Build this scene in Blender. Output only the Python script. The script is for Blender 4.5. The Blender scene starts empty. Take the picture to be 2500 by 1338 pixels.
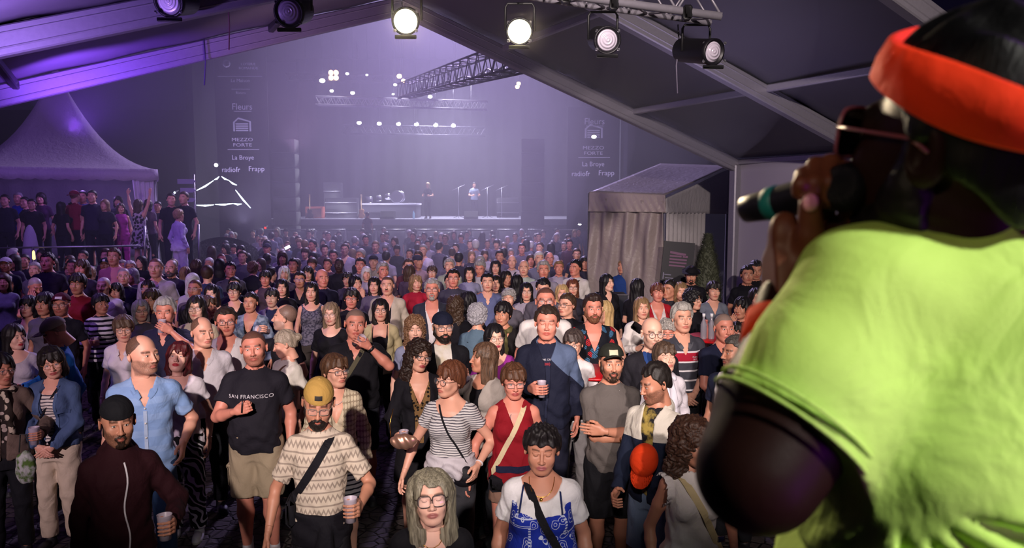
import bpy, math, random, numpy as np
from mathutils import Vector, Matrix
# ---------------------------------------------------------------- camera, world, lights, exposure
FPX = 1850.0; PITCH = math.atan(174 / FPX); CAM_H = 2.85      # focal length in pixels of the 2500 px wide frame
SC = bpy.context.scene
cam = bpy.data.objects.new('camera', bpy.data.cameras.new('camera')); SC.collection.objects.link(cam); SC.camera = cam
cam.location = (0, 0, CAM_H); cam.rotation_euler = (math.pi / 2 - PITCH, 0, 0)
cam.data.sensor_width = 36; cam.data.lens = FPX / 2500 * 36; cam.data.clip_start = .05; cam.data.clip_end = 300
cam.data.dof.use_dof = True; cam.data.dof.focus_distance = 6.5; cam.data.dof.aperture_fstop = 4.0
def at(px, py, Y):
    """the world point seen at pixel (px, py) of the photograph at distance Y"""
    a = (px - 1250) / FPX; b = (669 - py) / FPX; c, s = math.cos(PITCH), math.sin(PITCH)
    d = (a, c + b * s, -s + b * c); t = Y / d[1]; return (d[0] * t, Y, CAM_H + d[2] * t)
world = bpy.data.worlds.new('night_sky'); SC.world = world; world.use_nodes = True
world.node_tree.nodes['Background'].inputs[0].default_value = (.12, .09, .32, 1); world.node_tree.nodes['Background'].inputs[1].default_value = .022
SC.view_settings.view_transform = 'Standard'; SC.view_settings.look = 'None'; SC.view_settings.gamma = 1; SC.view_settings.use_curve_mapping = False
SC.view_settings.exposure = 0.0
def lamp(name, kind, loc, tgt, col, e, size=.2, angle=50, blend=.4):
    d = bpy.data.lights.new(name, kind); o = bpy.data.objects.new(name, d); SC.collection.objects.link(o); o.location = loc
    o.rotation_euler = (Vector(tgt) - Vector(loc)).to_track_quat('-Z', 'Y').to_euler(); d.color = col; d.energy = e
    if kind == 'SPOT': d.spot_size = math.radians(angle); d.spot_blend = blend; d.shadow_soft_size = size
    elif kind == 'AREA': d.size = size
    else: d.shadow_soft_size = size
    return o
SC.cycles.use_adaptive_sampling = True; SC.cycles.adaptive_threshold = .045; SC.cycles.max_bounces = 6; SC.cycles.diffuse_bounces = 3; SC.cycles.glossy_bounces = 3; SC.cycles.volume_bounces = 0; SC.cycles.use_denoising = True
# the audience lights over the podium: three warm beams above the camera
lamp('audience_beam_left', 'SPOT', (-4.0, -5.0, 4.9), (-4.7, 10.5, 1.9), (1, .74, .84), 3200, .14, 33, .7)
lamp('audience_beam_centre', 'SPOT', (-.8, -5.0, 5.9), (-.9, 9.5, 1.9), (1, .84, .78), 7000, .14, 31, .65)
lamp('audience_beam_right', 'SPOT', (1.4, -5.0, 5.9), (2.2, 10.0, 2.1), (1, .84, .77), 5800, .14, 31, .65)
# the two lit theatre lamps shine back at the podium
lamp('theatre_beam_a', 'SPOT', (-.84, 5.85, 4.24), (.4, 1.1, 2.75), (1, .78, .50), 420, .09, 34, .6)
lamp('theatre_beam_b', 'SPOT', (.07, 5.85, 4.16), (.5, 1.1, 2.75), (1, .78, .50), 320, .09, 34, .6)
lamp('stage_wash_purple', 'AREA', (-7.5, 9, 6.0), (-5, 16, 1), (.45, .22, 1), 150, 1.5)
lamp('beam_uplight_violet', 'SPOT', (-4.25, 7.45, 3.55), (-4.6, 8.6, 4.5), (.28, .09, 1), 420, .06, 120, 1)
lamp('beam_uplight_violet_near', 'SPOT', (-3.5, 5.0, 3.6), (-3.4, 6.1, 4.5), (.45, .25, 1), 170, .06, 120, 1)
lamp('beam_uplight_warm', 'SPOT', (-2.2, 7.6, 3.4), (-2.2, 9.8, 5.3), (.85, .5, .8), 130, .1, 110, 1)
lamp('roof_fill', 'AREA', (2.2, 8.6, 3.2), (3.2, 9.6, 6), (.60, .50, .85), 20, 1.6)  # added unseen fill that lifts the dark marquee fabric
lamp('pagoda_light', 'AREA', (-9.5, 14.5, 5.5), (-11.5, 20, 3.2), (.42, .20, 1), 60, 1.0)
lamp('pagoda_inner_light', 'POINT', (-11.4, 20.3, 3.5), (0, 0, 0), (.45, .25, 1), 40, .2)
lamp('haze_spot_stage', 'SPOT', (-2.5, 33.0, 14.0), (-2.2, 21, 3.0), (.66, .52, 1), 24000, .5, 86, .9)
lamp('haze_spot_centre', 'SPOT', (.5, 15, 11.0), (-1.6, 19, 3.0), (.74, .60, 1), 3600, .3, 70, .9)
lamp('stage_floor_wash', 'AREA', (-3.3, 38, 8.6), (-3.3, 37, 2), (.85, .85, 1), 2600, 3.0)
lamp('truss_light_left', 'SPOT', (-7.9, 32.3, 8.4), (-7.9, 33, 7.2), (.95, .95, 1), 260, .05, 80, .5)
lamp('truss_light_mid', 'SPOT', (-4.9, 32.3, 8.2), (-4.9, 33, 7.1), (.95, .95, 1), 260, .05, 60, .5)
lamp('truss_light_right', 'SPOT', (-2.2, 32.3, 8.2), (-2.2, 33, 7.0), (.95, .95, 1), 400, .05, 90, .5)
lamp('banner_fill_left', 'SPOT', (-10.5, 29.5, 2.0), (-11.4, 32.4, 5.0), (.7, .62, 1), 900, .1, 110, .8)  # unseen spots, added before both banners so the lettering stands out
lamp('banner_fill_right', 'SPOT', (3.6, 29.5, 2.0), (3.5, 32.4, 4.6), (.7, .62, 1), 400, .1, 90, .8)
lamp('singer_white_spot', 'SPOT', (2.3, -2.0, 5.0), (.85, .95, 2.5), (1, .97, .88), 820, .12, 25, .8)
lamp('singer_violet_spot', 'SPOT', (1.9, -.6, 2.0), (.45, .95, 2.4), (.55, .03, 1), 40, .15, 75, .6)
lamp('singer_violet_top', 'SPOT', (2.4, .9, 4.3), (.65, .85, 2.95), (.45, .06, 1), 110, .12, 50, .6)
lamp('hand_fill', 'SPOT', (-2.6, -1.4, 4.2), (.40, .97, 2.83), (1, .76, .52), 110, .05, 7.5, .6)  # narrow lamp added on the singer's hand in place of beam spill
lamp('stage_front_light', 'SPOT', (-3.6, 36.6, 9.8), (-3.6, 36.2, 2.1), (.92, .92, 1), 2600, .2, 75, .5)
# ---------------------------------------------------------------- helpers: fields on grids -> meshes
C = bpy.context.scene.collection
PI = math.pi
def lerp(a, b, t): return a + (b - a) * t
V3 = lambda *a: np.array(a, dtype=np.float64)
class G:
    """A regular grid that collects a distance field from smooth-blended shapes."""
    def __init__(s, lo, hi, h):
        s.lo = np.array(lo, float); s.h = h
        s.n = np.maximum(np.ceil((np.array(hi, float) - s.lo) / h).astype(int) + 1, 4)
        s.ax = [(s.lo[i] + h * np.arange(s.n[i])).astype(np.float32) for i in range(3)]
        s.F = np.full(tuple(s.n), 1.0, np.float32)
    def sub(s, lo, hi, pad=0.0):
        sl = []
        for i in range(3):
            a = int(np.floor((lo[i] - pad - s.lo[i]) / s.h)); b = int(np.ceil((hi[i] + pad - s.lo[i]) / s.h)) + 1
            a = min(max(a, 0), s.n[i]); b = min(max(b, 0), s.n[i])
            if b <= a: return None, None
            sl.append(slice(a, b))
        x = s.ax[0][sl[0]][:, None, None]; y = s.ax[1][sl[1]][None, :, None]; z = s.ax[2][sl[2]][None, None, :]
        return tuple(sl), (x, y, z)
    def all(s):
        return s.ax[0][:, None, None], s.ax[1][None, :, None], s.ax[2][None, None, :]
    def put(s, sl, d, k, op='u'):
        F = s.F[sl]
        if op == 'u':
            if k > 0:
                m = np.clip(0.5 + 0.5 * (F - d) / k, 0, 1); s.F[sl] = F * (1 - m) + d * m - k * m * (1 - m)
            else: s.F[sl] = np.minimum(F, d)
        elif op == 's':
            d = -d
            if k > 0:
                m = np.clip(0.5 - 0.5 * (F - d) / k, 0, 1); s.F[sl] = F * (1 - m) + d * m + k * m * (1 - m)
            else: s.F[sl] = np.maximum(F, d)
    def cap(s, a, b, r1, r2=None, k=0.02, op='u', sq=None):
        a = np.asarray(a, float); b = np.asarray(b, float); r2 = r1 if r2 is None else r2
        pad = max(r1, r2) + k * 1.5 + s.h * 2
        sl, P = s.sub(np.minimum(a, b), np.maximum(a, b), pad)
        if sl is None: return s
        x, y, z = P; d = b - a; L = float(d @ d) + 1e-12
        t = np.clip(((x - a[0]) * d[0] + (y - a[1]) * d[1] + (z - a[2]) * d[2]) / L, 0, 1)
        q = (x - a[0] - t * d[0]) ** 2 + ((y - a[1] - t * d[1]) * (sq or 1)) ** 2 + (z - a[2] - t * d[2]) ** 2
        s.put(sl, np.sqrt(q) - (r1 + (r2 - r1) * t), k, op); return s
    def ell(s, c, r, k=0.02, op='u', rot=None):
        c = np.asarray(c, float); r = np.asarray(r, float); pad = k * 1.5 + s.h * 2
        R = max(r) if rot is not None else None
        sl, P = s.sub(c - (R if R else r), c + (R if R else r), pad)
        if sl is None: return s
        x, y, z = P[0] - c[0], P[1] - c[1], P[2] - c[2]
        if rot is not None:
            M = np.array(rot)
            x, y, z = M[0, 0] * x + M[1, 0] * y + M[2, 0] * z, M[0, 1] * x + M[1, 1] * y + M[2, 1] * z, M[0, 2] * x + M[1, 2] * y + M[2, 2] * z
        k0 = np.sqrt((x / r[0]) ** 2 + (y / r[1]) ** 2 + (z / r[2]) ** 2); k1 = np.sqrt((x / r[0] ** 2) ** 2 + (y / r[1] ** 2) ** 2 + (z / r[2] ** 2) ** 2) + 1e-6
        s.put(sl, k0 * (k0 - 1) / k1, k, op); return s
    def loft(s, zs, ws, ds, cy=None, cx=None, k=0.03, op='u', off=0.0, n=2.0, ztop=0.0):
        zs = np.asarray(zs, float); z0, z1 = zs[0], zs[-1]
        W = max(ws) + off; D = max(ds) + off; cyv = cy if cy is not None else [0] * len(zs); cxv = cx if cx is not None else [0] * len(zs)
        lo = (min(cxv) - W, min(cyv) - D, z0); hi = (max(cxv) + W, max(cyv) + D, z1)
        sl, P = s.sub(lo, hi, k * 1.5 + s.h * 2 + off)
        if sl is None: return s
        x, y, z = P; zc = z[0, 0, :]
        w = (np.interp(zc, zs, ws) + off).astype(np.float32)[None, None, :]; d = (np.interp(zc, zs, ds) + off).astype(np.float32)[None, None, :]
        y0 = np.interp(zc, zs, cyv).astype(np.float32)[None, None, :]; x0 = np.interp(zc, zs, cxv).astype(np.float32)[None, None, :]
        q = (np.abs((x - x0) / w) ** n + np.abs((y - y0) / d) ** n) ** (1.0 / n)
        m = np.minimum(w, d); f = (q - 1) * m
        f = np.maximum(f, np.maximum(z0 - off - z, z - z1 - off)); s.put(sl, f.astype(np.float32), k, op); return s
    def clip(s, fn, k=0.0):
        x, y, z = s.all(); d = fn(x, y, z)
        s.F = np.maximum(s.F, d.astype(np.float32)) if k == 0 else smax(s.F, d.astype(np.float32), k); return s
    def disp(s, fn):
        x, y, z = s.all(); s.F = (s.F + fn(x, y, z)).astype(np.float32); return s
    def mesh(s):
        F = s.F; F[0] = F[-1] = 1e-3 + abs(F[0]); F[:, 0] = np.abs(F[:, 0]) + 1e-3; F[:, -1] = np.abs(F[:, -1]) + 1e-3
        F[:, :, 0] = np.abs(F[:, :, 0]) + 1e-3; F[:, :, -1] = np.abs(F[:, :, -1]) + 1e-3
        S = F < 0
        nx, ny, nz = F.shape
        c = np.zeros((nx - 1, ny - 1, nz - 1), np.int8)
        for i in (0, 1):
            for j in (0, 1):
                for k in (0, 1): c += S[i:nx - 1 + i, j:ny - 1 + j, k:nz - 1 + k]
        act = (c > 0) & (c < 8)
        I = np.argwhere(act)
        if len(I) == 0: return np.zeros((0, 3)), np.zeros((0, 4), int)
        idx = np.full(act.shape, -1, np.int64); idx[act] = np.arange(len(I))
        acc = np.zeros((len(I), 3)); cnt = np.zeros(len(I))
        co = [(i, j, k) for i in (0, 1) for j in (0, 1) for k in (0, 1)]
        val = {o: F[I[:, 0] + o[0], I[:, 1] + o[1], I[:, 2] + o[2]].astype(float) for o in co}
        for a in co:
            for ax in range(3):
                if a[ax] == 0:
                    b = list(a); b[ax] = 1; b = tuple(b)
                    fa, fb = val[a], val[b]; m = (fa < 0) != (fb < 0)
                    t = np.where(m, fa / np.where(m, fa - fb, 1), 0)
                    p = np.zeros((len(I), 3)); p[:] = a; p[:, ax] += t
                    acc[m] += p[m]; cnt[m] += 1
        v = s.lo + (I + acc / cnt[:, None]) * s.h
        Q = []
        for ax in range(3):
            o1, o2 = [(1, 2), (2, 0), (0, 1)][ax]
            sa = [slice(None)] * 3; sb = [slice(None)] * 3; sa[ax] = slice(0, -1); sb[ax] = slice(1, None)
            A = S[tuple(sa)]; B = S[tuple(sb)]
            E = np.argwhere(A != B)
            E = E[(E[:, o1] > 0) & (E[:, o2] > 0) & (E[:, o1] < S.shape[o1] - 1) & (E[:, o2] < S.shape[o2] - 1)]
            if len(E) == 0: continue
            ins = A[E[:, 0], E[:, 1], E[:, 2]]
            def at(d1, d2):
                e = E.copy(); e[:, o1] -= d1; e[:, o2] -= d2; return idx[e[:, 0], e[:, 1], e[:, 2]]
            q = np.stack([at(1, 1), at(0, 1), at(0, 0), at(1, 0)], 1)
            q[~ins] = q[~ins][:, ::-1]; Q.append(q)
        return v, np.concatenate(Q)
def smax(a, b, k):
    m = np.clip(0.5 - 0.5 * (a - b) / k, 0, 1); return a * (1 - m) + b * m + k * m * (1 - m)
def ssn(e0, e1, x):
    t = np.clip((x - e0) / (e1 - e0), 0, 1); return t * t * (3 - 2 * t)
def wob(x, y, z, f, s=0.0):
    return (np.sin(f * (x + .6 * y) + s) * np.sin(f * (.83 * z - .3 * x) + 1.7 * s + 1.1 * np.sin(f * .5 * y + s)) + .5 * np.sin(f * 2.1 * (.5 * x - y + .4 * z) + 2.3 * s))
def rotm(yaw=0, pitch=0, roll=0):
    cy, sy, cp, sp, cr, sr = math.cos(yaw), math.sin(yaw), math.cos(pitch), math.sin(pitch), math.cos(roll), math.sin(roll)
    return np.array([[cy, -sy, 0], [sy, cy, 0], [0, 0, 1]]) @ np.array([[1, 0, 0], [0, cp, -sp], [0, sp, cp]]) @ np.array([[cr, 0, sr], [0, 1, 0], [-sr, 0, cr]])
class M:
    """verts + faces + material index + a colour attribute, joined before it becomes ONE mesh."""
    def __init__(s): s.v = []; s.f = []; s.mi = []; s.c = []; s.n = 0
    def add(s, v, f, mi=0, col=None):
        v = np.asarray(v, float)
        if len(v) == 0: return s
        s.v.append(v); s.c.append(np.zeros((len(v), 4)) if col is None else col)
        f = [tuple(int(i) + s.n for i in q) for q in (f.tolist() if hasattr(f, 'tolist') else f)]
        s.f += f; s.mi += [mi] * len(f); s.n += len(v); return s
    def xf(s, R=None, t=(0, 0, 0), sc=1.0):
        o = M(); o.f = list(s.f); o.mi = list(s.mi); o.n = s.n; o.c = [c.copy() for c in s.c]
        for v in s.v:
            q = v * sc
            if R is not None: q = q @ np.asarray(R).T
            o.v.append(q + np.asarray(t, float))
        if R is not None and np.linalg.det(np.asarray(R)) < 0: o.f = [q[::-1] for q in o.f]
        return o
    def join(s, o, dmi=0):
        for v, c in zip(o.v, o.c): s.v.append(v); s.c.append(c)
        s.f += [tuple(i + s.n for i in q) for q in o.f]; s.mi += [m + dmi for m in o.mi]; s.n += o.n; return s
    def data(s, name, smooth=True):
        me = bpy.data.meshes.new(name)
        v = np.concatenate(s.v) if s.v else np.zeros((0, 3))
        f = s.f; nl = sum(len(q) for q in f)
        me.vertices.add(len(v)); me.vertices.foreach_set('co', v.astype(np.float32).ravel())
        me.loops.add(nl); me.polygons.add(len(f))
        me.loops.foreach_set('vertex_index', np.fromiter((i for q in f for i in q), np.int32, nl))
        ls = np.zeros(len(f), np.int32); ls[1:] = np.cumsum([len(q) for q in f])[:-1]
        me.polygons.foreach_set('loop_start', ls)
        me.polygons.foreach_set('material_index', np.array(s.mi, np.int32))
        me.update(calc_edges=True)
        me.polygons.foreach_set('use_smooth', np.full(len(f), smooth))
        c = np.concatenate(s.c) if s.c else None
        if c is not None and c.any():
            a = me.color_attributes.new('mark', 'FLOAT_COLOR', 'POINT'); a.data.foreach_set('color', c.astype(np.float32).ravel())
        me.validate(); return me
# simple solid shapes
def box(c, s, R=None):
    v = np.array([(x, y, z) for x in (-.5, .5) for y in (-.5, .5) for z in (-.5, .5)]) * np.array(s, float)
    if R is not None: v = v @ np.asarray(R).T
    return v + np.array(c, float), [(0, 1, 3, 2), (4, 6, 7, 5), (0, 4, 5, 1), (2, 3, 7, 6), (0, 2, 6, 4), (1, 5, 7, 3)]
def bbox_(c, s, b=.01, R=None):
    """box with bevelled edges"""
    s = np.array(s, float); b = min(b, min(s) * .45); v = []; f = []
    h = s / 2
    for sx in (-1, 1):
        for sy in (-1, 1):
            for sz in (-1, 1):
                for ax in range(3):
                    p = np.array([sx * (h[0] - b), sy * (h[1] - b), sz * (h[2] - b)]); p[ax] = (sx, sy, sz)[ax] * h[ax]; v.append(p)
    ci = lambda sx, sy, sz, ax: ((sx * 4 + sy * 2 + sz) * 3 + ax)
    for ax in range(3):
        o = [i for i in range(3) if i != ax]
        for sg in (0, 1):
            q = []
            for a, b2 in ((0, 0), (1, 0), (1, 1), (0, 1)):
                k = [0, 0, 0]; k[ax] = sg; k[o[0]] = a; k[o[1]] = b2; q.append(ci(*k, ax))
            if (sg == 0) != (ax == 1): q = q[::-1]
            f.append(tuple(q))
    for ax in range(3):
        o = [i for i in range(3) if i != ax]
        for a in (0, 1):
            for b2 in (0, 1):
                k0 = [0, 0, 0]; k1 = [0, 0, 0]; k0[ax] = 0; k1[ax] = 1; k0[o[0]] = k1[o[0]] = a; k0[o[1]] = k1[o[1]] = b2
                f.append((ci(*k0, o[0]), ci(*k1, o[0]), ci(*k1, o[1]), ci(*k0, o[1])))
    for sx in (0, 1):
        for sy in (0, 1):
            for sz in (0, 1): f.append(tuple(ci(sx, sy, sz, a) for a in range(3)))
    v = np.array(v)
    if R is not None: v = v @ np.asarray(R).T
    return v + np.array(c, float), f
def tube(pts, r, n=8, cap=True, closed=False):
    pts = [np.array(p, float) for p in pts]; m = len(pts); rr = r if hasattr(r, '__len__') else [r] * m
    v = []; f = []; ref = None
    for i, p in enumerate(pts):
        if closed: t = pts[(i + 1) % m] - pts[i - 1]
        else: t = pts[min(i + 1, m - 1)] - pts[max(i - 1, 0)]
        t = t / (np.linalg.norm(t) + 1e-9)
        if ref is None: ref = V3(0, 0, 1) if abs(t[2]) < .9 else V3(1, 0, 0)
        a = np.cross(t, ref); a /= np.linalg.norm(a) + 1e-9; b = np.cross(t, a); ref = np.cross(a, t) if False else b * -1 if False else ref
        a0 = a
        if i > 0:
            a0 = pa - t * (pa @ t); a0 /= np.linalg.norm(a0) + 1e-9
        pa = a0; b = np.cross(t, a0)
        for k in range(n):
            th = 2 * PI * k / n; v.append(p + rr[i] * (math.cos(th) * a0 + math.sin(th) * b))
    for i in range(m if closed else m - 1):
        j = (i + 1) % m
        for k in range(n): f.append((i * n + k, i * n + (k + 1) % n, j * n + (k + 1) % n, j * n + k))
    if cap and not closed: f.append(tuple(range(n - 1, -1, -1))); f.append(tuple((m - 1) * n + k for k in range(n)))
    return np.array(v), f
def ribbon(pts, nrm, w, th=.003):
    """a flat strap along pts, its flat side facing nrm (per point)"""
    pts = [np.array(p, float) for p in pts]; v = []; f = []; m = len(pts)
    for i, p in enumerate(pts):
        t = pts[min(i + 1, m - 1)] - pts[max(i - 1, 0)]; t /= np.linalg.norm(t) + 1e-9
        n_ = np.array(nrm[i], float); n_ -= t * (n_ @ t); n_ /= np.linalg.norm(n_) + 1e-9; s = np.cross(t, n_)
        for a, b in ((-1, -1), (1, -1), (1, 1), (-1, 1)): v.append(p + s * a * w / 2 + n_ * b * th / 2)
    for i in range(m - 1):
        for k in range(4): f.append((i * 4 + k, i * 4 + (k + 1) % 4, i * 4 + 4 + (k + 1) % 4, i * 4 + 4 + k))
    f.append((3, 2, 1, 0)); f.append(tuple((m - 1) * 4 + k for k in range(4)))
    return np.array(v), f
def lathe(prof, n=20, c=(0, 0, 0), axis=None):
    v = []; f = []; m = len(prof)
    for r, z in prof:
        for k in range(n): th = 2 * PI * k / n; v.append((r * math.cos(th), r * math.sin(th), z))
    for i in range(m - 1):
        for k in range(n): f.append((i * n + k, i * n + (k + 1) % n, (i + 1) * n + (k + 1) % n, (i + 1) * n + k))
    f.append(tuple(range(n - 1, -1, -1))); f.append(tuple((m - 1) * n + k for k in range(n)))
    v = np.array(v)
    if axis is not None:
        a = np.array(axis, float); a /= np.linalg.norm(a); u = np.cross(V3(0, 0, 1) if abs(a[2]) < .95 else V3(1, 0, 0), a); u /= np.linalg.norm(u)
        v = v @ np.array([u, np.cross(a, u), a])
    return v + np.array(c, float), f
def obj(name, m, mats, parent=None, smooth=True, loc=None):
    me = m if isinstance(m, bpy.types.Mesh) else m.data(name, smooth)
    mats = mats if isinstance(mats, (list, tuple)) else [mats]
    if not me.materials:
        for q in mats: me.materials.append(q)
    o = bpy.data.objects.new(name, me); C.objects.link(o)
    for i, q in enumerate(mats):
        if i < len(o.material_slots) and me.materials[i] != q: o.material_slots[i].link = 'OBJECT'; o.material_slots[i].material = q
    if parent is not None: o.parent = parent
    if loc is not None: o.location = loc
    return o
def tag(o, label, cat, group=None, kind=None):
    if label: o['label'] = label
    if cat: o['category'] = cat
    if group: o['group'] = group
    if kind: o['kind'] = kind
    return o
def thing(name, label, cat, loc=(0, 0, 0), rz=0.0, group=None):
    o = bpy.data.objects.new(name, None); C.objects.link(o); o.location = loc; o.rotation_euler = (0, 0, rz); o.empty_display_size = .1
    return tag(o, label, cat, group)
def struct(name, m, mats, smooth=False):
    o = obj(name, m, mats, smooth=smooth); o['kind'] = 'structure'; return o
# ---------------------------------------------------------------- materials
MC = {}
def srgb(c):
    if isinstance(c, str): c = tuple(int(c[i:i + 2], 16) / 255 for i in (0, 2, 4))
    return tuple((x / 12.92 if x <= .04045 else ((x + .055) / 1.055) ** 2.4) for x in c) + (1,)
class NT:
    def __init__(s, name):
        s.m = bpy.data.materials.new(name); s.m.use_nodes = True; s.t = s.m.node_tree; s.b = s.t.nodes['Principled BSDF']; s.out = s.t.nodes['Material Output']
    def n(s, t, **k):
        q = s.t.nodes.new(t)
        for a, b in k.items():
            if a == 'ins':
                for i, v in b.items():
                    if isinstance(v, bpy.types.NodeSocket): s.t.links.new(v, q.inputs[i])
                    else: q.inputs[i].default_value = v
            else: setattr(q, a, b)
        return q
    def link(s, a, b): s.t.links.new(a, b)
    def mix(s, fac, a, b, blend='MIX'):
        q = s.n('ShaderNodeMix', data_type='RGBA', blend_type=blend)
        for i, v in ((0, fac), (6, a), (7, b)):
            if isinstance(v, bpy.types.NodeSocket): s.link(v, q.inputs[i])
            else: q.inputs[i].default_value = v
        return q.outputs[2]
    def math(s, op, a, b=0.0, c=None):
        q = s.n('ShaderNodeMath', operation=op)
        for i, v in enumerate((a, b) if c is None else (a, b, c)):
            if isinstance(v, bpy.types.NodeSocket): s.link(v, q.inputs[i])
            else: q.inputs[i].default_value = v
        return q.outputs[0]
    def coord(s, scale=(1, 1, 1), loc=(0, 0, 0), rot=(0, 0, 0), kind='Object'):
        tc = s.n('ShaderNodeTexCoord'); mp = s.n('ShaderNodeMapping', ins={0: tc.outputs[kind]}); mp.inputs['Scale'].default_value = scale
        mp.inputs['Location'].default_value = loc; mp.inputs['Rotation'].default_value = rot; return mp.outputs[0]
    def noise(s, sc, detail=3, vec=None, rough=.5, dist=0.0):
        q = s.n('ShaderNodeTexNoise'); q.inputs['Scale'].default_value = sc; q.inputs['Detail'].default_value = detail; q.inputs['Roughness'].default_value = rough; q.inputs['Distortion'].default_value = dist
        if vec is not None: s.link(vec, q.inputs[0])
        return q
    def step(s, v, a, b):
        q = s.n('ShaderNodeMapRange', ins={0: v}); q.inputs[1].default_value = a; q.inputs[2].default_value = b; return q.outputs[0]
    def bump(s, h, st, dist=.01):
        q = s.n('ShaderNodeBump', ins={'Height': h}); q.inputs['Strength'].default_value = st; q.inputs['Distance'].default_value = dist; s.link(q.outputs[0], s.b.inputs['Normal']); return q
    def setb(s, **k):
        for a, v in k.items():
            i = s.b.inputs[a.replace('_', ' ')]
            if isinstance(v, bpy.types.NodeSocket): s.link(v, i)
            else: i.default_value = v
        return s
def plain(name, col, rough=.6, metal=0.0, bump=0.0, bsc=60, spec=.5, coat=0.0, var=0.0):
    key = ('plain', name, col, rough, metal, bump, bsc, var)
    if key in MC: return MC[key]
    t = NT(name); c = srgb(col); t.setb(Base_Color=c, Roughness=rough, Metallic=metal, Specular_IOR_Level=spec, Coat_Weight=coat)
    if bump or var:
        nz = t.noise(bsc, 3, t.coord())
        if bump: t.bump(nz.outputs[0], bump)
        if var: t.setb(Base_Color=t.mix(nz.outputs[0], tuple(x * (1 - var) for x in c[:3]) + (1,), tuple(min(1, x * (1 + var)) for x in c[:3]) + (1,)))
    MC[key] = t.m; return t.m
def glow(name, col, st):
    key = ('glow', name, col, st)
    if key in MC: return MC[key]
    t = NT(name); t.setb(Base_Color=(0, 0, 0, 1), Emission_Color=srgb(col), Emission_Strength=st); MC[key] = t.m; return t.m
SKIN = {'pale': 'e0b09c', 'fair': 'd6a08a', 'tan': 'bd846c', 'red': 'cd8674', 'brown': '7d4b38', 'dark': '3d241b', 'lit_hand': '6a3a26', 'darkest': '24110e'}
def skin(tone='fair', beard=None, lip=None, scalp=None):
    key = ('skin', tone, beard, lip, scalp)
    if key in MC: return MC[key]
    t = NT('skin_' + tone); c = srgb(SKIN[tone])
    at = t.n('ShaderNodeVertexColor', layer_name='mark'); sp = t.n('ShaderNodeSeparateColor', ins={0: at.outputs[0]})
    nz = t.noise(18, 3, t.coord()); base = t.mix(nz.outputs[0], tuple(x * .9 for x in c[:3]) + (1,), tuple(min(1, x * v) for x, v in zip(c[:3], (1.12, 1.05, 1.03))) + (1,))
    lipc = srgb(lip) if lip else (c[0] * .72, c[1] * .42, c[2] * .45, 1)
    base = t.mix(sp.outputs[0], base, lipc)
    base = t.mix(t.math('MULTIPLY', sp.outputs[2], .75), base, srgb('2a1a12') if not tone.startswith('dark') else (.01, .006, .005, 1))
    if beard:
        n2 = t.noise(420, 2, t.coord()); k = t.math('MULTIPLY', sp.outputs[1], t.step(n2.outputs[0], .25, .6)); base = t.mix(t.math('MULTIPLY', k, .8), base, srgb(beard))
    if scalp:
        n3 = t.noise(1, 3, t.coord((260, 260, 120))); lo_ = .25 if scalp[1] == 'buzz' else .75
        k = t.math('MULTIPLY', t.step(at.outputs[1], lo_ - .12, lo_ + .12), t.step(n3.outputs[0], .1, .42)); base = t.mix(t.math('MULTIPLY', k, .88), base, srgb(scalp[0]))
    t.setb(Base_Color=base, Roughness=.5, Specular_IOR_Level=.45 if tone != 'darkest' else .16)
    t.bump(t.noise(240, 2, t.coord()).outputs[0], .12, .002)
    MC[key] = t.m; return t.m
def hairm(col, col2=None, curly=False):
    key = ('hair', col, col2, curly)
    if key in MC: return MC[key]
    t = NT('hair'); c = srgb(col); c2 = srgb(col2) if col2 else tuple(min(1, x * 1.6 + .008) for x in c[:3]) + (1,)
    vec = t.coord((220, 220, 14) if not curly else (90, 90, 70)); nz = t.noise(1, 4, vec, .6)
    t.setb(Base_Color=t.mix(t.step(nz.outputs[0], .35, .7), tuple(x * .7 for x in c[:3]) + (1,), c2), Roughness=.5, Specular_IOR_Level=.35)
    t.bump(nz.outputs[0], .4, .005); MC[key] = t.m; return t.m
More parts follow.
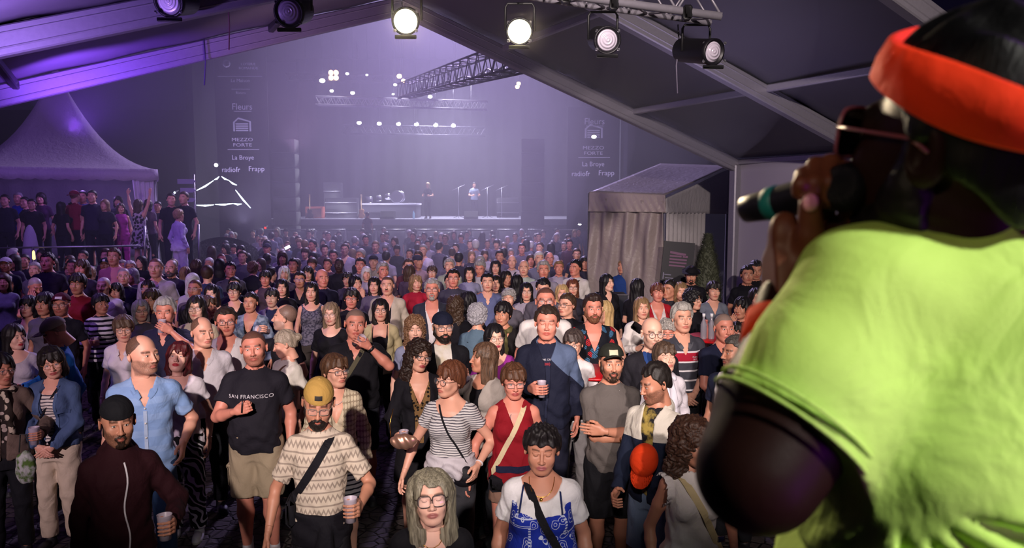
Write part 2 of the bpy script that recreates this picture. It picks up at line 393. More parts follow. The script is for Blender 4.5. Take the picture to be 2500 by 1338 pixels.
def cloth(col, pat=None, col2=None, sc=1.0, rough=.85, p=()):
    key = ('cloth', col, pat, col2, sc, rough, p)
    if key in MC: return MC[key]
    t = NT('cloth'); c = srgb(col); c2 = srgb(col2) if col2 else c
    tc = t.coord(); sx = t.n('ShaderNodeSeparateXYZ', ins={0: tc})
    wr = t.noise(9, 3, t.coord((1, 1, .8)), .55, .6); wv = t.noise(300, 2, tc)
    base = c
    if pat == 'hstripe':      # sc = stripes per metre, p = (share of the second colour,)
        fr = t.math('FRACT', t.math('MULTIPLY', t.math('ADD', sx.outputs[2], t.math('MULTIPLY', wr.outputs[0], .02)), sc))
        base = t.mix(t.math('LESS_THAN', fr, p[0] if p else .4), c, c2)
    elif pat == 'polo':
        base = c
        for z0, z1, cc in p: base = t.mix(t.math('MULTIPLY', t.math('GREATER_THAN', sx.outputs[2], z0), t.math('LESS_THAN', sx.outputs[2], z1)), base, srgb(cc))
    elif pat == 'zebra':
        w = t.n('ShaderNodeTexWave', wave_type='BANDS', bands_direction='DIAGONAL'); t.link(tc, w.inputs[0]); w.inputs['Scale'].default_value = 7 * sc; w.inputs['Distortion'].default_value = 14; w.inputs['Detail'].default_value = 1; w.inputs['Detail Scale'].default_value = .9
        base = t.mix(t.math('GREATER_THAN', w.outputs[1], .72), c, c2)
    elif pat == 'spots':
        q = t.n('ShaderNodeTexVoronoi', feature='F1'); t.link(tc, q.inputs[0]); q.inputs['Scale'].default_value = sc
        base = t.mix(t.math('LESS_THAN', q.outputs[0], p[0] if p else .32), c, c2)
    elif pat == 'leaves':
        q = t.n('ShaderNodeTexVoronoi', feature='F1'); t.link(t.noise(6, 2, tc).outputs[1], q.inputs[0]); t.link(t.mix(.06, tc, t.noise(14, 2, tc).outputs[1]), q.inputs[0]); q.inputs['Scale'].default_value = 13 * sc
        w = t.n('ShaderNodeTexWave', bands_direction='DIAGONAL'); t.link(tc, w.inputs[0]); w.inputs['Scale'].default_value = 30; w.inputs['Distortion'].default_value = 3
        leaf = t.math('MULTIPLY', t.math('LESS_THAN', q.outputs[0], .42), t.math('GREATER_THAN', w.outputs[1], .35))
        sel = t.n('ShaderNodeSeparateColor', ins={0: q.outputs[1]}); base = t.mix(leaf, c, t.mix(t.math('GREATER_THAN', sel.outputs[0], .62), c2, srgb(p[0])))
    elif pat == 'paisley':
        q = t.n('ShaderNodeTexVoronoi', feature='F1'); t.link(t.mix(.05, tc, t.noise(10, 2, tc).outputs[1]), q.inputs[0]); q.inputs['Scale'].default_value = 17 * sc
        r = t.math('ABSOLUTE', t.math('SUBTRACT', t.math('FRACT', t.math('MULTIPLY', q.outputs[0], 5)), .5))
        big = t.n('ShaderNodeTexVoronoi', feature='F1', distance='CHEBYCHEV'); t.link(tc, big.inputs[0]); big.inputs['Scale'].default_value = 4.5
        g = t.math('LESS_THAN', t.math('ABSOLUTE', t.math('SUBTRACT', big.outputs[0], .42)), .03)
        base = t.mix(t.math('MAXIMUM', t.math('MULTIPLY', t.math('GREATER_THAN', r, .4), t.math('LESS_THAN', q.outputs[0], .5)), t.math('MULTIPLY', g, t.math('GREATER_THAN', t.math('FRACT', t.math('MULTIPLY', sx.outputs[2], 60)), .4))), c, c2)
    elif pat == 'aztec':
        w1 = t.math('FRACT', t.math('MULTIPLY', sx.outputs[2], 13)); w2 = t.math('ABSOLUTE', t.math('SUBTRACT', t.math('FRACT', t.math('MULTIPLY', sx.outputs[0], 34)), .5))
        zz = t.math('LESS_THAN', t.math('ABSOLUTE', t.math('SUBTRACT', w1, t.math('ADD', t.math('MULTIPLY', w2, .7), .2))), .12); ln = t.math('LESS_THAN', t.math('ABSOLUTE', t.math('SUBTRACT', w1, .85)), .06)
        base = t.mix(t.math('MAXIMUM', zz, ln), c, c2)
    elif pat == 'knit':
        w1 = t.math('ABSOLUTE', t.math('SUBTRACT', t.math('FRACT', t.math('MULTIPLY', sx.outputs[2], 22)), .5)); w2 = t.math('ABSOLUTE', t.math('SUBTRACT', t.math('FRACT', t.math('MULTIPLY', sx.outputs[0], 40)), .5))
        base = t.mix(t.math('LESS_THAN', t.math('MULTIPLY', w1, w2), .035), c, c2)
    elif pat == 'denim':
        base = t.mix(t.noise(7, 3, tc).outputs[0], tuple(x * .8 for x in c[:3]) + (1,), tuple(min(1, x * 1.3) for x in c[:3]) + (1,))
    elif pat == 'raglan':     # body colour c, sleeves c2 beyond |x|
        base = t.mix(t.math('GREATER_THAN', t.math('ABSOLUTE', sx.outputs[0]), p[0]), c, c2)
    elif pat == 'cut':        # second colour above a height
        base = t.mix(t.math('GREATER_THAN', t.math('ADD', sx.outputs[2], t.math('MULTIPLY', sx.outputs[0], p[1] if len(p) > 1 else 0.0)), p[0]), c, c2)
    elif pat == 'mottle':
        base = t.mix(t.step(t.noise(16 * sc, 3, tc).outputs[0], .42, .58), c, c2)
    if isinstance(base, tuple): base = t.mix(t.math('MULTIPLY', wv.outputs[0], .35), c, tuple(x * .8 for x in c[:3]) + (1,))
    t.setb(Base_Color=base, Roughness=rough, Specular_IOR_Level=.25)
    t.bump(t.math('ADD', wr.outputs[0], t.math('MULTIPLY', wv.outputs[0], .04)), .55, .03)
    MC[key] = t.m; return t.m
# ---------------------------------------------------------------- people: heads, hands, bodies, clothes
def capcut(g, a, b, r1, r2, k, q=None, dr=None, q2=None, dr2=None, f=None):
    a = np.asarray(a, float); b = np.asarray(b, float)
    sl, P = g.sub(np.minimum(a, b), np.maximum(a, b), max(r1, r2) + k * 1.5 + g.h * 2)
    if sl is None: return
    x, y, z = P; d = b - a; L = float(d @ d) + 1e-12
    t = np.clip(((x - a[0]) * d[0] + (y - a[1]) * d[1] + (z - a[2]) * d[2]) / L, 0, 1)
    s = np.sqrt((x - a[0] - t * d[0]) ** 2 + (y - a[1] - t * d[1]) ** 2 + (z - a[2] - t * d[2]) ** 2) - (r1 + (r2 - r1) * t)
    if f is not None: s = s + f(x, y, z, t)
    if q is not None: s = np.maximum(s, (x - q[0]) * dr[0] + (y - q[1]) * dr[1] + (z - q[2]) * dr[2])
    if q2 is not None: s = np.maximum(s, (x - q2[0]) * dr2[0] + (y - q2[1]) * dr2[1] + (z - q2[2]) * dr2[2])
    g.put(sl, s.astype(np.float32), k)
def head_shape(g, sex, wide=1.0):
    m = sex == 'm'; w = wide
    g.ell((0, .014, .030), (.076 * w, .094, .086), 0)
    g.ell((0, -.027, -.040), (.060 * w, .062, .078), .035)
    g.ell((0, -.030, -.070), (.046 * w if m else .040 * w, .052, .046), .03)
    g.ell((0, -.074, -.099), (.022, .017, .017) if m else (.016, .016, .016), .028)
    for s in (-1, 1):
        g.cap((s * .050 * w, -.002, -.058), (s * .022, -.062, -.096), .017 if m else .013, .014, .028)
        g.ell((s * .039 * w, -.066, -.030), (.022, .019, .024), .03)
    g.cap((0, .022, -.07), (0, .034, -.155), .053 if m else .043, .054 if m else .044, .025)
    if m: g.ell((0, -.026, -.135), (.014, .014, .02), .02)
    if m: g.cap((-.036, -.080, .018), (.036, -.080, .018), .010, k=.02)
    for s in (-1, 1):
        g.ell((s * .033, -.100, .002), (.017, .016, .0125), .014, 's')
        g.ell((s * .031, -.0765, -.001), (.0145, .0130, .0125), .005)
        g.cap((s * .017, -.0875, .0075), (s * .046, -.079, .008), .0042, .004, .006)
    g.cap((0, -.087, .012), (0, -.108, -.032), .0075, .0095, .012)
    g.ell((0, -.112, -.036), (.0105, .0105, .009), .009)
    for s in (-1, 1):
        g.ell((s * .0125, -.101, -.039), (.0075, .010, .0075), .007)
        g.ell((s * .007, -.108, -.0455), (.0035, .005, .003), .003, 's')
    g.ell((0, -.085, -.066), (.026, .014, .016), .015)
    g.cap((-.018, -.0895, -.0650), (0, -.0925, -.0635), .0045, .0052, .005); g.cap((0, -.0925, -.0635), (.018, -.0895, -.0650), .0052, .0045, .005); g.ell((0, -.097, -.062), (.012, .006, .005), .005)
    g.ell((0, -.0945, -.0735), (.0165, .0075, .0062), .005)
    sl, P = g.sub((-.024, -.12, -.07), (.024, -.08, -.066), .006)
    if sl:
        x, y, z = P; d = np.sqrt((np.maximum(np.abs(x) - .021, 0)) ** 2 + (z + .0685 + x * x * 3) ** 2 + np.maximum(y + .094, 0) ** 2) - .0012
        g.put(sl, (d + 0 * y).astype(np.float32), .003, 's')
    for s in (-1, 1):
        R = rotm(s * .35, 0, s * .12)
        g.ell((s * .081 * w, .016, -.008), (.0085, .019, .031), .007, rot=R)
        g.ell((s * .089 * w, .011, -.004), (.007, .010, .018), .006, 's', rot=R)
HC = {}; TG = {}; BUILD = {}
def head(sex='m', wide=1.0, lod=0, eyes='open', smile=0):
    key = ('head', sex, wide, lod, eyes)
    if key in HC: return HC[key]
    h = (.0032, .0048, .008)[lod]
    g = G((-.105, -.13, -.16), (.105, .125, .13), h)
    head_shape(g, sex, wide); v, f = g.mesh()
    x, y, z = v[:, 0], v[:, 1], v[:, 2]
    col = np.zeros((len(v), 4))
    zt = np.interp(y, [-.09, -.062, -.035, .0, .03, .09], [.072, .070, .045, .018, -.01, -.055]); rg = ssn(-.004, .006, z - zt + .012 * np.exp(-((np.abs(x) - .048) / .014) ** 2) * (y < -.03) * -1)
    bare = ssn(1.04, .96, np.sqrt((x / .055) ** 2 + ((y + .062) / .078) ** 2 + ((z - .115) / .075) ** 2)); col[:, 3] = rg * (1 - .5 * bare)
    col[:, 0] = np.clip(1.3 - np.sqrt((x / .024) ** 2 + ((z + .0685) / .0115) ** 2), 0, .35) / .35 * (y < -.083)
    if lod == 2: col[:, 0] *= .7
    br = .012 if sex == 'm' else .0085
    zb = .0215 - 6 * (np.abs(x) - .034) ** 2
    col[:, 2] = np.clip(1.5 - np.abs(z - zb) / (br * .55), 0, 1) * (np.abs(x) > .013) * (np.abs(x) < .053) * (y < -.05)
    bd = np.clip((-.036 - z) / .012 + np.clip((np.abs(x) - .045) / .01, 0, 1.2), 0, 1) * np.clip((.022 - y) / .012, 0, 1) * np.clip((z + .135) / .015, 0, 1)
    bd *= np.clip((.012 - z) / .02, 0, 1) * (1 - np.clip(1.25 - np.sqrt((x / .021) ** 2 + ((z + .069) / .0085) ** 2), 0, 1)); col[:, 1] = bd
    m = M().add(v, f, 0, col)
    if lod < 2:
        for s in (-1, 1):
            c = V3(s * .0315, -.0765, -.0015); rx, ry, rz = .0150, .0142, .0133
            def patch(fn, n, mi, rr=1.0, rings=3):
                vv = []; ff = []
                for r_ in range(rings + 1):
                    for k in range(n):
                        px_, pz_ = fn(2 * PI * k / n); px_ *= r_ / rings; pz_ *= r_ / rings
                        q = 1 - (px_ / rx) ** 2 - (pz_ / rz) ** 2
                        vv.append(c + V3(px_, -ry * rr * math.sqrt(max(q, .02)), pz_))
                for r_ in range(rings):
                    for k in range(n): ff.append((r_ * n + k, r_ * n + (k + 1) % n, (r_ + 1) * n + (k + 1) % n, (r_ + 1) * n + k))
                m.add(vv, [q[::-1] for q in ff], mi)
            if eyes == 'open':
                patch(lambda t: (.0125 * math.cos(t), (.0048 if math.sin(t) > 0 else .0038) * math.sin(t) - .0004), 16, 1, 1.0)
                patch(lambda t: (.0044 * math.cos(t), .0042 * math.sin(t) + 0.0), 10, 2, 1.02, 2)
            # upper lid line / lashes
            pts = []
            for k in range(9):
                a = -1.25 + 2.5 * k / 8; px_ = .0132 * math.sin(a); pz_ = (.0052 * math.cos(a * 1.15) if eyes == 'open' else -.0045 * math.cos(a * 1.1))
                pts.append(c + V3(px_, -ry * 1.02 * math.sqrt(max(1 - (px_ / rx) ** 2 - (pz_ / rz) ** 2, .03)), pz_))
            vv, ff = tube(pts, [.0004] + [.0010] * 7 + [.0004], 5); m.add(vv, ff, 2)
    HC[key] = m; return m
def hand(kind='relax', lod=0):
    key = ('hand', kind, lod)
    if key in HC: return HC[key]
    g = G((-.115, -.045, -.07), (.035, .215, .075), (.0034, .0045, .0075)[lod])
    zs = (.032, .0108, -.0108, -.030); yb = (.090, .094, .090, .082); rr = (.0092, .0096, .009, .0078); Ls = (.074, .082, .076, .060)
    g.cap((0, -.03, 0), (0, .01, 0), .023, .022, .01, sq=1)
    for i in range(4): g.cap((.0, .005, zs[i] * .55), (0, yb[i] - .006, zs[i]), .0155, .0115, .012)
    g.ell((-.008, .035, .024), (.015, .028, .017), .014)
    for i in range(4):
        p = V3(0, yb[i] - .004, zs[i]); pts = [p]
        if kind == 'grip':
            for a in (12, 58, 104, 146): pts.append(V3(-.047 + .0455 * math.cos(math.radians(a)), .085 + .0455 * math.sin(math.radians(a)), zs[i] * .95))
        elif kind == 'fist':
            for a in (20, 85, 160, 235): pts.append(V3(-.018 + .019 * math.cos(math.radians(a)), .093 + .019 * math.sin(math.radians(a)), zs[i] * .93))
        else:
            ang = (.18 + .1 * i) if kind == 'relax' else .05; b0 = ang
            for l in (.45, .31, .24):
                p = p + V3(-math.sin(b0), math.cos(b0), zs[i] * .06 / .03 * .2 * l) * Ls[i] * l * 1.0; b0 += (.34 + .06 * i) if kind == 'relax' else .06; pts.append(p)
        for j in range(len(pts) - 1): g.cap(pts[j], pts[j + 1], rr[i] * (1 - .08 * j), rr[i] * (1 - .08 * (j + 1)), .004)
    if kind == 'grip': T = [V3(-.004, .022, .030), V3(-.022, .036, .047), V3(-.050, .036, .050), V3(-.076, .052, .048)]
    elif kind == 'fist': T = [V3(-.004, .025, .030), V3(-.025, .055, .044), V3(-.040, .085, .036), V3(-.042, .105, .018)]
    else: T = [V3(-.004, .022, .028), V3(-.022, .050, .046), V3(-.030, .078, .052), V3(-.034, .100, .052)]
    for j in range(3): g.cap(T[j], T[j + 1], (.0125, .0108, .0098)[j], (.0108, .0098, .0088)[j], .007)
    v, f = g.mesh(); m = M().add(v, f); HC[key] = m; return m
def hf(fd, pn, side):
    fd = np.array(fd, float); fd /= np.linalg.norm(fd); pn = np.array(pn, float); pn -= fd * (pn @ fd); pn /= np.linalg.norm(pn)
    X = -pn if side < 0 else pn; return np.stack([X, fd, np.cross(X, fd)], 1), fd, pn
PROF = {
 'm': dict(z=[.80, .86, .93, 1.0, 1.07, 1.15, 1.24, 1.33, 1.40, 1.44, 1.475, 1.50], w=[.14, .168, .172, .163, .156, .160, .172, .178, .152, .108, .072, .055], d=[.10, .115, .118, .112, .108, .112, .120, .125, .112, .09, .07, .055], c=[0, 0, 0, -.005, -.005, -.005, -.005, -.005, .004, .012, .018, .022]),
 'f': dict(z=[.80, .86, .93, 1.0, 1.07, 1.15, 1.24, 1.33, 1.40, 1.44, 1.475, 1.50], w=[.15, .178, .178, .160, .138, .138, .146, .150, .130, .090, .058, .045], d=[.11, .122, .122, .108, .095, .095, .102, .105, .096, .078, .06, .045], c=[0, 0, 0, -.004, -.004, -.004, -.002, 0, .006, .014, .02, .024])}
def prof(sex, build):
    p = PROF[sex]; z = np.array(p['z']); w = np.array(p['w'], float); d = np.array(p['d'], float); c = np.array(p['c'], float)
    if build > 0:
        b = np.exp(-((z - 1.06) / .16) ** 2) * build; c2 = np.exp(-((z - 1.25) / .3) ** 2) * build * .35
        w = w * (1 + .22 * b + .18 * c2); d = d * (1 + .42 * b + .25 * c2); c = c - .035 * b
    elif build < 0: w = w * (1 + .1 * build); d = d * (1 + .1 * build)
    return z, w * .955, d * .97, c
def ik(S, T, pole, L1=.285, L2=.255):
    S = np.array(S, float); T = np.array(T, float); d = T - S; L = np.linalg.norm(d)
    if L > (L1 + L2) * .995: T = S + d / L * (L1 + L2) * .995; d = T - S; L = np.linalg.norm(d)
    u = d / L; a = (L1 ** 2 - L2 ** 2 + L ** 2) / (2 * L); h = math.sqrt(max(L1 ** 2 - a * a, 0)); p = np.array(pole, float); p -= u * (p @ u); p /= np.linalg.norm(p) + 1e-9
    return S + u * a + p * h, T
# pose of one arm, for the side s (-1 = person's right, at image left when facing the camera): wrist, pole, finger dir, palm normal, hand kind
POSE = {
 'down': ((.235, -.03, .885), (.3, 1, 0), (0, -.12, -1), (-1, 0, 0), 'relax'),
 'out': ((.33, -.10, .92), (.5, 1, 0), (.25, -.3, -1), (-1, 0, 0), 'relax'),
 'bent': ((.18, -.25, 1.10), (.6, .6, -.6), (-.4, -.8, .1), (-.8, .5, 0), 'relax'),
 'cup': ((.13, -.25, 1.17), (.6, .4, -.8), (-.6, -.8, .05), (-.8, .6, 0), 'grip'),
 'lowcup': ((.20, -.28, 1.02), (.4, .8, -.4), (-.15, -1, -.1), (-1, .15, 0), 'grip'),
 'drink': ((.115, -.22, 1.475), (.9, -.2, -.9), (-.55, -.35, .45), (-.7, .6, .2), 'grip'),
 'fistchest': ((.07, -.23, 1.22), (.8, .2, -.8), (-.8, -.2, .3), (-.2, .9, 0), 'fist'),
 'crossA': ((-.095, -.215, 1.19), (.9, .25, -.55), (-1, .25, .06), (.2, 1, 0), 'flat'),
 'crossB': ((-.085, -.185, 1.12), (.9, .3, -.6), (-1, .3, .1), (.2, 1, 0), 'fist'),
 'clasp': ((.055, -.215, .955), (.9, .5, 0), (-.7, -.3, -.6), (-.1, .9, .1), 'relax'),
 'hip': ((.20, -.10, 1.0), (1, .4, 0), (-.4, -.5, -.7), (-.8, .5, 0), 'relax'),
 'mouth': ((.09, -.19, 1.44), (.7, -.2, -.9), (-.3, .0, 1), (-.1, .9, 0), 'relax'),
 'up': ((.30, -.04, 1.93), (1, .1, 0), (.1, 0, 1), (0, -1, 0), 'relax'),
 'folded': ((.03, -.22, 1.05), (.9, .5, -.2), (-.9, -.1, .1), (-.1, .9, 0), 'relax'),
 'bag': ((.22, -.12, 1.02), (.6, 1, 0), (-.1, -.7, -.6), (-1, .2, 0), 'relax'),
}
def joints(sex, build, pose):
    sh = .162 if sex == 'm' else .141; out = {}
    for s, pn in ((-1, pose[0]), (1, pose[1])):
        w, pole, fd, pm, hk = POSE[pn] if isinstance(pn, str) else pn
        flip = lambda q: V3(q[0] * s, q[1], q[2])
        S = V3(s * (sh + .012 * max(build, 0)), .012, 1.378); W = flip(w)
        if build > 0 and abs(w[0]) < .2: W = W + V3(0, -.05 * build, 0)
        if build > 0 and abs(w[0]) >= .2: W = W + V3(s * .03 * build, 0, 0)
        E, W = ik(S, W, flip(pole)); out[s] = (S, E, W, flip(fd), flip(pm), hk)
    return out
def legs(sex, build, stance=0.0):
    r = {}
    for s in (-1, 1):
        st = stance * s
        r[s] = (V3(s * .088, 0, .88), V3(s * .098, -.02 - .10 * max(st, 0), .485), V3(s * .105, .025 - .16 * st, .085))
    return r
def body(sex, build, pose, hy=0, hp=0, hr=0, wide=1.0, lod=0, eyes='open', bare=(), stance=0.0, nolegs=False):
    key = ('body', sex, build, pose, hy, hp, hr, wide, lod, eyes, bare, stance, nolegs)
    if key in HC: return HC[key]
    h = (.0105, .014, .022)[lod]; J = joints(sex, build, pose); z, w, d, c = prof(sex, build)
    P = np.array([q for s in (-1, 1) for q in J[s][:3]]); lo = P.min(0) - .08; hi = P.max(0) + .08
    lo = np.minimum(lo, (-.27, -.24, .78)); hi = np.maximum(hi, (.27, .2, 1.56))
    if not nolegs: lo[2] = .05
    g = G(lo, hi, h); k = 1 + .22 * max(build, 0); fm = .84 if sex == 'f' else .94
    g.loft(z, w, d, c, k=0, n=2.3)
    if sex == 'f':
        for s in (-1, 1): g.ell((s * .068, -.085 - .02 * max(build, 0), 1.275), (.062 * k, .055 * k, .06 * k), .03)
    for s in (-1, 1):
        S, E, W, fd, pn, hk = J[s]
        g.cap((s * .05, .018, 1.40), (S[0], S[1], S[2]), .045, .052 * fm * k, .04)
        g.cap((0, .028, 1.50), (s * .13, .016, 1.405), .042 * fm, .032, .03)
        m = lerp(S, E, .45); g.cap(S, m, .052 * fm * k, .048 * fm * k, .02); g.cap(m, E, .048 * fm * k, .038 * fm * k, .015)
        m = lerp(E, W, .3); g.cap(E, m, .038 * fm * k, .041 * fm * k, .015); g.cap(m, W, .041 * fm * k, .0255 * fm, .015)
        if not nolegs:
            H, K, A = legs(sex, build, stance)[s]; f2 = 1.05 if sex == 'f' else 1.0
            g.cap(H, K, .085 * k * f2, .054 * k, .03); g.cap(K, lerp(K, A, .35), .052 * k, .055 * k, .02); g.cap(lerp(K, A, .35), A, .055 * k, .036, .02); g.ell(lerp(K, A, .3) + V3(0, .02, 0), (.045, .045, .09), .03)
    hc = head_center(sex); R = rotm(hy, hp, hr) @ np.eye(3); hs = 1.06 if sex == 'f' else 1.10
    nb = hc + R @ V3(0, .02, -.07) * hs
    g.cap((0, .03, 1.44), nb, .058 * fm * (1 + .1 * max(build, 0)), .053 * fm, .02)
    v, f = g.mesh(); m = M().add(v, f)
    m.join(head(sex, wide, lod, eyes).xf(R, hc, hs))
    for s in (-1, 1):
        S, E, W, fd, pn, hk = J[s]; Rh, _, _ = hf(fd, pn, s)
        hm = hand(hk, lod)
        if s > 0: hm = hm.xf(np.diag([-1, 1, 1]))
        m.join(hm.xf(Rh, W, (.93 if sex == 'f' else 1.02)))
    me = m.data('body'); HC[key] = me; return me
def head_center(sex): return V3(0, -.005, 1.640 if sex == 'm' else 1.630)
def grip_point(sex, build, pose, s):
    J = joints(sex, build, pose)[s]; R, fd, pn = hf(J[3], J[4], s); k = .93 if sex == 'f' else 1.02
    return J[2] + (fd * .085 + pn * .047) * k, R[:, 2] * (1 if R[2, 2] > 0 else -1)
# ---- clothes.  kind: tee, tank, long, jacket, blouse, dress, none
def ysurf(g, x, z, front=True):
    """front surface y of the field g (or the foremost of several) at (x, z)"""
    if isinstance(g, tuple):
        q = [ysurf(k, x, z) for k in g]; q = [k for k in q if k is not None]; return min(q) if q else None
    if not (g.lo[2] <= z <= g.lo[2] + g.h * (g.n[2] - 1)): return None
    i = int(np.clip(round((x - g.lo[0]) / g.h), 0, g.n[0] - 1)); k = int(np.clip(round((z - g.lo[2]) / g.h), 0, g.n[2] - 1))
    c = g.F[i, :, k]; w = np.argwhere(c < 0)
    if len(w) == 0: return None
    j = w[0][0]; return float(g.ax[1][j - 1] + (g.ax[1][j] - g.ax[1][j - 1]) * (c[j - 1] / (c[j - 1] - c[j])))
def top(sex, build, pose, kind='tee', neck='crew', hem=.90, off=.011, lod=0, open_=0.0, sleeve=None, seed=0, flare=0.0):
    key = ('top', sex, build, pose, kind, neck, hem, off, lod, open_, sleeve, seed, flare)
    if key in HC: return HC[key]
    h = (.0095, .013, .021)[lod]; J = joints(sex, build, pose); z, w, d, c = prof(sex, build); k = 1 + .22 * max(build, 0); fm = .84 if sex == 'f' else .94
    if kind == 'jacket': off += .007
    sl = sleeve if sleeve is not None else {'tee': .62, 'tank': 0, 'long': 2, 'jacket': 2, 'blouse': .7, 'dress': 0}[kind]
    P = [q for s in (-1, 1) for q in J[s][:(3 if sl > 1 else 2)]]; P = np.array(P); lo = P.min(0) - .1; hi = P.max(0) + .1
    lo = np.minimum(lo, (-.32, -.30, hem - .03)); hi = np.maximum(hi, (.32, .26, 1.56)); g = G(lo, hi, h)
    zz = np.concatenate([[hem], z[z > hem + .02]]); W = np.interp(zz, z, w); D = np.interp(zz, z, d); Cc = np.interp(zz, z, c)
    low = np.clip((1.15 - zz) / .3, 0, 1); W = W + low * (.010 + flare); D = D + low * (.012 + flare)
    if hem < .8: W = np.where(zz < .85, W + .02, W)
    g.loft(zz, W, D, Cc, k=0, n=2.3, off=off)
    if sex == 'f':
        for s in (-1, 1): g.ell((s * .068, -.085 - .02 * max(build, 0), 1.275), (.064 * k + off, .055 * k + off, .064 * k + off), .04)
    for s in (-1, 1):
        S, E, Wr = J[s][:3]; g.cap((0, .028, 1.475), (s * .13, .016, 1.402), .043 * fm + off * .4, .034 + off * .6, .03)
        if sl > 0:
            g.cap((s * .05, .018, 1.39), S, .045 + off, .052 * fm * k + off, .04)
            r0, r1 = .050 * fm * k + off, (.044 * fm * k + off * 1.1)
            wv = lambda x, y, z_, t: .0035 * wob(x, y, z_, 55, seed) * (1 if lod < 2 else 0)
            if sl <= 1:
                q = lerp(S, E, sl); dr = (E - S) / np.linalg.norm(E - S); capcut(g, S, E, r0 + .003, r1 + .009, .03, q, dr, f=wv)
            else:
                capcut(g, S, E, r0, r1, .03, f=wv); f2 = min(sl - 1, 1); q = lerp(E, Wr, .98 * f2); dr = (Wr - E) / np.linalg.norm(Wr - E)
                capcut(g, E, lerp(E, Wr, 1.1), .043 * fm * k + off * 1.2, .033 * fm + off * .9, .02, q, dr, f=wv)
        elif kind in ('tank', 'dress'):
            g.ell((s * .2, .01, 1.36), (.055, .12, .12), .02, 's')
            g.cap((s * .10, .014, 1.40), (s * .085, .02, 1.455), .035 + off * .3, .018 + off * .3, .02)
    x, y, zc = g.all()
    if lod < 2:
        amp = .0042; g.disp(lambda x, y, z_: amp * wob(x, y, z_, 38, seed + 1.3) * np.clip(1.3 - np.abs(z_ - 1.05) / .35, .25, 1) + .004 * np.sin(zc * 60 + 9 * x + 4 * np.sin(14 * x + seed) + seed) * ssn(1.25, 1.0, z_))
    # neckline
    if neck == 'crew': nf = lambda x, y, z_: np.sqrt(x ** 2 + ((y - .012) * 1.0) ** 2) - (.066 * fm + np.clip(z_ - 1.47, 0, .1) * .3) + np.clip(1.455 - z_ + np.clip(y, -.1, .1) * .55 * -1 * -1, 0, 9) * 2
    elif neck == 'v': nf = lambda x, y, z_: np.where(y < .02, np.abs(x) - np.clip((z_ - 1.30) * .42, -.2, .072), np.sqrt(x ** 2 + (y - .02) ** 2) - .068 + np.clip(1.47 - z_, 0, 9) * 2)
    elif neck == 'deepv': nf = lambda x, y, z_: np.where(y < .02, np.abs(x) - np.clip((z_ - 1.22) * .40, -.2, .080), np.sqrt(x ** 2 + (y - .02) ** 2) - .07 + np.clip(1.46 - z_, 0, 9) * 2)
    elif neck == 'scoop': nf = lambda x, y, z_: np.where(y < .02, np.sqrt(x ** 2 + ((z_ - 1.49) * .95) ** 2) - .118, np.sqrt(x ** 2 + (y - .02) ** 2) - .085 + np.clip(1.45 - z_, 0, 9) * 2)
    elif neck == 'cami': nf = lambda x, y, z_: np.where(np.abs(np.abs(x) - .085) < .0075, 1.0, np.where(y < .02, 1.315 - z_ + .25 * np.abs(np.abs(x) - .07), 1.36 - z_))
    else: nf = None
    if nf is not None: g.clip(lambda x, y, z_: -nf(x, y, z_))
    if open_ > 0: g.clip(lambda x, y, z_: np.where(y < .0, (open_ * (.45 + .55 * ssn(1.0, 1.4, z_))) - np.abs(x + .01 * np.sin(z_ * 9 + seed)), -1.0) + 0 * z_)
    v, f = g.mesh(); me = M().add(v, f).data('top'); HC[key] = me; TG[me.name] = g; return me
def topkey(*a, **k): return a
def bottoms(sex, build, kind='long', lod=0, stance=0.0, seed=0, loose=.0, pose=None):
    key = ('bot', sex, build, kind, lod, stance, seed, loose)
    if key in HC: return HC[key]
    h = (.0105, .014, .024)[lod]; z, w, d, c = prof(sex, build); k = 1 + .22 * max(build, 0)
    zt = {'long': .09, 'shorts': .50, 'hot': .70, 'skirt': .55, 'crop': .22}[kind]
    g = G((-.33, -.36, zt - .03), (.33, .3, 1.06), h); zz = z[(z >= .8) & (z <= 1.03)]
    g.loft(zz, np.interp(zz, z, w), np.interp(zz, z, d), np.interp(zz, z, c), k=0, off=.009, n=2.3)
    if kind == 'skirt':
        zs = [zt, .7, .85, .9]; g.loft(zs, [.23, .215, .195, .19], [.16, .15, .14, .13], k=.03, n=2.2)
    else:
        o = .012 + loose
        for s in (-1, 1):
            H, K, A = legs(sex, build, stance)[s]; f2 = 1.05 if sex == 'f' else 1.0
            wv = lambda x, y, z_, t: .004 * wob(x, y, z_, 42, seed) * (1 if lod < 2 else 0)
            capcut(g, H, K, .086 * k * f2 + o * .8, .058 * k + o * (1.6 if kind == 'shorts' else 1.2), .03, (0, 0, zt), (0, 0, -1), f=wv)
            if zt < .45: capcut(g, K, A, .056 * k + o * 1.2, .046 + o * (1.0 + loose * 30), .02, (0, 0, zt), (0, 0, -1), f=wv)
    g.clip(lambda x, y, z_: z_ - 1.02 + 0 * x)
    v, f = g.mesh(); me = M().add(v, f).data('bottoms'); HC[key] = me; return me
def shoe():
    if 'shoe' in HC: return HC['shoe']
    g = G((-.06, -.20, -.005), (.06, .09, .13), .006)
    g.loft([0, .02, .03], [.045, .045, .04], [.135, .135, .13], [-.055] * 3, k=0, n=2.6)
    g.ell((0, -.095, .035), (.040, .085, .034), .012); g.ell((0, .02, .05), (.036, .052, .045), .02); g.cap((0, .02, .05), (0, .028, .115), .037, .04, .02); g.ell((0, .02, .135), (.028, .03, .035), .005, 's')
    v, f = g.mesh(); m = M(); z = v[:, 2]; m.add(v, f, 0); me = m.data('shoe')
    for p in me.polygons: p.material_index = 1 if p.center.z < .022 else 0
    for i in range(5): pass
    HC['shoe'] = me; return me
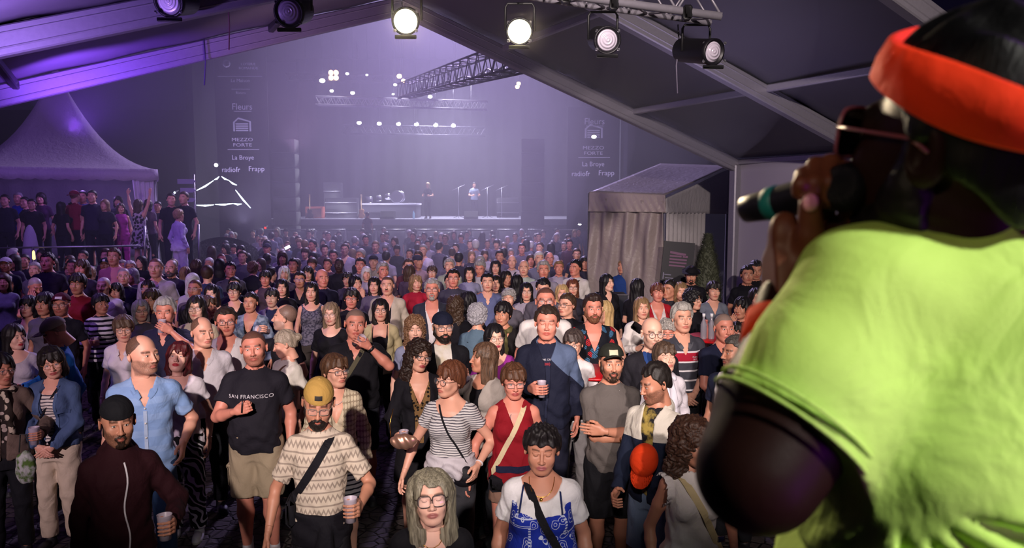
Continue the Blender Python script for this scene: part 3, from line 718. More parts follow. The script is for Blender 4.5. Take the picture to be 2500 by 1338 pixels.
# ---- hair in head space
def face_cut(sex, top_=.052, wide=.058, bottom=-.2):
    return lambda x, y, z: np.maximum(np.maximum(np.sqrt((x / wide) ** 2 + ((z + .03) / (top_ + .03)) ** 2) - 1, 0) * .05 - .002 - (z > top_) * 0, y + .028) if False else (np.maximum((np.sqrt((x / wide) ** 2 + (np.maximum(z + .03, 0) / (top_ + .03)) ** 2) - 1) * .05, y + .012))
def hair(style, sex='m', lod=0, seed=0):
    key = ('hair', style, sex, lod, seed)
    if key in HC: return HC[key]
    h = (.0040, .0055, .010)[lod]
    long_ = {'long': -.36, 'longcurly': -.33, 'mid': -.20, 'bob': -.15, 'bigcurly': -.24, 'verylong': -.46}.get(style)
    g = G((-.16, -.15, (long_ or -.16) - .04), (.16, .19, .20), h)
    th = {'buzz': .0045, 'short': .013, 'shortfull': .020, 'bald': .005, 'pixie': .020, 'bob': .020, 'long': .017, 'mid': .018, 'curlyshort': .026, 'longcurly': .026, 'bigcurly': .034, 'bun': .010, 'quiff': .016, 'spiky': .018, 'verylong': .016, 'bowl': .024, 'band': .010}[style]
    g.ell((0, .014, .030), (.076 + th, .094 + th, .086 + th * 1.05), 0)
    if style in ('quiff', 'shortfull', 'spiky'): g.ell((0, -.030, .100), (.058, .060, .026 + th * .5), .02)
    g.ell((0, .045, -.03), (.058 + th * .7, .050 + th, .06), .03)
    zlo = {'buzz': (.066, .012, -.05), 'short': (.072, .004, -.06), 'shortfull': (.072, -.006, -.07), 'bald': (.02, .02, -.055), 'pixie': (.04, -.02, -.085), 'curlyshort': (.05, -.02, -.08), 'bun': (.05, .0, -.06), 'quiff': (.076, .006, -.055), 'spiky': (.05, -.01, -.075), 'bowl': (.03, -.04, -.08), 'band': (.05, 0, -.06)}.get(style)
    tap = {'buzz': 1, 'short': 1, 'quiff': 1}.get(style)
    if long_:
        L = long_; cy = style in ('longcurly', 'bigcurly'); wz = .094 if style in ('long', 'verylong', 'mid') else .10
        if style == 'bigcurly': wz = .125
        zs = [L, lerp(L, .0, .35), -.06, .02, .06]; g.loft(zs, [wz * .85, wz * 1.08, wz, wz * .98, .06], [.055, .070, .083, .095, .07], [.055, .045, .03, .02, .015], k=.02, n=2.4)
    if style == 'bun': g.ell((0, .125, .02), (.035, .035, .038), .015)
    if style == 'band': g.ell((0, .118, -.01), (.022, .03, .05), .015)
    # carve face and neck
    if zlo:
        g.clip(lambda x, y, z: (.014 * np.exp(-((np.abs(x) - .050) / .014) ** 2) * (y < -.03) if sex == 'm' else 0) + np.interp(y[0, :, 0], [-.10, -.062, -.03, .0, .03, .09], [zlo[0], zlo[0] - .008, zlo[1] + (zlo[0] - zlo[1]) * .55, zlo[1], zlo[2] * .35 + zlo[1] * .65, zlo[2]]).astype(np.float32)[None, :, None] - z + .004 * np.sin(x * 90 + seed))
        if sex == 'm' or style in ('bun', 'band'): g.ell((0, -.105, .005), (.060, .058, .074), .004, 's')
        else: g.ell((.012, -.115, -.005), (.060, .058, .052), .004, 's')
        if style == 'bald': g.ell((0, -.055, .125), (.066, .12, .085), .006, 's')
    if long_:
        fr = .048 if style != 'bob' else .036
        g.ell((0, -.10, -.035), (.058 if style != 'bigcurly' else .068, .085, fr + .035 + .01), .006, 's')
        g.cap((0, -.06, -.07), (0, -.10, L - .05), .058, .085 if style not in ('bigcurly',) else .075, .01, 's')
        g.cap((0, .02, -.08), (0, .03, -.18), .048, .05, .004, 's') if lod < 2 else None
        g.cap((0, -.03, 0.02), (0, -.03, -.09), .064, .06, .01, 's')
    if style in ('pixie', 'bowl', 'bob', 'shortfull') and sex == 'f':
        n = 7   # fringe locks
        for i in range(n):
            t = i / (n - 1) * 2 - 1; x0 = t * .05 + .012; g.cap((x0 * .8, -.070, .092), (x0 + .012, -.0985 + .030 * t * t, .034 + .008 * math.sin(i * 2.3 + seed)), .014, .007, .008)
    if lod < 2:
        cz = style in ('curlyshort', 'longcurly', 'bigcurly')
        if cz: g.disp(lambda x, y, z: .0055 * np.sin(x * 150 + 3 * np.sin(z * 70 + seed)) * np.sin(z * 120 + 2 * np.sin(y * 90)) + .005 * np.sin(y * 130 + x * 60 + seed) * np.sin(z * 95 - x * 40) + .004 * np.sin(60 * x + 50 * z))
        elif style not in ('buzz', 'bald'):
            g.disp(lambda x, y, z: .0022 * np.sin(26 * np.arctan2(x, y + .01 - .6) * 3.2 + 3 * np.sin(z * 14 + seed)) + (.0028 * np.sin(11 * np.arctan2(x, y - .01) + 1.5 * np.sin(z * 16 + seed)) if style not in ('short', 'quiff') else .0024 * np.sin(x * 170 + 25 * y + 2 * np.sin(60 * y + seed)) + .0022 * np.sin(95 * y + 60 * x + seed) * np.sin(110 * z + 40 * x)))
        if style == 'spiky': g.disp(lambda x, y, z: .006 * np.sin(x * 160 + seed) * np.sin(y * 150 + z * 40) * ssn(.03, .1, z))
    v, f = g.mesh(); me = M().add(v, f).data('hair'); HC[key] = me; return me
def beard(style='full', lod=0):
    key = ('beard', style, lod)
    if key in HC: return HC[key]
    g = G((-.09, -.14, -.17), (.09, .05, .02), (.0038, .005, .009)[lod]); t = {'full': .011, 'short': .005, 'goatee': .007, 'stache': .006, 'long': .012}[style]
    if style == 'stache': g.cap((-.022, -.091, -.055), (0, -.102, -.051), .004, .0065, 0); g.cap((0, -.102, -.051), (.022, -.091, -.055), .0065, .004, .003)
    else:
        g.ell((0, -.030, -.070), (.046 + t, .052 + t, .046 + t), 0); g.ell((0, -.074, -.099), (.022 + t, .017 + t, .017 + t * 1.4), .02)
        for s in (-1, 1): g.cap((s * .052, -.0, -.058), (s * .022, -.062, -.096), .017 + t, .014 + t, .02); g.cap((s * .066, .0, -.0), (s * .058, -.01, -.05), .010 + t * .6, .016 + t * .6, .02)
        g.ell((0, -.085, -.066), (.026 + t, .014 + t, .016 + t), .012)
        if style == 'long': g.ell((0, -.075, -.125), (.036, .03, .035), .02)
        g.clip(lambda x, y, z: z - np.interp(np.abs(x[:, 0, 0]), [0, .018, .034, .048, .06, .08], [-.047, -.050, -.062, -.045, .0, .02]).astype(np.float32)[:, None, None] + 0 * y)
        g.ell((0, -.105, -.0685), (.019, .03, .0075), .003, 's'); g.clip(lambda x, y, z: y - .018 + 0 * z)
        if style == 'goatee': g.clip(lambda x, y, z: np.abs(x) - .030 + 0 * y)
        g.disp(lambda x, y, z: .0018 * np.sin(x * 240 + z * 60) * np.sin(z * 130))
    v, f = g.mesh(); me = M().add(v, f).data('beard'); HC[key] = me; return me
def hat(kind='back'):
    key = ('hat', kind)
    if key in HC: return HC[key]
    g = G((-.125, -.21, -.02), (.125, .21, .17), .0048)
    g.ell((0, .012, .040), (.090, .108, .088), 0)
    if kind in ('front', 'back', 'low', 'trucker'): g.ell((0, .012, .128), (.006, .006, .006), .004)
    z0 = .040; sgn = -1 if kind in ('front', 'low') else 1
    g.clip(lambda x, y, z: z0 + (.018 if kind != 'low' else 0) * np.clip(y / .1, -1, 1) * sgn * (1 if kind != 'brim' else 0) - z + 0 * x, .004)
    g.ell((0, .012, .020), (.080, .098, .090), .002, 's')
    if kind == 'brim':
        g.ell((0, .012, .043), (.15, .17, .008), .008); g.ell((0, .012, .030), (.080, .098, .075), .002, 's'); g.ell((0, .0, .14), (.02, .06, .025), .02, 's')
    else:
        sl, P = g.sub((-.08, -.21, 0), (.08, .21, .12), 0)
        x, y, z = P; yy = (y - .012) * sgn; yc = yy - .085
        zc = z0 + (.020 if sgn < 0 else .008) - 5.5 * x * x - yc * (-.10 if sgn < 0 else .12)
        d = np.maximum(np.sqrt((x / .072) ** 2 + (yc / .098) ** 2) * .08 - .08, np.abs(z - zc) - .0028); d = np.maximum(d, -(yy - .07)); g.put(sl, d.astype(np.float32), .003)
        if sgn > 0:
            pass
    v, f = g.mesh(); me = M().add(v, f).data('cap'); HC[key] = me; return me
def glasses(kind='round'):
    key = ('glasses', kind)
    if key in HC: return HC[key]
    m = M(); l = M(); w, hh, pw = {'round': (.0235, .0215, 2), 'square': (.0265, .0175, 4), 'big': (.030, .026, 3.2), 'read': (.021, .012, 3)}[kind]; r = .0015 if kind != 'big' else .0021
    for s in (-1, 1):
        pts = []
        for i in range(22):
            t = 2 * PI * i / 22; cx, sx = math.cos(t), math.sin(t); px_ = math.copysign(abs(cx) ** (2 / pw), cx) * w; pz_ = math.copysign(abs(sx) ** (2 / pw), sx) * hh
            pts.append(V3(s * (.033) + px_, -.107 + .5 * (px_ * s + .0) ** 2 * 8 + abs(px_ + s * .033) * .14 - .003, pz_ - .003))
        v, f = tube(pts, r, 6, closed=True); m.add(v, f)
        n = len(pts); c = sum(pts) / n; l.add([c] + pts, [(0, 1 + i, 1 + (i + 1) % n) for i in range(n)])
        v, f = tube([V3(s * (.033 + w), -.0985, .004), V3(s * .074, -.075, .005), V3(s * .0865, .0, .006), V3(s * .086, .02, -.004)], r * .9, 6); m.add(v, f)
    v, f = tube([V3(-.033 + w, -.109, .002), V3(0, -.1135, .006), V3(.033 - w, -.109, .002)], r, 6); m.add(v, f)
    a, b = m.data('glasses'), l.data('lens'); HC[key] = (a, b); return a, b
def lensm():
    if 'lens' in MC: return MC['lens']
    t = NT('lens'); t.setb(Base_Color=(.8, .85, 1, 1), Roughness=.03, Alpha=.07, Specular_IOR_Level=1.0); MC['lens'] = t.m; return t.m
def collar(g, sex, open_=True):
    fm = .84 if sex == 'f' else .94; m = M()
    for s_ in (-1, 1):
        v = []; f = []; n = 16
        for i in range(n + 1):
            t = i / n; a = PI / 2 - t * 1.75                       # round the back of the neck, then down the front edge
            if t < .62:
                q = t / .62; a = PI / 2 - q * 2.35; r = .066 * fm; x0 = r * math.cos(a); y0 = .014 + r * math.sin(a); z0 = 1.492 - .040 * q * q - .012
                o = V3(math.cos(a), math.sin(a), 0); inn = V3(x0, y0, z0); st = inn + V3(0, 0, .022) + o * .004; fo = inn + o * .034 + V3(0, 0, -.016 - .01 * q)
            else:
                q = (t - .62) / .38; x0 = lerp(.047 * fm, .018, q) if open_ else lerp(.047, .006, q); z0 = lerp(1.440, 1.375, q) if open_ else lerp(1.44, 1.425, q)
                ys = ysurf(g, s_ * (x0 + .03), z0 - .02); ys = -.09 if ys is None else ys
                yb = lerp(-.033, ys - .006, min(1, q * 1.6)); inn = V3(x0, yb, z0); w_ = .040 * (1 - .6 * q ** 3)
                st = inn + V3(.006, -.004, .008 * (1 - q)); y2 = ysurf(g, s_ * (x0 + w_), z0 - .018); y2 = yb if y2 is None else y2; fo = V3(x0 + w_, y2 - .006, z0 - .018)
            for p in (inn, st, fo): v.append(V3(p[0] * s_, p[1], p[2]))
        for i in range(n):
            for j in range(2):
                q = (i * 3 + j, i * 3 + 3 + j, i * 3 + 4 + j, i * 3 + 1 + j); f.append(q if s_ < 0 else q[::-1])
        m.add(v, f)
    return m.data('collar')
def person(px, py, h=1.72, sex='m', yaw=0, label='', group=None, skin_='fair', hair_=('short', '2a1c14'), top_=('tee', '222228'), bot=('long', '15161c'), pose=('down', 'down'),
           build=0, head_=(0, 0, 0), beard_=None, stub=None, glass=None, cap=None, lod=0, Y=None, extra=None, eyes='open', shoes='202024', stance=0.0, floor=0.0, wide=1.0, inner=None, lip=None, loc=None, slim=1.0, nm='person'):
    s = h / 1.75
    if Y is not None and loc is None: h = min(2.02, max(1.45, (at(px, py, Y)[2] - floor) / 1.63 * 1.75)); s = h / 1.75
    hz = floor + 1.63 * s
    if loc is None:
        if Y is None:
            k = (669 - py) / FPX; dz = -math.sin(PITCH) + math.cos(PITCH) * k; dy = math.cos(PITCH) + math.sin(PITCH) * k; Y = (hz - CAM_H) / dz * dy
        loc = at(px, py, Y); loc = (loc[0], loc[1], floor)
    yr = math.radians(yaw) + math.atan2(loc[0], loc[1]) * -1.0 * 0
    root = thing(nm, label, 'person', loc, yr, group); root.scale = (s * slim, s * slim, s); BUILD[root.name] = (sex, build)
    hy, hp, hr = [math.radians(a) for a in head_]
    body_me = body(sex, build, pose, hy, -hp, hr, wide, lod, eyes, (), stance)
    iris = plain('eye_iris', '1d120c', .2); white = plain('eye_white', 'cfc4bd', .3)
    scalp = None
    if hair_ and hair_[0] in ('buzz', 'bald'): scalp = (hair_[1], hair_[0])
    elif cap: scalp = (hair_[1] if hair_ else '2a1c14', 'buzz')
    if scalp: hair_ = None
    hx = hair_[4] if hair_ and len(hair_) > 4 else 1.0
    obj('body', body_me, [skin(skin_, stub, lip, scalp), white, iris], root)
    hc = head_center(sex); Rm = Matrix(rotm(hy, -hp, hr).tolist()).to_4x4(); hs = 1.06 if sex == 'f' else 1.10
    HM = Matrix.Translation(Vector(hc)) @ Rm @ Matrix.Scale(hs, 4)
    def headpart(name, me, mats, extra_m=None):
        o = obj(name, me, mats, root); o.matrix_local = HM if extra_m is None else HM @ extra_m; return o
    if hair_: headpart('hair', hair(hair_[0], sex, lod, hair_[3] if len(hair_) > 3 else 0), hairm(hair_[1], hair_[2] if len(hair_) > 2 else None), Matrix.Scale(wide * hx, 4, (1, 0, 0)))
    if beard_: headpart('beard', beard(beard_[0], lod), hairm(beard_[1]))
    if glass:
        a, b = glasses(glass[0]); o = headpart('glasses', a, plain('spectacle_frame', glass[1], .35)); l = obj('lens', b, lensm(), o)
    if cap:
        o = headpart('cap', hat(cap[0]), cloth(cap[1]))
        if len(cap) > 2: cap_badge(o, cap)
    if top_:
        tk = dict(top_[2]) if len(top_) > 2 and isinstance(top_[2], dict) else {}
        mt = tk.pop('mat', None) or cloth(top_[1]); col_ = tk.pop('collar', None)
        me = top(sex, build, pose, top_[0], lod=lod, **tk); g_ = TG[me.name]
        o = obj({'tee': 't_shirt', 'tank': 'sleeveless_top', 'long': 'long_sleeved_top', 'jacket': 'jacket', 'blouse': 'shirt', 'dress': 'dress'}[top_[0]], me, mt, root)
        if col_ and lod < 2: obj('collar', collar(g_, sex), col_ if not isinstance(col_, str) else cloth(col_), root)
    if inner:
        tk = dict(inner[2]) if len(inner) > 2 else {}; mt = tk.pop('mat', None) or cloth(inner[1])
        obj({'tee': 't_shirt', 'tank': 'sleeveless_top', 'blouse': 'shirt'}[inner[0]], top(sex, build, pose, inner[0], lod=lod, off=.006, **tk), mt, root)
    if bot:
        bk = dict(bot[2]) if len(bot) > 2 else {}; mt = bk.pop('mat', None) or cloth(bot[1])
        obj({'long': 'trousers', 'shorts': 'shorts', 'hot': 'shorts', 'skirt': 'skirt', 'crop': 'trousers'}[bot[0]], bottoms(sex, build, bot[0], lod=lod, stance=stance, **bk), mt, root)
    if True:
        for sd in (-1, 1):
            A = legs(sex, build, stance)[sd][2]; o = obj('shoe', shoe(), [plain('shoe', shoes, .6), plain('shoe_sole', 'b9b4ae' if shoes != '202024' else '303034', .7)], root, loc=(A[0], A[1] - .01, 0)); o.rotation_euler = (0, 0, sd * .12)
    root['_hm'] = 1
    del root['_hm']
    return root, HM
# ---------------------------------------------------------------- crowd
CUPM = None
def cupm():
    global CUPM
    if CUPM is None:
        t = NT('frosted_cup'); t.setb(Base_Color=srgb('cdbfd0'), Roughness=.35, Alpha=.62, Specular_IOR_Level=.6); d = NT('pale_drink'); d.setb(Base_Color=srgb('b9a3b8'), Roughness=.2, Alpha=.8); CUPM = (t.m, d.m)
    return CUPM
def cup(root, sex, build, pose, s, label, tilt=0.0, fill=.5, ax=None):
    """a frosted cup in the gripping hand on side s of the person root"""
    p, up = grip_point(sex, build, pose, s); M4 = root.matrix_basis; sc_ = root.scale[0]
    pw = Matrix.LocRotScale(root.location, root.rotation_euler, root.scale) @ Vector(p); up = np.array(up if ax is None else ax, float)
    if tilt == 0 and ax is None: up = V3(0, 0, 1) * .75 + up * .25
    up /= np.linalg.norm(up); uw = Matrix.Rotation(root.rotation_euler[2], 3, 'Z') @ Vector(up)
    c = thing('plastic_cup', label, 'cup', tuple(pw), 0, 'frosted plastic cups held in the crowd'); c.rotation_euler = uw.to_track_quat('Z', 'Y').to_euler()
    a, b = cupm()
    if 'cup' not in HC:
        HC['cup'] = (M().add(*lathe([(.029, -.065), (.0385, .070), (.0395, .072), (.0375, .070), (.0278, -.062)], 24)).data('cup'), M().add(*lathe([(.0272, -.060), (.0325, .005)], 20)).data('drink'))
    obj('cup_wall', HC['cup'][0], a, c)
    if fill > 0: obj('drink', HC['cup'][1], b, c)
    return c
def on_top(g, x, z): 
    y = ysurf(g, x, z); return V3(x, -.12 if y is None else y, z)
def topg(root):
    for ch in root.children:
        if ch.data and ch.data.name in TG: return TG[ch.data.name]
def strap(root, g, sex, side, z_end, w, mat, label, bagf=None, cat='bag', back=True, nm='shoulder_bag', wy=0.0, up=0.0):
    """a bag worn across the body: strap from the shoulder on `side` over the chest to the other hip"""
    b = thing(nm, label, cat, tuple(root.location), root.rotation_euler[2]); b.scale = root.scale
    g = (g if isinstance(g, tuple) else (g,)) + (torsog(*BUILD[root.name]),); pts = []; nr = []
    x0 = side * .085; x1 = -side * .17; n = 22
    pts.append(V3(x0, .10, 1.36)); nr.append((0, 1, .2)); pts.append(V3(x0, .045, 1.475)); nr.append((0, .3, 1))
    for i in range(n + 1):
        t = i / n; x = lerp(x0, x1, t ** 1.0); z = lerp(1.455, z_end, t); y = ysurf(g, x, z)
        if y is None: y = pts[-1][1] if i else -.02
        pts.append(V3(x, min(y, .03) - .008, z)); nr.append((x * .8, -1, .25 if i > 2 else 1.2))
    for k in range(2): pts = [pts[0]] + [(pts[i - 1] + pts[i] * 2 + pts[i + 1]) / 4 + V3(0, -.001, 0) for i in range(1, len(pts) - 1)] + [pts[-1]]
    pts.append(V3(x1 * 1.12, .02, z_end - .02)); nr.append((x1, 0, 0)); 
    obj('strap', M().add(*ribbon(pts, nr, w, .004)), mat, b, False)
    if bagf: bagf(b, V3(x1, pts[-2][1], z_end))
    return b
def decal(root, g, body, size, z, mat, nm='printed_lettering', x=0.0, sp=1.0, arc=0.0):
    cu = bpy.data.curves.new('txt', 'FONT'); cu.body = body; cu.size = size; cu.align_x = 'CENTER'; cu.resolution_u = 2; cu.space_character = sp
    o = bpy.data.objects.new('txt', cu); C.objects.link(o); dg = bpy.context.evaluated_depsgraph_get(); dg.update(); me = bpy.data.meshes.new_from_object(o.evaluated_get(dg)); C.objects.unlink(o); bpy.data.objects.remove(o)
    for v in me.vertices:
        px_, pz_ = x + v.co.x, z + v.co.y - arc * v.co.x ** 2
        ys = [ysurf(g, px_ + a * g.h, pz_ + b_ * g.h) for a in (-.5, .5) for b_ in (-.5, .5)]; ys = [q for q in ys if q is not None]
        v.co = (px_, (sum(ys) / len(ys) if ys else -.15) - .008, pz_)
    me.update(); return obj(nm, me, mat, root, False)
def stripf(root, g, pts2, w, mat, nm, th=.004, lift=.004):
    pts = [on_top(g, x, z) + V3(0, -lift, 0) for x, z in pts2]; return obj(nm, M().add(*ribbon(pts, [(p[0] * 2, -1, 0) for p in pts], w, th)), mat, root, False)
def necklace(root, g, drop, w, mat, pend=None):
    pts = []
    for i in range(25):
        a = PI * i / 24; x = w * math.cos(a); z = 1.475 - drop * math.sin(a) ** .8 if 0 < i < 24 else 1.475; y = ysurf(g, x, z); y = -.02 - .05 * math.sin(a) if y is None else y; pts.append(V3(x, min(y, .02) * 1.0 - .004 - .055 * 0, z))
    bg = G((-.2, -.2, 1.3), (.2, .2, 1.56), .012)
    o = obj('necklace', M().add(*tube(pts, .0022, 6)), mat, root)
    if pend: obj('pendant', M().add(*lathe([(.002, -.012), (.009, -.004), (.009, .004), (.002, .012)], 12, pts[12] + V3(0, -.006, -.012))), mat, o)
    return o
def watch(root, sex, build, pose, s, mat, r=.030, w=.012, nm='wristwatch', t_=.03):
    S, E, W = joints(sex, build, pose)[s][:3]; d_ = (E - W) / np.linalg.norm(E - W); c = W + d_ * t_
    return obj(nm, M().add(*lathe([(r * .93, -w), (r * 1.03, -w * .9), (r * 1.05, 0), (r * 1.03, w * .9), (r * .93, w)], 22, c, d_)), mat, root)
def cap_badge(o, cap):
    zf = .075 if len(cap) < 5 else .068; m = M(); R = 1 if cap[0] in ('front', 'low', 'trucker') or len(cap) > 4 else -1; w_, h_ = cap[3] if len(cap) > 3 else (.026, .014)
    v = []; f = []; n = 6
    for i in range(n + 1):
        for j in range(5):
            x = lerp(-w_, w_, i / n); z = zf + lerp(-h_, h_, j / 4); k = 1 - (x / .090) ** 2 - ((z - .04) / .088) ** 2; y = .012 - .108 * math.sqrt(max(k, .01)) - .003; v.append((x, y * R if R > 0 else -y + .024, z))
    for i in range(n):
        for j in range(4): q = (i * 5 + j, (i + 1) * 5 + j, (i + 1) * 5 + j + 1, i * 5 + j + 1); f.append(q if R > 0 else q[::-1])
    obj('badge' if len(cap) < 5 else 'cap_opening', M().add(v, f), plain('badge', cap[2], .7), o, False)
# ---------------------------------------------------------------- the place
random.seed(7)
ALU = plain('aluminium', '86828e', .45, .35, .08, 30, var=.12); BLK = plain('black_paint', '0b0b10', .55); STEEL = plain('galvanised_steel', '9a98a4', .4, .8)
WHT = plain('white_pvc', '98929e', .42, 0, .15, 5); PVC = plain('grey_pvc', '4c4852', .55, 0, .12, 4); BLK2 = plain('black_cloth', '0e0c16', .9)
t = NT('cobbles'); tc = t.coord(); br = t.n('ShaderNodeTexVoronoi', feature='DISTANCE_TO_EDGE'); t.link(t.mix(.04, tc, t.noise(3, 2, tc).outputs[1]), br.inputs[0]); br.inputs['Scale'].default_value = 9
nz = t.noise(30, 4, tc); stn = t.mix(nz.outputs[0], srgb('2a2526'), srgb('5a5250')); t.setb(Base_Color=t.mix(t.step(br.outputs[0], 0, .06), srgb('100f10'), stn), Roughness=.85, Specular_IOR_Level=.15)
t.bump(t.step(br.outputs[0], 0, .12), .8, .02); COB = t.m
struct('floor', M().add(*box((0, 40, -.05), (90, 120, .1))), COB)
# marquee over the near square: frames R-A-L, running away from the camera at 28 degrees
FR = V3(3.842, 13.05, 3.60); FU = V3(-math.cos(math.radians(28)), -math.sin(math.radians(28)), 0); FN = V3(.4695, -.8829, 0); FW = 6.0; FRise = 6.0 * math.tan(math.radians(18))
def fr(t, s, dz=0.0):   # t 0..2 across the span, s metres along the tent
    return FR + FU * FW * t + FN * s + V3(0, 0, FRise * (1 - abs(1 - t)) + dz)
def beam(a, b, w, h, up=V3(0, 0, 1)):
    a = np.array(a); b = np.array(b); d = b - a; L = np.linalg.norm(d); d /= L; x = np.cross(d, up); x /= np.linalg.norm(x); z = np.cross(x, d)
    return bbox_((a + b) / 2, (w, L, h), .012, np.stack([x, d, z], 1))
S2 = 2.7; n_ = 0
for i, s in enumerate((0, S2, 2 * S2)):
    for side in (0, 1):
        m = M(); a, b = (fr(0, s, -.13), fr(1, s, -.13)) if side == 0 else (fr(1, s, -.13), fr(2, s, -.13))
        m.add(*beam(a, b, .12, .22)); 
        for k in (-.055, .055): m.add(*beam(a + V3(0, 0, k), b + V3(0, 0, k), .135, .018))
        n_ += 1; struct('trim_%d' % n_, m, ALU)
for s in (0, S2, 2 * S2):
    for t_ in (0, 2):
        p = fr(t_, s); m = M().add(*bbox_((p[0], p[1], p[2] / 2 - .05), (.22, .16, p[2] - .1), .02, rotm(math.radians(28)))); n_ += 1; struct('trim_%d' % n_, m, ALU)
for t_ in (.0, .37, .75, 1.28, 1.72, 2.0):
    for j in range(2):
        a = fr(t_, j * S2, -.06); b = fr(t_, (j + 1) * S2, -.06); n_ += 1; struct('trim_%d' % n_, M().add(*beam(a, b, .07, .09)), BLK if t_ > 1 else ALU)
def sheet(P00, P10, P11, P01, nu, nv, fn, th=.01):
    v = []; f = []; P00, P10, P11, P01 = map(np.array, (P00, P10, P11, P01)); nn = np.cross(P10 - P00, P01 - P00); nn = nn / np.linalg.norm(nn)
    for l in (0, 1):
        for i in range(nu + 1):
            for j in range(nv + 1):
                u, w = i / nu, j / nv; p = (P00 * (1 - u) + P10 * u) * (1 - w) + (P01 * (1 - u) + P11 * u) * w
                v.append(p + nn * (fn(u, w) + (th if l else 0)))
    N = (nu + 1) * (nv + 1)
    for i in range(nu):
        for j in range(nv):
            a = i * (nv + 1) + j; q = (a, a + nv + 1, a + nv + 2, a + 1); f.append(q[::-1]); f.append(tuple(k + N for k in q))
    ed = [(i * (nv + 1), (i + 1) * (nv + 1)) for i in range(nu)] + [((i + 1) * (nv + 1) + nv, i * (nv + 1) + nv) for i in range(nu)] + [(j + 1, j) for j in range(nv)] + [(nu * (nv + 1) + j, nu * (nv + 1) + j + 1) for j in range(nv)]
    for a, b in ed: f.append((a, b, b + N, a + N))
    return np.array(v), f
m = M()
for side in (0, 1):
    for j in range(2):
        a, b = (0, 1) if side == 0 else (1, 2)
        m.add(*sheet(fr(a, j * S2), fr(b, j * S2), fr(b, (j + 1) * S2), fr(a, (j + 1) * S2), 24, 10, lambda u, w: (-.05 * math.sin(PI * w) * math.sin(PI * u) + .008 * math.sin(u * 40 + w * 3)) * (-1 if side else 1) * -1))
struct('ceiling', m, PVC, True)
m = M()
for j in range(2):
    a = fr(0, j * S2, -.1); b = fr(0, (j + 1) * S2, -.1); m.add(*sheet((a[0], a[1], .02), (b[0], b[1], .02), b, a, 40, 24, lambda u, w: .02 * math.sin(u * 9 + w * 5) + .012 * math.sin(u * 22 - w * 16) * (1 - w)))
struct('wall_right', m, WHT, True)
# ---- the small white tent in front of the marquee's corner
T = thing('party_tent', 'small off-white party tent with crinkled front panel beside the marquee post', 'tent', at(1610, 700, 14.6)[:2] + (0,))
TO = V3(*T.location)
def tp(px, py, Y): return V3(*at(px, py, Y)) - TO
A_, B_, C_, D_ = tp(1440, 470, 14.8), tp(1622, 478, 14.0), tp(1781, 405, 16.3), tp(1612, 400, 17.6)
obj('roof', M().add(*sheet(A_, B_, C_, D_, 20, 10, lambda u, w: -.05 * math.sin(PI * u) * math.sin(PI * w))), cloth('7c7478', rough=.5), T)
g2 = lambda p, z: V3(p[0], p[1], z)
def folds(u, w): return .05 * math.sin(u * 23 + 3 * w) * (1 - .3 * w) + .035 * math.sin(u * 41 - w * 9) * w + .05 * math.sin((u + w) * 13) * (1 - w)
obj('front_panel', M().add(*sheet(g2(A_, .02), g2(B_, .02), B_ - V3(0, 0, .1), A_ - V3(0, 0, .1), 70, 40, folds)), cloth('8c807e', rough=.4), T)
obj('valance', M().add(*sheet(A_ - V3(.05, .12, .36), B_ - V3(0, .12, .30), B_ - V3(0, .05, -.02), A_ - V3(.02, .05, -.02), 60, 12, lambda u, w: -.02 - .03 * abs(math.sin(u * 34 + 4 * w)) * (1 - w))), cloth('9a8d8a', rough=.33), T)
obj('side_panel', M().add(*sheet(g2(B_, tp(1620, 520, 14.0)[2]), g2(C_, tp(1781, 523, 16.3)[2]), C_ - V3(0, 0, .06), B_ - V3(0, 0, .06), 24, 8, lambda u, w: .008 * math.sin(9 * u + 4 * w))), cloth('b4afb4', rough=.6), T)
E1 = tp(1720, 523, 15.4)
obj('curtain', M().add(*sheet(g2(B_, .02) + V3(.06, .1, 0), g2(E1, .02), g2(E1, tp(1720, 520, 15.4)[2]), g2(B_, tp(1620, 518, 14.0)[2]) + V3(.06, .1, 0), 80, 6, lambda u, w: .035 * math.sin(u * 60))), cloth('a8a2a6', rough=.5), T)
for p in (A_, B_, C_): obj('tent_post', M().add(*bbox_((p[0], p[1] + .06, p[2] / 2), (.07, .07, abs(p[2])), .01)), STEEL, T)
# ---- pagoda tent on the raised terrace
struct('floor_terrace', M().add(*box((-14.6, 24.0, .56), (14.2, 11.2, 1.12))), plain('terrace_boards', '191522', .8))
PX = thing('pagoda_tent', 'white pagoda tent with a scalloped valance, lit violet, over the terrace', 'tent', (-12.75, 21.6, 1.12), math.radians(29)); PX.scale = (.94, .94, 1)
m = M(); half = 2.45; ze = 2.62; zp = 5.5; rings = 14; N_ = 40
def sq(th): c, s = math.cos(th), math.sin(th); k = 1 / max(abs(c), abs(s)); return c * k, s * k
v = []; f = []
for i in range(rings + 1):
    u = i / rings; r = half * (1 - u) ** 1.0; z_ = ze + (zp - ze) * (u ** 2.3 * .82 + u * .18); r = max(r, .04)
    for k in range(N_): x_, y_ = sq(2 * PI * k / N_ + PI / 4); v.append((x_ * r, y_ * r, z_))
for i in range(rings):
    for k in range(N_): f.append((i * N_ + k, i * N_ + (k + 1) % N_, (i + 1) * N_ + (k + 1) % N_, (i + 1) * N_ + k))
f.append(tuple(rings * N_ + k for k in range(N_))); m.add(v, f); obj('roof', m, cloth('a89cae', rough=.6), PX)
v = []; f = []; n = 176
for k in range(n):
    x_, y_ = sq(2 * PI * k / n + PI / 4); sc_ = .045 * abs(math.sin(2 * PI * k / n * 22)); v += [(x_ * 2.47, y_ * 2.47, ze + .01), (x_ * 2.49, y_ * 2.49, ze - .27 - sc_), (x_ * 2.47, y_ * 2.47, ze - .27 - sc_), (x_ * 2.45, y_ * 2.45, ze + .01)]
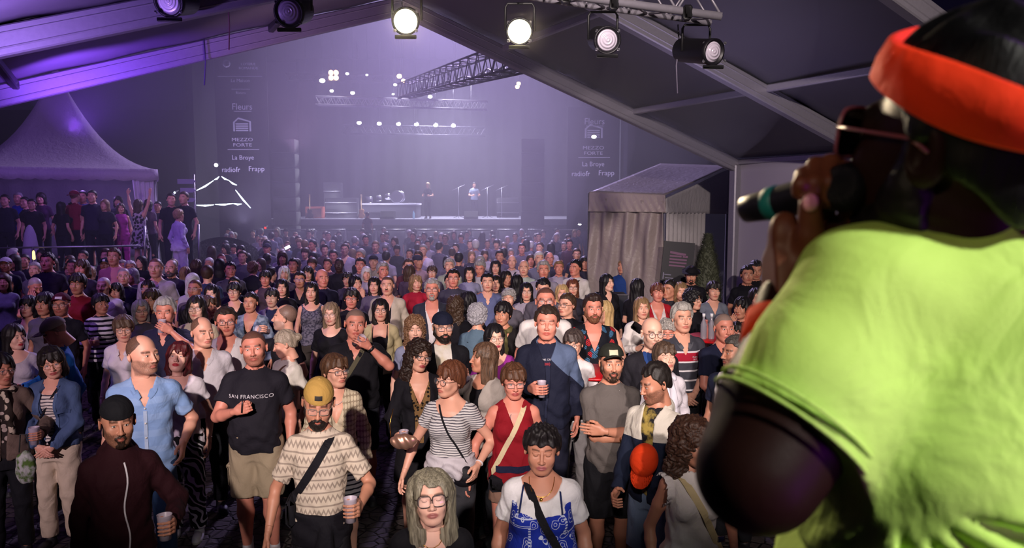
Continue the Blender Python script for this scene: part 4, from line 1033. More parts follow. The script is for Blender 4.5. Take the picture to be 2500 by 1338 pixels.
for k in range(n):
    q = (k + 1) % n
    for a in range(4): f.append((k * 4 + a, q * 4 + a, q * 4 + (a + 1) % 4, k * 4 + (a + 1) % 4))
obj('valance', M().add(v, f), cloth('bcb0c2', rough=.6), PX)
for x_, y_ in ((-1, -1), (1, -1), (1, 1), (-1, 1)): obj('tent_post', M().add(*bbox_((x_ * 2.40, y_ * 2.40, 1.3), (.07, .07, 2.6), .01)), ALU, PX)
obj('back_panel', M().add(*sheet((-2.38, 2.4, .02), (2.38, 2.4, .02), (2.38, 2.4, 2.5), (-2.38, 2.4, 2.5), 40, 10, lambda u, w: .03 * math.sin(u * 40))), cloth('bdb2c6', rough=.6), PX)
obj('curtain', M().add(*sheet((1.98, -2.38, .02), (2.40, -2.38, .02), (2.40, -2.38, 2.4), (1.80, -2.38, 2.4), 30, 10, lambda u, w: .03 * math.sin(u * 30))), cloth('d4cbdb', rough=.6), PX)
R_ = thing('metal_railing', 'grey tube railing along the edge of the raised terrace', 'railing', (-14, 18.35, 0))
rl = lambda px, py, Y=18.35: V3(*at(px, py, Y)) - V3(-14, 18.35, 0)
obj('rail', M().add(*tube([rl(-260, 610), rl(342, 600)], .025, 10)), STEEL, R_)
for px, y0, y1 in ((80, 602, 660), (-150, 604, 660), (352, 552, 618), (484, 548, 630)): obj('rail_post', M().add(*tube([rl(px, y0), rl(px + 3, y1 + 30)], .028, 10)), STEEL, R_)
o = obj('patio_umbrella_cover', M().add(*lathe([(.02, 1.18), (.07, 1.12), (.13, .95), (.20, .4), (.25, .02), (.2, 0)], 24)), cloth('c8c2d6'), loc=at(77, 640, 18.9)[:2] + (1.12,)); tag(o, 'closed pale parasol standing behind the terrace railing', 'parasol')
o = obj('candle_lantern', M().add(*lathe([(.02, 0), (.035, .02), (.032, .1), (.028, .19), (.01, .22)], 14)), glow('candle', 'ffdf8a', 2.2), loc=V3(*at(83, 634, 18.1))); tag(o, 'small glowing yellow lantern hanging at the terrace railing', 'lantern')
# ---- sign posts, lit tent edges beyond the terrace
sg = thing('direction_sign', 'pole with three pale violet arrow boards beside the terrace stairs', 'sign', (at(478, 560, 23)[0], 23, 1.1)); so = V3(*sg.location)
obj('pole', M().add(*tube([(0, 0, 0), (0, 0, 2.6)], .03, 10)), STEEL, sg)
for y0, y1, w in ((437, 449, 45), (459, 470, 38), (483, 493, 40)):
    a = V3(*at(478 - w, y0, 22.95)) - so; b = V3(*at(478, y1, 22.95)) - so; zc = (a[2] + b[2]) / 2; hh = (a[2] - b[2]) / 2; v = []
    for yy in (-.06, -.035): v += [(a[0], yy, zc - hh), (b[0] - .08, yy, zc - hh), (b[0], yy, zc), (b[0] - .08, yy, zc + hh), (a[0], yy, zc + hh)]
    obj('arrow_board', M().add(v, [(0, 1, 2, 3, 4), (9, 8, 7, 6, 5)] + [(i + 5, (i + 1) % 5 + 5, (i + 1) % 5, i) for i in range(5)]), plain('sign_board', '8c7fae', .6), sg, False)
LT = glow('white_glow', 'dff2ff', 6.0); LW = glow('lamp_white', 'f4f0ff', 30.0); LA = glow('lamp_warm', 'ffc98a', 30.0)
def rod(a, b, r, mat, lab, grp=None, nm='lit_tent_edge', n=8):
    o = obj(nm, M().add(*tube([a, lerp(V3(*a), V3(*b), .5) - V3(0, 0, .03), b], [r * .3, r, r * .3], n)), mat); tag(o, lab, 'light', grp); return o
for a, b, w in (((480, 465), (521, 441), 'left slope, lower'), ((523, 439), (535, 431), 'left slope, upper'), ((541, 431), (558, 440), 'right slope top'), ((559, 441), (578, 452), 'right slope middle'), ((575, 464), (612, 508), 'right slope foot'),
                ((480, 501), (522, 500), 'level line, left end'), ((525, 499), (568, 497), 'level line, middle'), ((570, 497), (590, 498), 'level line, right end')):
    rod(at(*a, 30), at(*b, 30), .032, LT, 'white light tube on the tent frame left of the stage, ' + w, 'white light tubes on the tent frame left of the stage')  # light reflected by the far tent's edges, put in as glowing rods
def dot(px, py, Y, r, mat, lab, grp=None, sq_=1.0, nm='stage_lamp'):
    m = M(); p = V3(*at(px, py, Y)); v, f = lathe([(r * .3, -r * sq_ * .9), (r * .8, -r * sq_ * .6), (r, 0), (r * .8, r * sq_ * .6), (r * .3, r * sq_ * .9)], 12); m.add(v, f)
    o = thing(nm, lab, 'stage light', tuple(p), 0, grp); obj('lens', m, mat, o)
    hm = M(); hm.add(*lathe([(r * .5, .26), (r * .95, .1), (r * 1.12, .02), (r * 1.12, -.02)], 12, (0, 0, 0), (0, .9, .25))); obj('housing', hm, BLK, o)
    if Y > 31 and py < 380: obj('hanging_rod', M().add(*tube([(0, .1, r * .9), (0, .1, 10.74 - p[2])], .009, 5)), BLK, o)
    return o
dot(528, 403, 30, .075, LW, 'round white lamp on top of the lit tent frame beside the stage', nm='festoon_lamp'); dot(427, 470, 24, .04, LT, 'small white lamp behind the two people in black on the terrace', nm='festoon_lamp')
dot(1415, 548, 30, .07, LW, 'flat white lamp low at the right end of the stage', None, .35, 'festoon_lamp'); o = dot(648, 556, 30, .05, glow('red_led', 'ff3020', 3), 'tiny red lamp at the left end of the crowd barrier', None, 1, 'festoon_lamp')
# ---- the stage
SY = 35.0
struct('floor_stage', M().add(*box((-3.4, SY + 4, 1.95), (16.5, 8, .3))), plain('stage_deck', '8f8c9c', .35))
struct('trim_stage_front', M().add(*box((-3.4, SY - .03, .97), (16.8, .08, 1.7))), BLK)
struct('wall_stage_back', M().add(*sheet((-12, SY + 8, 1), (6, SY + 8, 1), (6, SY + 8, 11), (-12, SY + 8, 11), 90, 4, lambda u, w: .12 * math.sin(u * 120))), plain('black_drape', '100e16', .95), True)
struct('wall_stage_left', M().add(*box((-13.6, SY + 2, 5.5), (.3, 9, 11))), BLK2); struct('wall_stage_right', M().add(*box((4.9, SY + 3, 5.0), (.3, 9, 10))), plain('grey_drape', '3c3a4a', .95))
struct('ceiling_stage', M().add(*box((-4, SY + 4, 10.9), (20, 10, .2))), BLK2)
# buildings and ground behind
struct('wall_houses', M().add(*box((-4, 60, 5), (160, 1, 10))), plain('night_facade', '0a0914', .95))
def truss(p, q, w=.3, nseg=12, r=.025, nm='lighting_truss', lab='', mat=None, up=V3(0, 0, 1), grp=None):
    p = V3(*p); q = V3(*q); d = q - p; L = np.linalg.norm(d); d = d / L; x = np.cross(d, up); x /= np.linalg.norm(x); z = np.cross(x, d); T_ = thing(nm, lab, 'truss', tuple(p), 0, grp); c = [(a * x + b * z) * w / 2 for a, b in ((-1, -1), (1, -1), (1, 1), (-1, 1))]
    m = M(); mat = mat or ALU
    for k in c: obj('chord', M().add(*tube([k, k + d * L], r, 8)), mat, T_)
    for s in range(4):
        a, b = c[s], c[(s + 1) % 4]
        for i in range(nseg):
            u0, u1 = i / nseg, (i + 1) / nseg
            m.add(*tube([(a if i % 2 else b) + d * L * u0, (b if i % 2 else a) + d * L * u1], r * .5, 5, False))
    obj('lacing', m, mat, T_)
    if p[1] > 30:
        for u in (.1, .5, .9): e_ = d * L * u; obj('suspension_chain', M().add(*tube([e_, e_ + V3(0, 0, 10.74 - p[2] - e_[2])], .012, 5)), BLK, T_)
    return T_
truss(at(773, 246, 33), at(1190, 258, 33), .34, 40, .03, lab='bright silver truss hanging across the front of the stage')
truss(at(840, 316, 38), at(1185, 322, 38), .4, 30, .03, lab='rear stage truss carrying a row of six white lamps', mat=plain('dark_truss', '35313f', .5, .4))
truss(at(700, 188, 36), at(1160, 196, 36), .3, 36, .03, lab='dim upper stage truss behind the four-cell blinder', mat=BLK)
truss(at(1335, 118, 11.5), at(985, 222, 27), .45, 40, .022, lab='dark cable-laden truss running from the marquee towards the stage', mat=plain('dark_truss', '35313f', .5, .4))
cb = M(); random.seed(3)
for i in range(9):
    pts = []
    for k in range(24):
        u = k / 23; p = V3(*at(lerp(1335, 985, u), lerp(118, 222, u), lerp(11.5, 27, u))); pts.append(p + V3(.22 * math.sin(u * 9 + i * 2), 0, -.12 - .16 * abs(math.sin(u * (9 + i) + i))))
    cb.add(*tube(pts, .02, 5))
o = obj('cable_loom', cb, BLK); tag(o, 'loose bundle of black cables hanging under the dark truss', 'cables', kind='stuff')
row = [(877, 300), (926, 302), (973, 303), (1017, 304), (1064, 306), (1107, 307)]
for i, (x, y) in enumerate(row): dot(x, y, 37.6, .115, LW, 'white stage lamp, ' + ('first', 'second', 'third', 'fourth', 'fifth', 'sixth')[i] + ' from the left in the row of six on the rear truss', 'white lamps in a row on the rear truss', .7)
for x, y, r, w in ((787, 197, .13, 'flat white lamp left of the four-cell blinder'), (848, 180, .08, 'small white lamp just right of the four-cell blinder'), (896, 183, .06, 'smallest white lamp of the upper truss right of the blinder'), (861, 227, .10, 'white lamp above the silver truss near its left end'),
                   (965, 207, .08, 'white lamp just under the pair of warm lamps'), (960, 230, .06, 'small white lamp over the middle of the silver truss'), (1050, 236, .10, 'white lamp above the silver truss near its right half'), (810, 222, .09, 'white lamp hanging at the left end of the silver truss'), (1450, 334, .10, 'white lamp shining over the right sponsor banner')):
    dot(x, y, 34 if x < 1400 else 30, r, LW, w, None, .7)
bl = thing('blinder_lamp', 'four-cell warm blinder lamp at the upper left of the stage', 'stage light', at(815, 184, 34))
for dx in (-.11, .11):
    for dz in (-.11, .11): obj('cell', M().add(*lathe([(.02, -.05), (.1, -.03), (.1, .03), (.02, .05)], 16, (dx, -.05, dz), (0, 1, 0))), LA, bl)
obj('housing', M().add(*bbox_((0, .05, 0), (.52, .14, .52), .02)), BLK, bl)
for x, y, r, w in ((975, 186, .11, 'upper one of the two warm lamps over the middle of the stage'), (985, 197, .09, 'lower one of the two warm lamps over the middle of the stage'), (1266, 204, .09, 'upper warm lamp of the pair under the dark truss near the marquee'), (1263, 212, .09, 'lower warm lamp of the pair under the dark truss near the marquee')): dot(x, y, 33, r, LA, w, None, .9)
# sponsor banners
TXT = plain('banner_print', 'c9c6d6', .7)
def text(s, x, z, h, mats, par, font_w=1.0, y=-.06, nm='lettering', al='CENTER', th=.004, rx=PI / 2):
    cu = bpy.data.curves.new(nm, 'FONT'); cu.body = s; cu.size = h / .7; cu.align_x = al; cu.extrude = th; cu.resolution_u = 3; o0 = bpy.data.objects.new('t', cu); C.objects.link(o0); dg = bpy.context.evaluated_depsgraph_get(); dg.update(); me = bpy.data.meshes.new_from_object(o0.evaluated_get(dg)); C.objects.unlink(o0); bpy.data.objects.remove(o0); me.materials.clear(); me.materials.append(mats)
    o = bpy.data.objects.new(nm, me); C.objects.link(o); o.parent = par; o.location = (x, y, z); o.rotation_euler = (rx, 0, 0); o.scale = (font_w, 1, 1); return o
def tline(x0, x1, z, h, par): obj('printed_line', M().add(*box(((x0 + x1) / 2, -.055, z), (x1 - x0, .01, h))), TXT, par, False)
def banner(px, lab, full=True):
    Y = 32.5; k = Y / FPX; b = thing('sponsor_banner', lab, 'banner', (at(px, 500, Y)[0], Y, 0)); zz = lambda py: at(px, py, Y)[2]
    z1 = zz(70 if full else 262); z0 = .1; obj('banner_cloth', M().add(*bbox_((0, 0, (z0 + z1) / 2), (126 * k, .08, z1 - z0), .02)), plain('banner_black', '100e18', .8), b)
    t = lambda s, dx, py, h, fw=1.0: text(s, dx * k, zz(py), h * k, TXT, b, fw)
    if full:
        t('BCV', 4, 103, 14, 1.2); t('LOTERIE', 20, 160, 6, 1.1); t('ROMANDE', 20, 170, 6, 1.1)
        obj('round_logo', M().add(*lathe([(9 * k, 0), (9 * k, .02), (6.6 * k, .02), (6.6 * k, 0)], 24, (-32 * k, -.055, zz(156)), (0, 1, 0))).add(*lathe([(3.4 * k, 0), (3.4 * k, .02)], 16, (-32 * k, -.055, zz(156)), (0, 1, 0))), TXT, b)
        tline(-54 * k, 52 * k, zz(187), 1 * k, b); t('La Maison', 0, 201, 8); tline(-22 * k, 22 * k, zz(218), 1 * k, b); t('Riviera', 0, 230, 6)
    zo = 0 if full else 36
    t('Fleurs', 2, 268 + zo, 15, .95); tline(-18 * k, 24 * k, zz(272 + zo), 1.2 * k, b)
    # the little striped house emblem
    if True:
        zb = zz(322 + zo * .45); q = M(); s_ = k
        for i in range(4): q.add(*box((0 * s_, -.055, zb + (3 + 5.2 * i) * s_), (30 * s_, .012, 3 * s_)))
        for sx in (-19, 20): q.add(*box((sx * s_, -.055, zb + 12 * s_), (4 * s_, .012, 22 * s_)))
        q.add([(-21 * s_, -.06, zb + 23 * s_), (-8 * s_, -.06, zb + 34 * s_), (-8 * s_, -.06, zb + 30 * s_), (-18 * s_, -.06, zb + 21 * s_)], [(0, 1, 2, 3)]); q.add([(-8 * s_, -.06, zb + 34 * s_), (22 * s_, -.06, zb + 25 * s_), (22 * s_, -.06, zb + 22 * s_), (-8 * s_, -.06, zb + 30 * s_)], [(0, 1, 2, 3)])
        obj('house_emblem', q, TXT, b, False)
    zo2 = 0 if full else 20
    t('MEZZO', 0, 345 + zo2, 8, 1.35); t('FORTE', 0, 358 + zo2, 8, 1.35); tline(-36 * k, 40 * k, zz(365 + zo2), 1.2 * k, b)
    t('La Broye', 0, 390 + zo2 * .8, 11, .95); t('radiofr', -30, 420 + zo2 * .5, 12, .95); t('Frapp', 32, 418 + zo2 * .5, 12, 1.0); return b
banner(598, 'tall black banner with white sponsor logos at the left of the stage'); banner(1447, 'black banner with white sponsor logos right of the stage, behind the party tent', False)
# crowd barrier
for i in range(12):
    x0 = at(622 + i * 74, 560, 32)[0]; x1 = at(622 + (i + 1) * 74, 560, 32)[0]; zt = at(700, 561, 32)[2]
    b = thing('crowd_barrier', 'grey metal crowd barrier panel, ' + 'first second third fourth fifth sixth seventh eighth ninth tenth eleventh twelfth'.split()[i] + ' from the left', 'barrier', ((x0 + x1) / 2, 32, 0), 0, 'crowd barrier panels before the stage'); w = x1 - x0 - .02
    obj('panel', M().add(*sheet((-w / 2, 0, .03), (w / 2, 0, .03), (w / 2, 0, zt - .06), (-w / 2, 0, zt - .06), 12, 1, lambda u, q: .01 * math.sin(u * 60))), plain('barrier_panel', '5d586c', .6, .3), b)
    obj('top_rail', M().add(*tube([(-w / 2, -.03, zt), (w / 2, -.03, zt)], .03, 8)), STEEL, b)
    for sx in (-1, 1): obj('upright', M().add(*bbox_((sx * (w / 2 - .02), -.02, zt / 2), (.05, .06, zt), .008)), STEEL, b)
# backline on the stage
SF = 2.1
def gat(px, Y=37.0): return (at(px, 530, Y)[0], Y, SF)
rs = thing('drum_riser', 'low grey platform under the drums on the stage', 'platform', gat(958, 38)); obj('deck', M().add(*bbox_((0, 0, .68), (2.7, 2.0, .1), .02)), plain('riser_deck', '8a8698', .5), rs); obj('skirt', M().add(*bbox_((0, 0, .32), (2.62, 1.94, .62), .02)), plain('riser_skirt', '2b2836', .9), rs)
def drum(px, r, d, ax, lab, z=.74, Y=37.6, nm='drum'):
    D = thing(nm, lab, 'drum', gat(px, Y)[:2] + (SF + z,)); a = V3(*ax)
    obj('shell', M().add(*lathe([(r, -d / 2), (r, d / 2)], 26, (0, 0, r if ax[2] < .5 else d / 2), ax)), plain('drum_shell', '4b4458', .35), D)
    for s in (-1, 1): obj('hoop', M().add(*lathe([(r * .97, s * d / 2 - .015), (r * 1.05, s * d / 2 - .015), (r * 1.05, s * d / 2 + .015), (r * .97, s * d / 2 + .015)], 26, (0, 0, r if ax[2] < .5 else d / 2), ax)), plain('chrome', 'd8d8e0', .2, 1), D)
drum(972, .30, .40, (0.15, 1, 0), 'large bass drum with a pale hoop on the drum riser'); drum(902, .17, .3, (0, 0, 1), 'silver floor drum at the left end of the riser'); drum(926, .13, .25, (0, 0, 1), 'middle one of the small drums beside the bass drum', .84); drum(948, .14, .2, (0, .3, 1), 'small drum nearest to the bass drum', .95)
am = thing('amplifier', 'orange-red amplifier cabinet at the left of the stage', 'amplifier', gat(770)); obj('cabinet', M().add(*bbox_((0, 0, .28), (.85, .5, .56), .03)), plain('orange_vinyl', '9c4a38', .7), am); obj('grille', M().add(*bbox_((0, -.255, .26), (.72, .02, .42), .01)), plain('grille', '53332f', .9), am)
for px, w, lab in ((836, 1.6, 'dark keyboard rack left of the drum riser'), (815, .9, 'tall dark amplifier stack at the back left of the stage'), (1240, 1.1, 'dark rack of cases at the right of the stage')):
    a = thing('equipment_case', lab, 'case', gat(px, 38.4 if px != 815 else 40)); obj('case_body', M().add(*bbox_((0, 0, .5 if px != 815 else .9), (w, .6, 1.0 if px != 815 else 1.8), .03)), plain('case_black', '1d1a26', .6), a)
    for q in (.25, .75): obj('case_edge', M().add(*bbox_((0, -.31, q * (1.0 if px != 815 else 1.8)), (w, .02, .03), .005)), STEEL, a)
def guitar(px, lab, body, Y=36.2):
    g_ = G((-.2, -.05, 0), (.2, .05, .5), .012); g_.ell((0, 0, .14), (.165, .035, .14), 0); g_.ell((0, 0, .36), (.125, .035, .11), .05); v, f = g_.mesh(); a = thing('guitar', lab, 'guitar', gat(px, Y), 0); o = obj('guitar_body', M().add(v, f), plain('guitar_' + body, body, .3), a)
    obj('neck', M().add(*bbox_((0, -.02, .72), (.05, .03, .62), .008)), plain('maple', 'a08058', .5), a); obj('headstock', M().add(*bbox_((0, -.02, 1.08), (.08, .03, .14), .01)), plain('maple2', '6a4a34', .5), a)
    obj('stand', M().add(*tube([(-.2, -.15, 0), (0, .05, .3), (.2, -.15, 0)], .012, 6)).add(*tube([(0, .25, 0), (0, .05, .6)], .012, 6)), BLK, a)
guitar(883, 'light wooden acoustic guitar on a stand in front of the drum riser', 'b07a48'); guitar(757, 'dark electric guitar leaning beside the orange amplifier', '2a1a18')
for px, lab in ((947, 'black wedge monitor at the stage edge before the drum riser'), (1150, 'black wedge monitor at the right of the stage edge')):
    a = thing('stage_monitor', lab, 'speaker', gat(px, 35.35)); v = [(x, y, z) for x in (-.32, .32) for y, z in ((-.25, 0), (.25, 0), (.25, .36), (-.1, .36), (-.25, .1))]
    obj('cabinet', M().add(v, [(0, 1, 2, 3, 4), (9, 8, 7, 6, 5)] + [(i + 5, (i + 1) % 5 + 5, (i + 1) % 5, i) for i in range(5)]), BLK, a, False)
a = thing('water_bottle', 'pale blue water bottle standing on the stage floor', 'bottle', gat(1010, 35.8)); obj('bottle', M().add(*lathe([(.045, 0), (.05, .02), (.05, .26), (.02, .31), (.02, .34)], 14)), plain('bottle_blue', '9fd0e8', .2), a); obj('bottle_cap', M().add(*lathe([(.024, .335), (.024, .37)], 12)), plain('cap_blue', '5a86c8', .4), a)
for px, Y, lab in ((1190, 37.5, 'left microphone stand at the right side of the stage'), (1225, 38, 'right microphone stand at the right side of the stage'), (1120, 37, 'microphone stand beside the long-haired person on the stage')):
    a = thing('microphone_stand', lab, 'microphone stand', gat(px, Y)); obj('stand_pole', M().add(*tube([(0, 0, 0), (0, 0, 1.5)], .014, 6)), STEEL, a); obj('boom', M().add(*tube([(-.3, 0, 1.35), (.3, 0, 1.62)], .012, 6)), STEEL, a)
    obj('stand_foot', M().add(*tube([(-.25, .1, .02), (0, 0, .12), (.25, .1, .02)], .014, 6)), BLK, a)
# PA towers at both sides
for px, Y, lab in ((700, 33, 'tall dark loudspeaker column left of the stage opening'), (1300, 33, 'tall dark loudspeaker column right of the stage opening')):
    a = thing('loudspeaker_tower', lab, 'speaker', (at(px, 500, Y)[0], Y, 0))
    for i in range(9): obj('speaker_cabinet', M().add(*bbox_((0, 0, .3 + i * .62), (1.0, .7, .6), .03)), plain('pa_black', '16141f', .7), a)
# ---- truss over the near crowd with theatre lamps
TA = V3(*at(-350, -250, 6.9)); TB = V3(*at(1762, 40, 5.9)); w = .30
TT = thing('lamp_truss', 'silver tube truss carrying the theatre lamps across the marquee', 'truss', tuple(TA)); d = TB - TA
d1 = V3(0, .06, .29); d2 = V3(0, .30, .02); d3 = V3(0, .36, .3)
for dd, r in ((V3(0, 0, 0), .030), (d1, .025), (d2, .022), (d3, .022)): obj('chord', M().add(*tube([dd, d + dd], r, 14)), ALU, TT)
lc = M(); nn_ = 22
for i in range(nn_):
    a = d * (i / nn_); b = d * ((i + .5) / nn_); c = d * ((i + 1) / nn_)
    lc.add(*tube([a, b + d1], .010, 6)); lc.add(*tube([b + d1, c], .010, 6)); lc.add(*tube([a + d2, b + d3], .009, 6)); lc.add(*tube([b + d3, c + d2], .009, 6)); lc.add(*tube([a, b + d2], .010, 6)); lc.add(*tube([b + d2, c], .010, 6))
obj('lacing', lc, ALU, TT)
for u in (.72, .79, .84, .89, .965): p = d * u; obj('clamp', M().add(*bbox_(tuple(p + V3(0, 0, -.01)), (.07, .09, .11), .015)), BLK, TT)
GL = NT('fresnel_lens'); GL.setb(Base_Color=srgb('b8b0c2'), Roughness=.25, Metallic=.0, Specular_IOR_Level=1.0); w_ = GL.n('ShaderNodeTexWave', wave_type='RINGS', rings_direction='Y'); GL.link(GL.coord(), w_.inputs[0]); w_.inputs['Scale'].default_value = 14; GL.bump(w_.outputs[1], .5, .01); FL = GL.m
LIT = glow('lit_lens', 'fff1b8', 14.0)
def fresnel(px, py, r_px, yaw, pitch, lit, lab, Y=6.1, yoke=True, ln=.30):
    p = V3(*at(px, py, Y)); r = r_px * Y / FPX; L = thing('theatre_lamp', lab, 'theatre lamp', tuple(p)); ax = rotm(math.radians(yaw), math.radians(pitch)) @ V3(0, -1, 0)
    pf = lambda q: lathe(q, 28, (0, 0, 0), ax)
    o = obj('lamp_housing', M().add(*pf([(r * .85, -ln), (r * 1.12, -ln + .03), (r * 1.15, -.05), (r * 1.22, -.03), (r * 1.22, .01), (r * 1.05, .012), (r * 1.03, -.03)])), plain('lamp_black', '14121a', .45, .3), L)
    obj('lens', M().add(*pf([(r * 1.02, -.012), (r * .8, .006), (r * .45, .018), (r * .1, .024)])), LIT if lit else FL, L)
    if yoke:
        s = V3(1, 0, 0); q = -ax * ln * .5; top_ = q + V3(0, 0, r * 2.4); obj('yoke', M().add(*tube([q + s * r * 1.3, top_ + s * r * 1.3 - V3(0, 0, .03), top_ + s * r * 1.1, top_ - s * r * 1.1, top_ - s * r * 1.3 - V3(0, 0, .03), q - s * r * 1.3], .010, 8)), BLK, L)
    for a in (40, 140, 220, 320): u = V3(math.cos(math.radians(a)), 0, math.sin(math.radians(a))); obj('clip', M().add(*bbox_(tuple(u * r * 1.24 + ax * .01), (.022, .02, .022), .004)), STEEL, L)
    obj('colour_frame_holder', M().add(*bbox_(tuple(ax * .0 + V3(0, 0, -r * 1.35)), (r * 1.9, .02, .03), .004)), BLK, L); return L
fresnel(990, 52, 27, 3, 16, True, 'lit theatre lamp glowing pale yellow, left of the brighter one'); fresnel(1268, 77, 27, -2, 14, True, 'brightest lit theatre lamp under the right end of the truss')
fresnel(1483, 98, 27, 8, 14, False, 'unlit theatre lamp between the brightest lamp and the end of the truss'); fresnel(1742, 127, 26, 28, 12, False, 'unlit black theatre lamp at the right end of the truss', ln=.42)
fresnel(705, 30, 30, -6, 18, False, 'unlit theatre lamp hanging before the marquee beam'); fresnel(412, 3, 31, -8, 16, False, 'unlit theatre lamp cut by the top edge, before the violet beam')
for lo, hi, rad, col, e in ((at(990, 52, 6.0), (0, 0, 0), .1, (1, .9, .6), 0), ): pass
for px, ln_, lab in ((1647, 10, 'x'), ): pass
def cord(pts, r, lab, mat): o = obj('hanging_cord', M().add(*tube([at(*p) for p in pts], r, 6)), mat); tag(o, lab, 'cord')
cord([(1655, 60, 6.4), (1658, 110, 6.4), (1651, 160, 6.4), (1654, 228, 6.4)], .006, 'thin pale cord dangling beside the lamp at the end of the truss', plain('cord_grey', '5a5468', .7))
cord([(498, 95, 9), (502, 150, 9), (499, 208, 9)], .008, 'thin dark cord hanging from the marquee beam', plain('cord_dark', '3a3450', .7)); cord([(556, -5, 7), (560, 60, 7), (559, 122, 7)], .006, 'reddish cord hanging across the marquee beam', plain('cord_red', '7a4a5a', .7))
# ---- things at the right by the tents
ps = thing('poster_easel', 'dark poster board with pink graphic, leaning before the party tent', 'poster', at(1655, 700, 13.3)[:2] + (0,)); po = V3(*ps.location)
q = [V3(*at(x, y, 13.25)) - po for x, y in ((1622, 588), (1697, 594), (1688, 692), (1612, 684))]
v = q + [p + V3(0, .04, 0) for p in q]; obj('board', M().add(v, [(3, 2, 1, 0), (4, 5, 6, 7)] + [(i, (i + 1) % 4, (i + 1) % 4 + 4, i + 4) for i in range(4)]), plain('poster_navy', '15131f', .5), ps, False)
def bil(u, w_): return (q[0] * (1 - u) + q[1] * u) * (1 - w_) + (q[3] * (1 - u) + q[2] * u) * w_ + V3(0, -.012, 0)
gm = M()
for (u0, w0, u1, w1, k) in ((.22, .24, .74, .30, .04), (.22, .34, .60, .38, 0), (.22, .42, .78, .46, 0), (.22, .50, .78, .54, 0), (.22, .58, .74, .62, 0), (.64, .33, .80, .38, 0)): gm.add([bil(u0, w0), bil(u1, w0 + k), bil(u1, w1 + k), bil(u0, w1)], [(0, 3, 2, 1)])
obj('pink_print', gm, plain('pink_print', '6c4866', .6), ps, False); gm = M()
for (u0, w0, u1, w1) in ((.10, .83, .32, .85), (.14, .91, .40, .93), (.78, .80, .92, .84), (.78, .87, .9, .9), (.06, .79, .09, .96)): gm.add([bil(u0, w0), bil(u1, w0), bil(u1, w1), bil(u0, w1)], [(0, 3, 2, 1)])
obj('small_print', gm, plain('grey_print', '77738a', .6), ps, False)
for s in (0, 1): obj('easel_leg', M().add(*tube([q[s] * .5 + q[3 - s] * .5 if 0 else bil(.12 + .76 * s, .98), V3(q[3 - s][0], .05, 0)], .018, 6)), BLK, ps)
cf = thing('potted_conifer', 'slim green conifer standing between the poster and the marquee post', 'plant', at(1725, 700, 13.5)[:2] + (0,)); g_ = G((-.45, -.45, .35), (.45, .45, 2.35), .035)
zc_ = at(1725, 566, 13.5)[2]; g_.loft([.45, .8, 1.4, 1.9, zc_], [.20, .27, .24, .14, .02], [.20, .27, .24, .14, .02], k=0); g_.disp(lambda x, y, z: .035 * np.sin(x * 60) * np.sin(y * 55) * np.sin(z * 48)); v, f = g_.mesh(); m = M().add(v, f); random.seed(5)
for i in range(3600):
    z_ = .45 + (zc_ - .5) * random.random(); R0 = np.interp(z_, [.45, .8, 1.4, 1.9, zc_], [.22, .29, .26, .16, .03]); a = random.random() * 6.283; p = V3(R0 * math.cos(a), R0 * math.sin(a), z_); o_ = V3(math.cos(a), math.sin(a), .9) * .045; s_ = V3(-math.sin(a), math.cos(a), 0) * .010
    m.add([p - s_, p + s_, p + o_ + V3(random.uniform(-.02, .02), 0, 0)], [(0, 1, 2)])
obj('crown', m, plain('conifer_green', '4d5140', .8, var=.4), cf); obj('pot', M().add(*lathe([(.16, 0), (.2, .36), (.22, .4), (.19, .4)], 20)), plain('pot', '3b3438', .8), cf)
fc = thing('flight_case', 'black flight case with steel corners standing left of the party tent', 'case', at(1492, 700, 13.6)[:2] + (0,)); obj('case_body', M().add(*bbox_((0, 0, .62), (.55, .5, 1.2), .02)), plain('case_blue', '181a2a', .5), fc)
for x in (-.27, .27): obj('corner_trim', M().add(*bbox_((x, -.25, .62), (.03, .03, 1.22), .006)), STEEL, fc)
obj('edge_trim', M().add(*bbox_((0, -.25, 1.22), (.56, .03, .03), .006)), STEEL, fc); obj('latch', M().add(*bbox_((.1, -.265, .8), (.07, .03, .09), .008)), STEEL, fc)
dk = thing('dj_desk', 'black desk with lit gear edges before the two people in dark clothes', 'desk', at(1822, 740, 11.35)[:2] + (0,)); obj('desk_body', M().add(*bbox_((0, 0, .5), (.95, .45, 1.0), .02)), BLK2, dk)
for x, z in ((-.42, 1.02), (.12, 1.15)): obj('gear', M().add(*bbox_((x, 0, z), (.42, .3, .05), .01)), plain('gear_silver', 'b9b9c2', .25, .8), dk)
def bar_table(px, py, Y, r, lab):
    p = at(px, py, Y); b = thing('bar_table', lab, 'table', (p[0], p[1], 0)); h = p[2]
    obj('table_top', M().add(*lathe([(r * .96, h - .03), (r, h - .02), (r, h - .005), (r * .97, h)], 36)), plain('red_laminate', 'c8141e', .35), b); obj('table_leg', M().add(*tube([(0, 0, .03), (0, 0, h - .02)], .035, 12)), STEEL, b); obj('table_foot', M().add(*lathe([(.24, 0), (.24, .015), (.05, .04)], 24)), STEEL, b); return p
bar_table(1448, 905, 7.15, .33, 'red round bar table before the person in the flowered shirt'); p = bar_table(1752, 822, 8.9, .36, 'red round bar table with bottles behind the person in the navy polo')
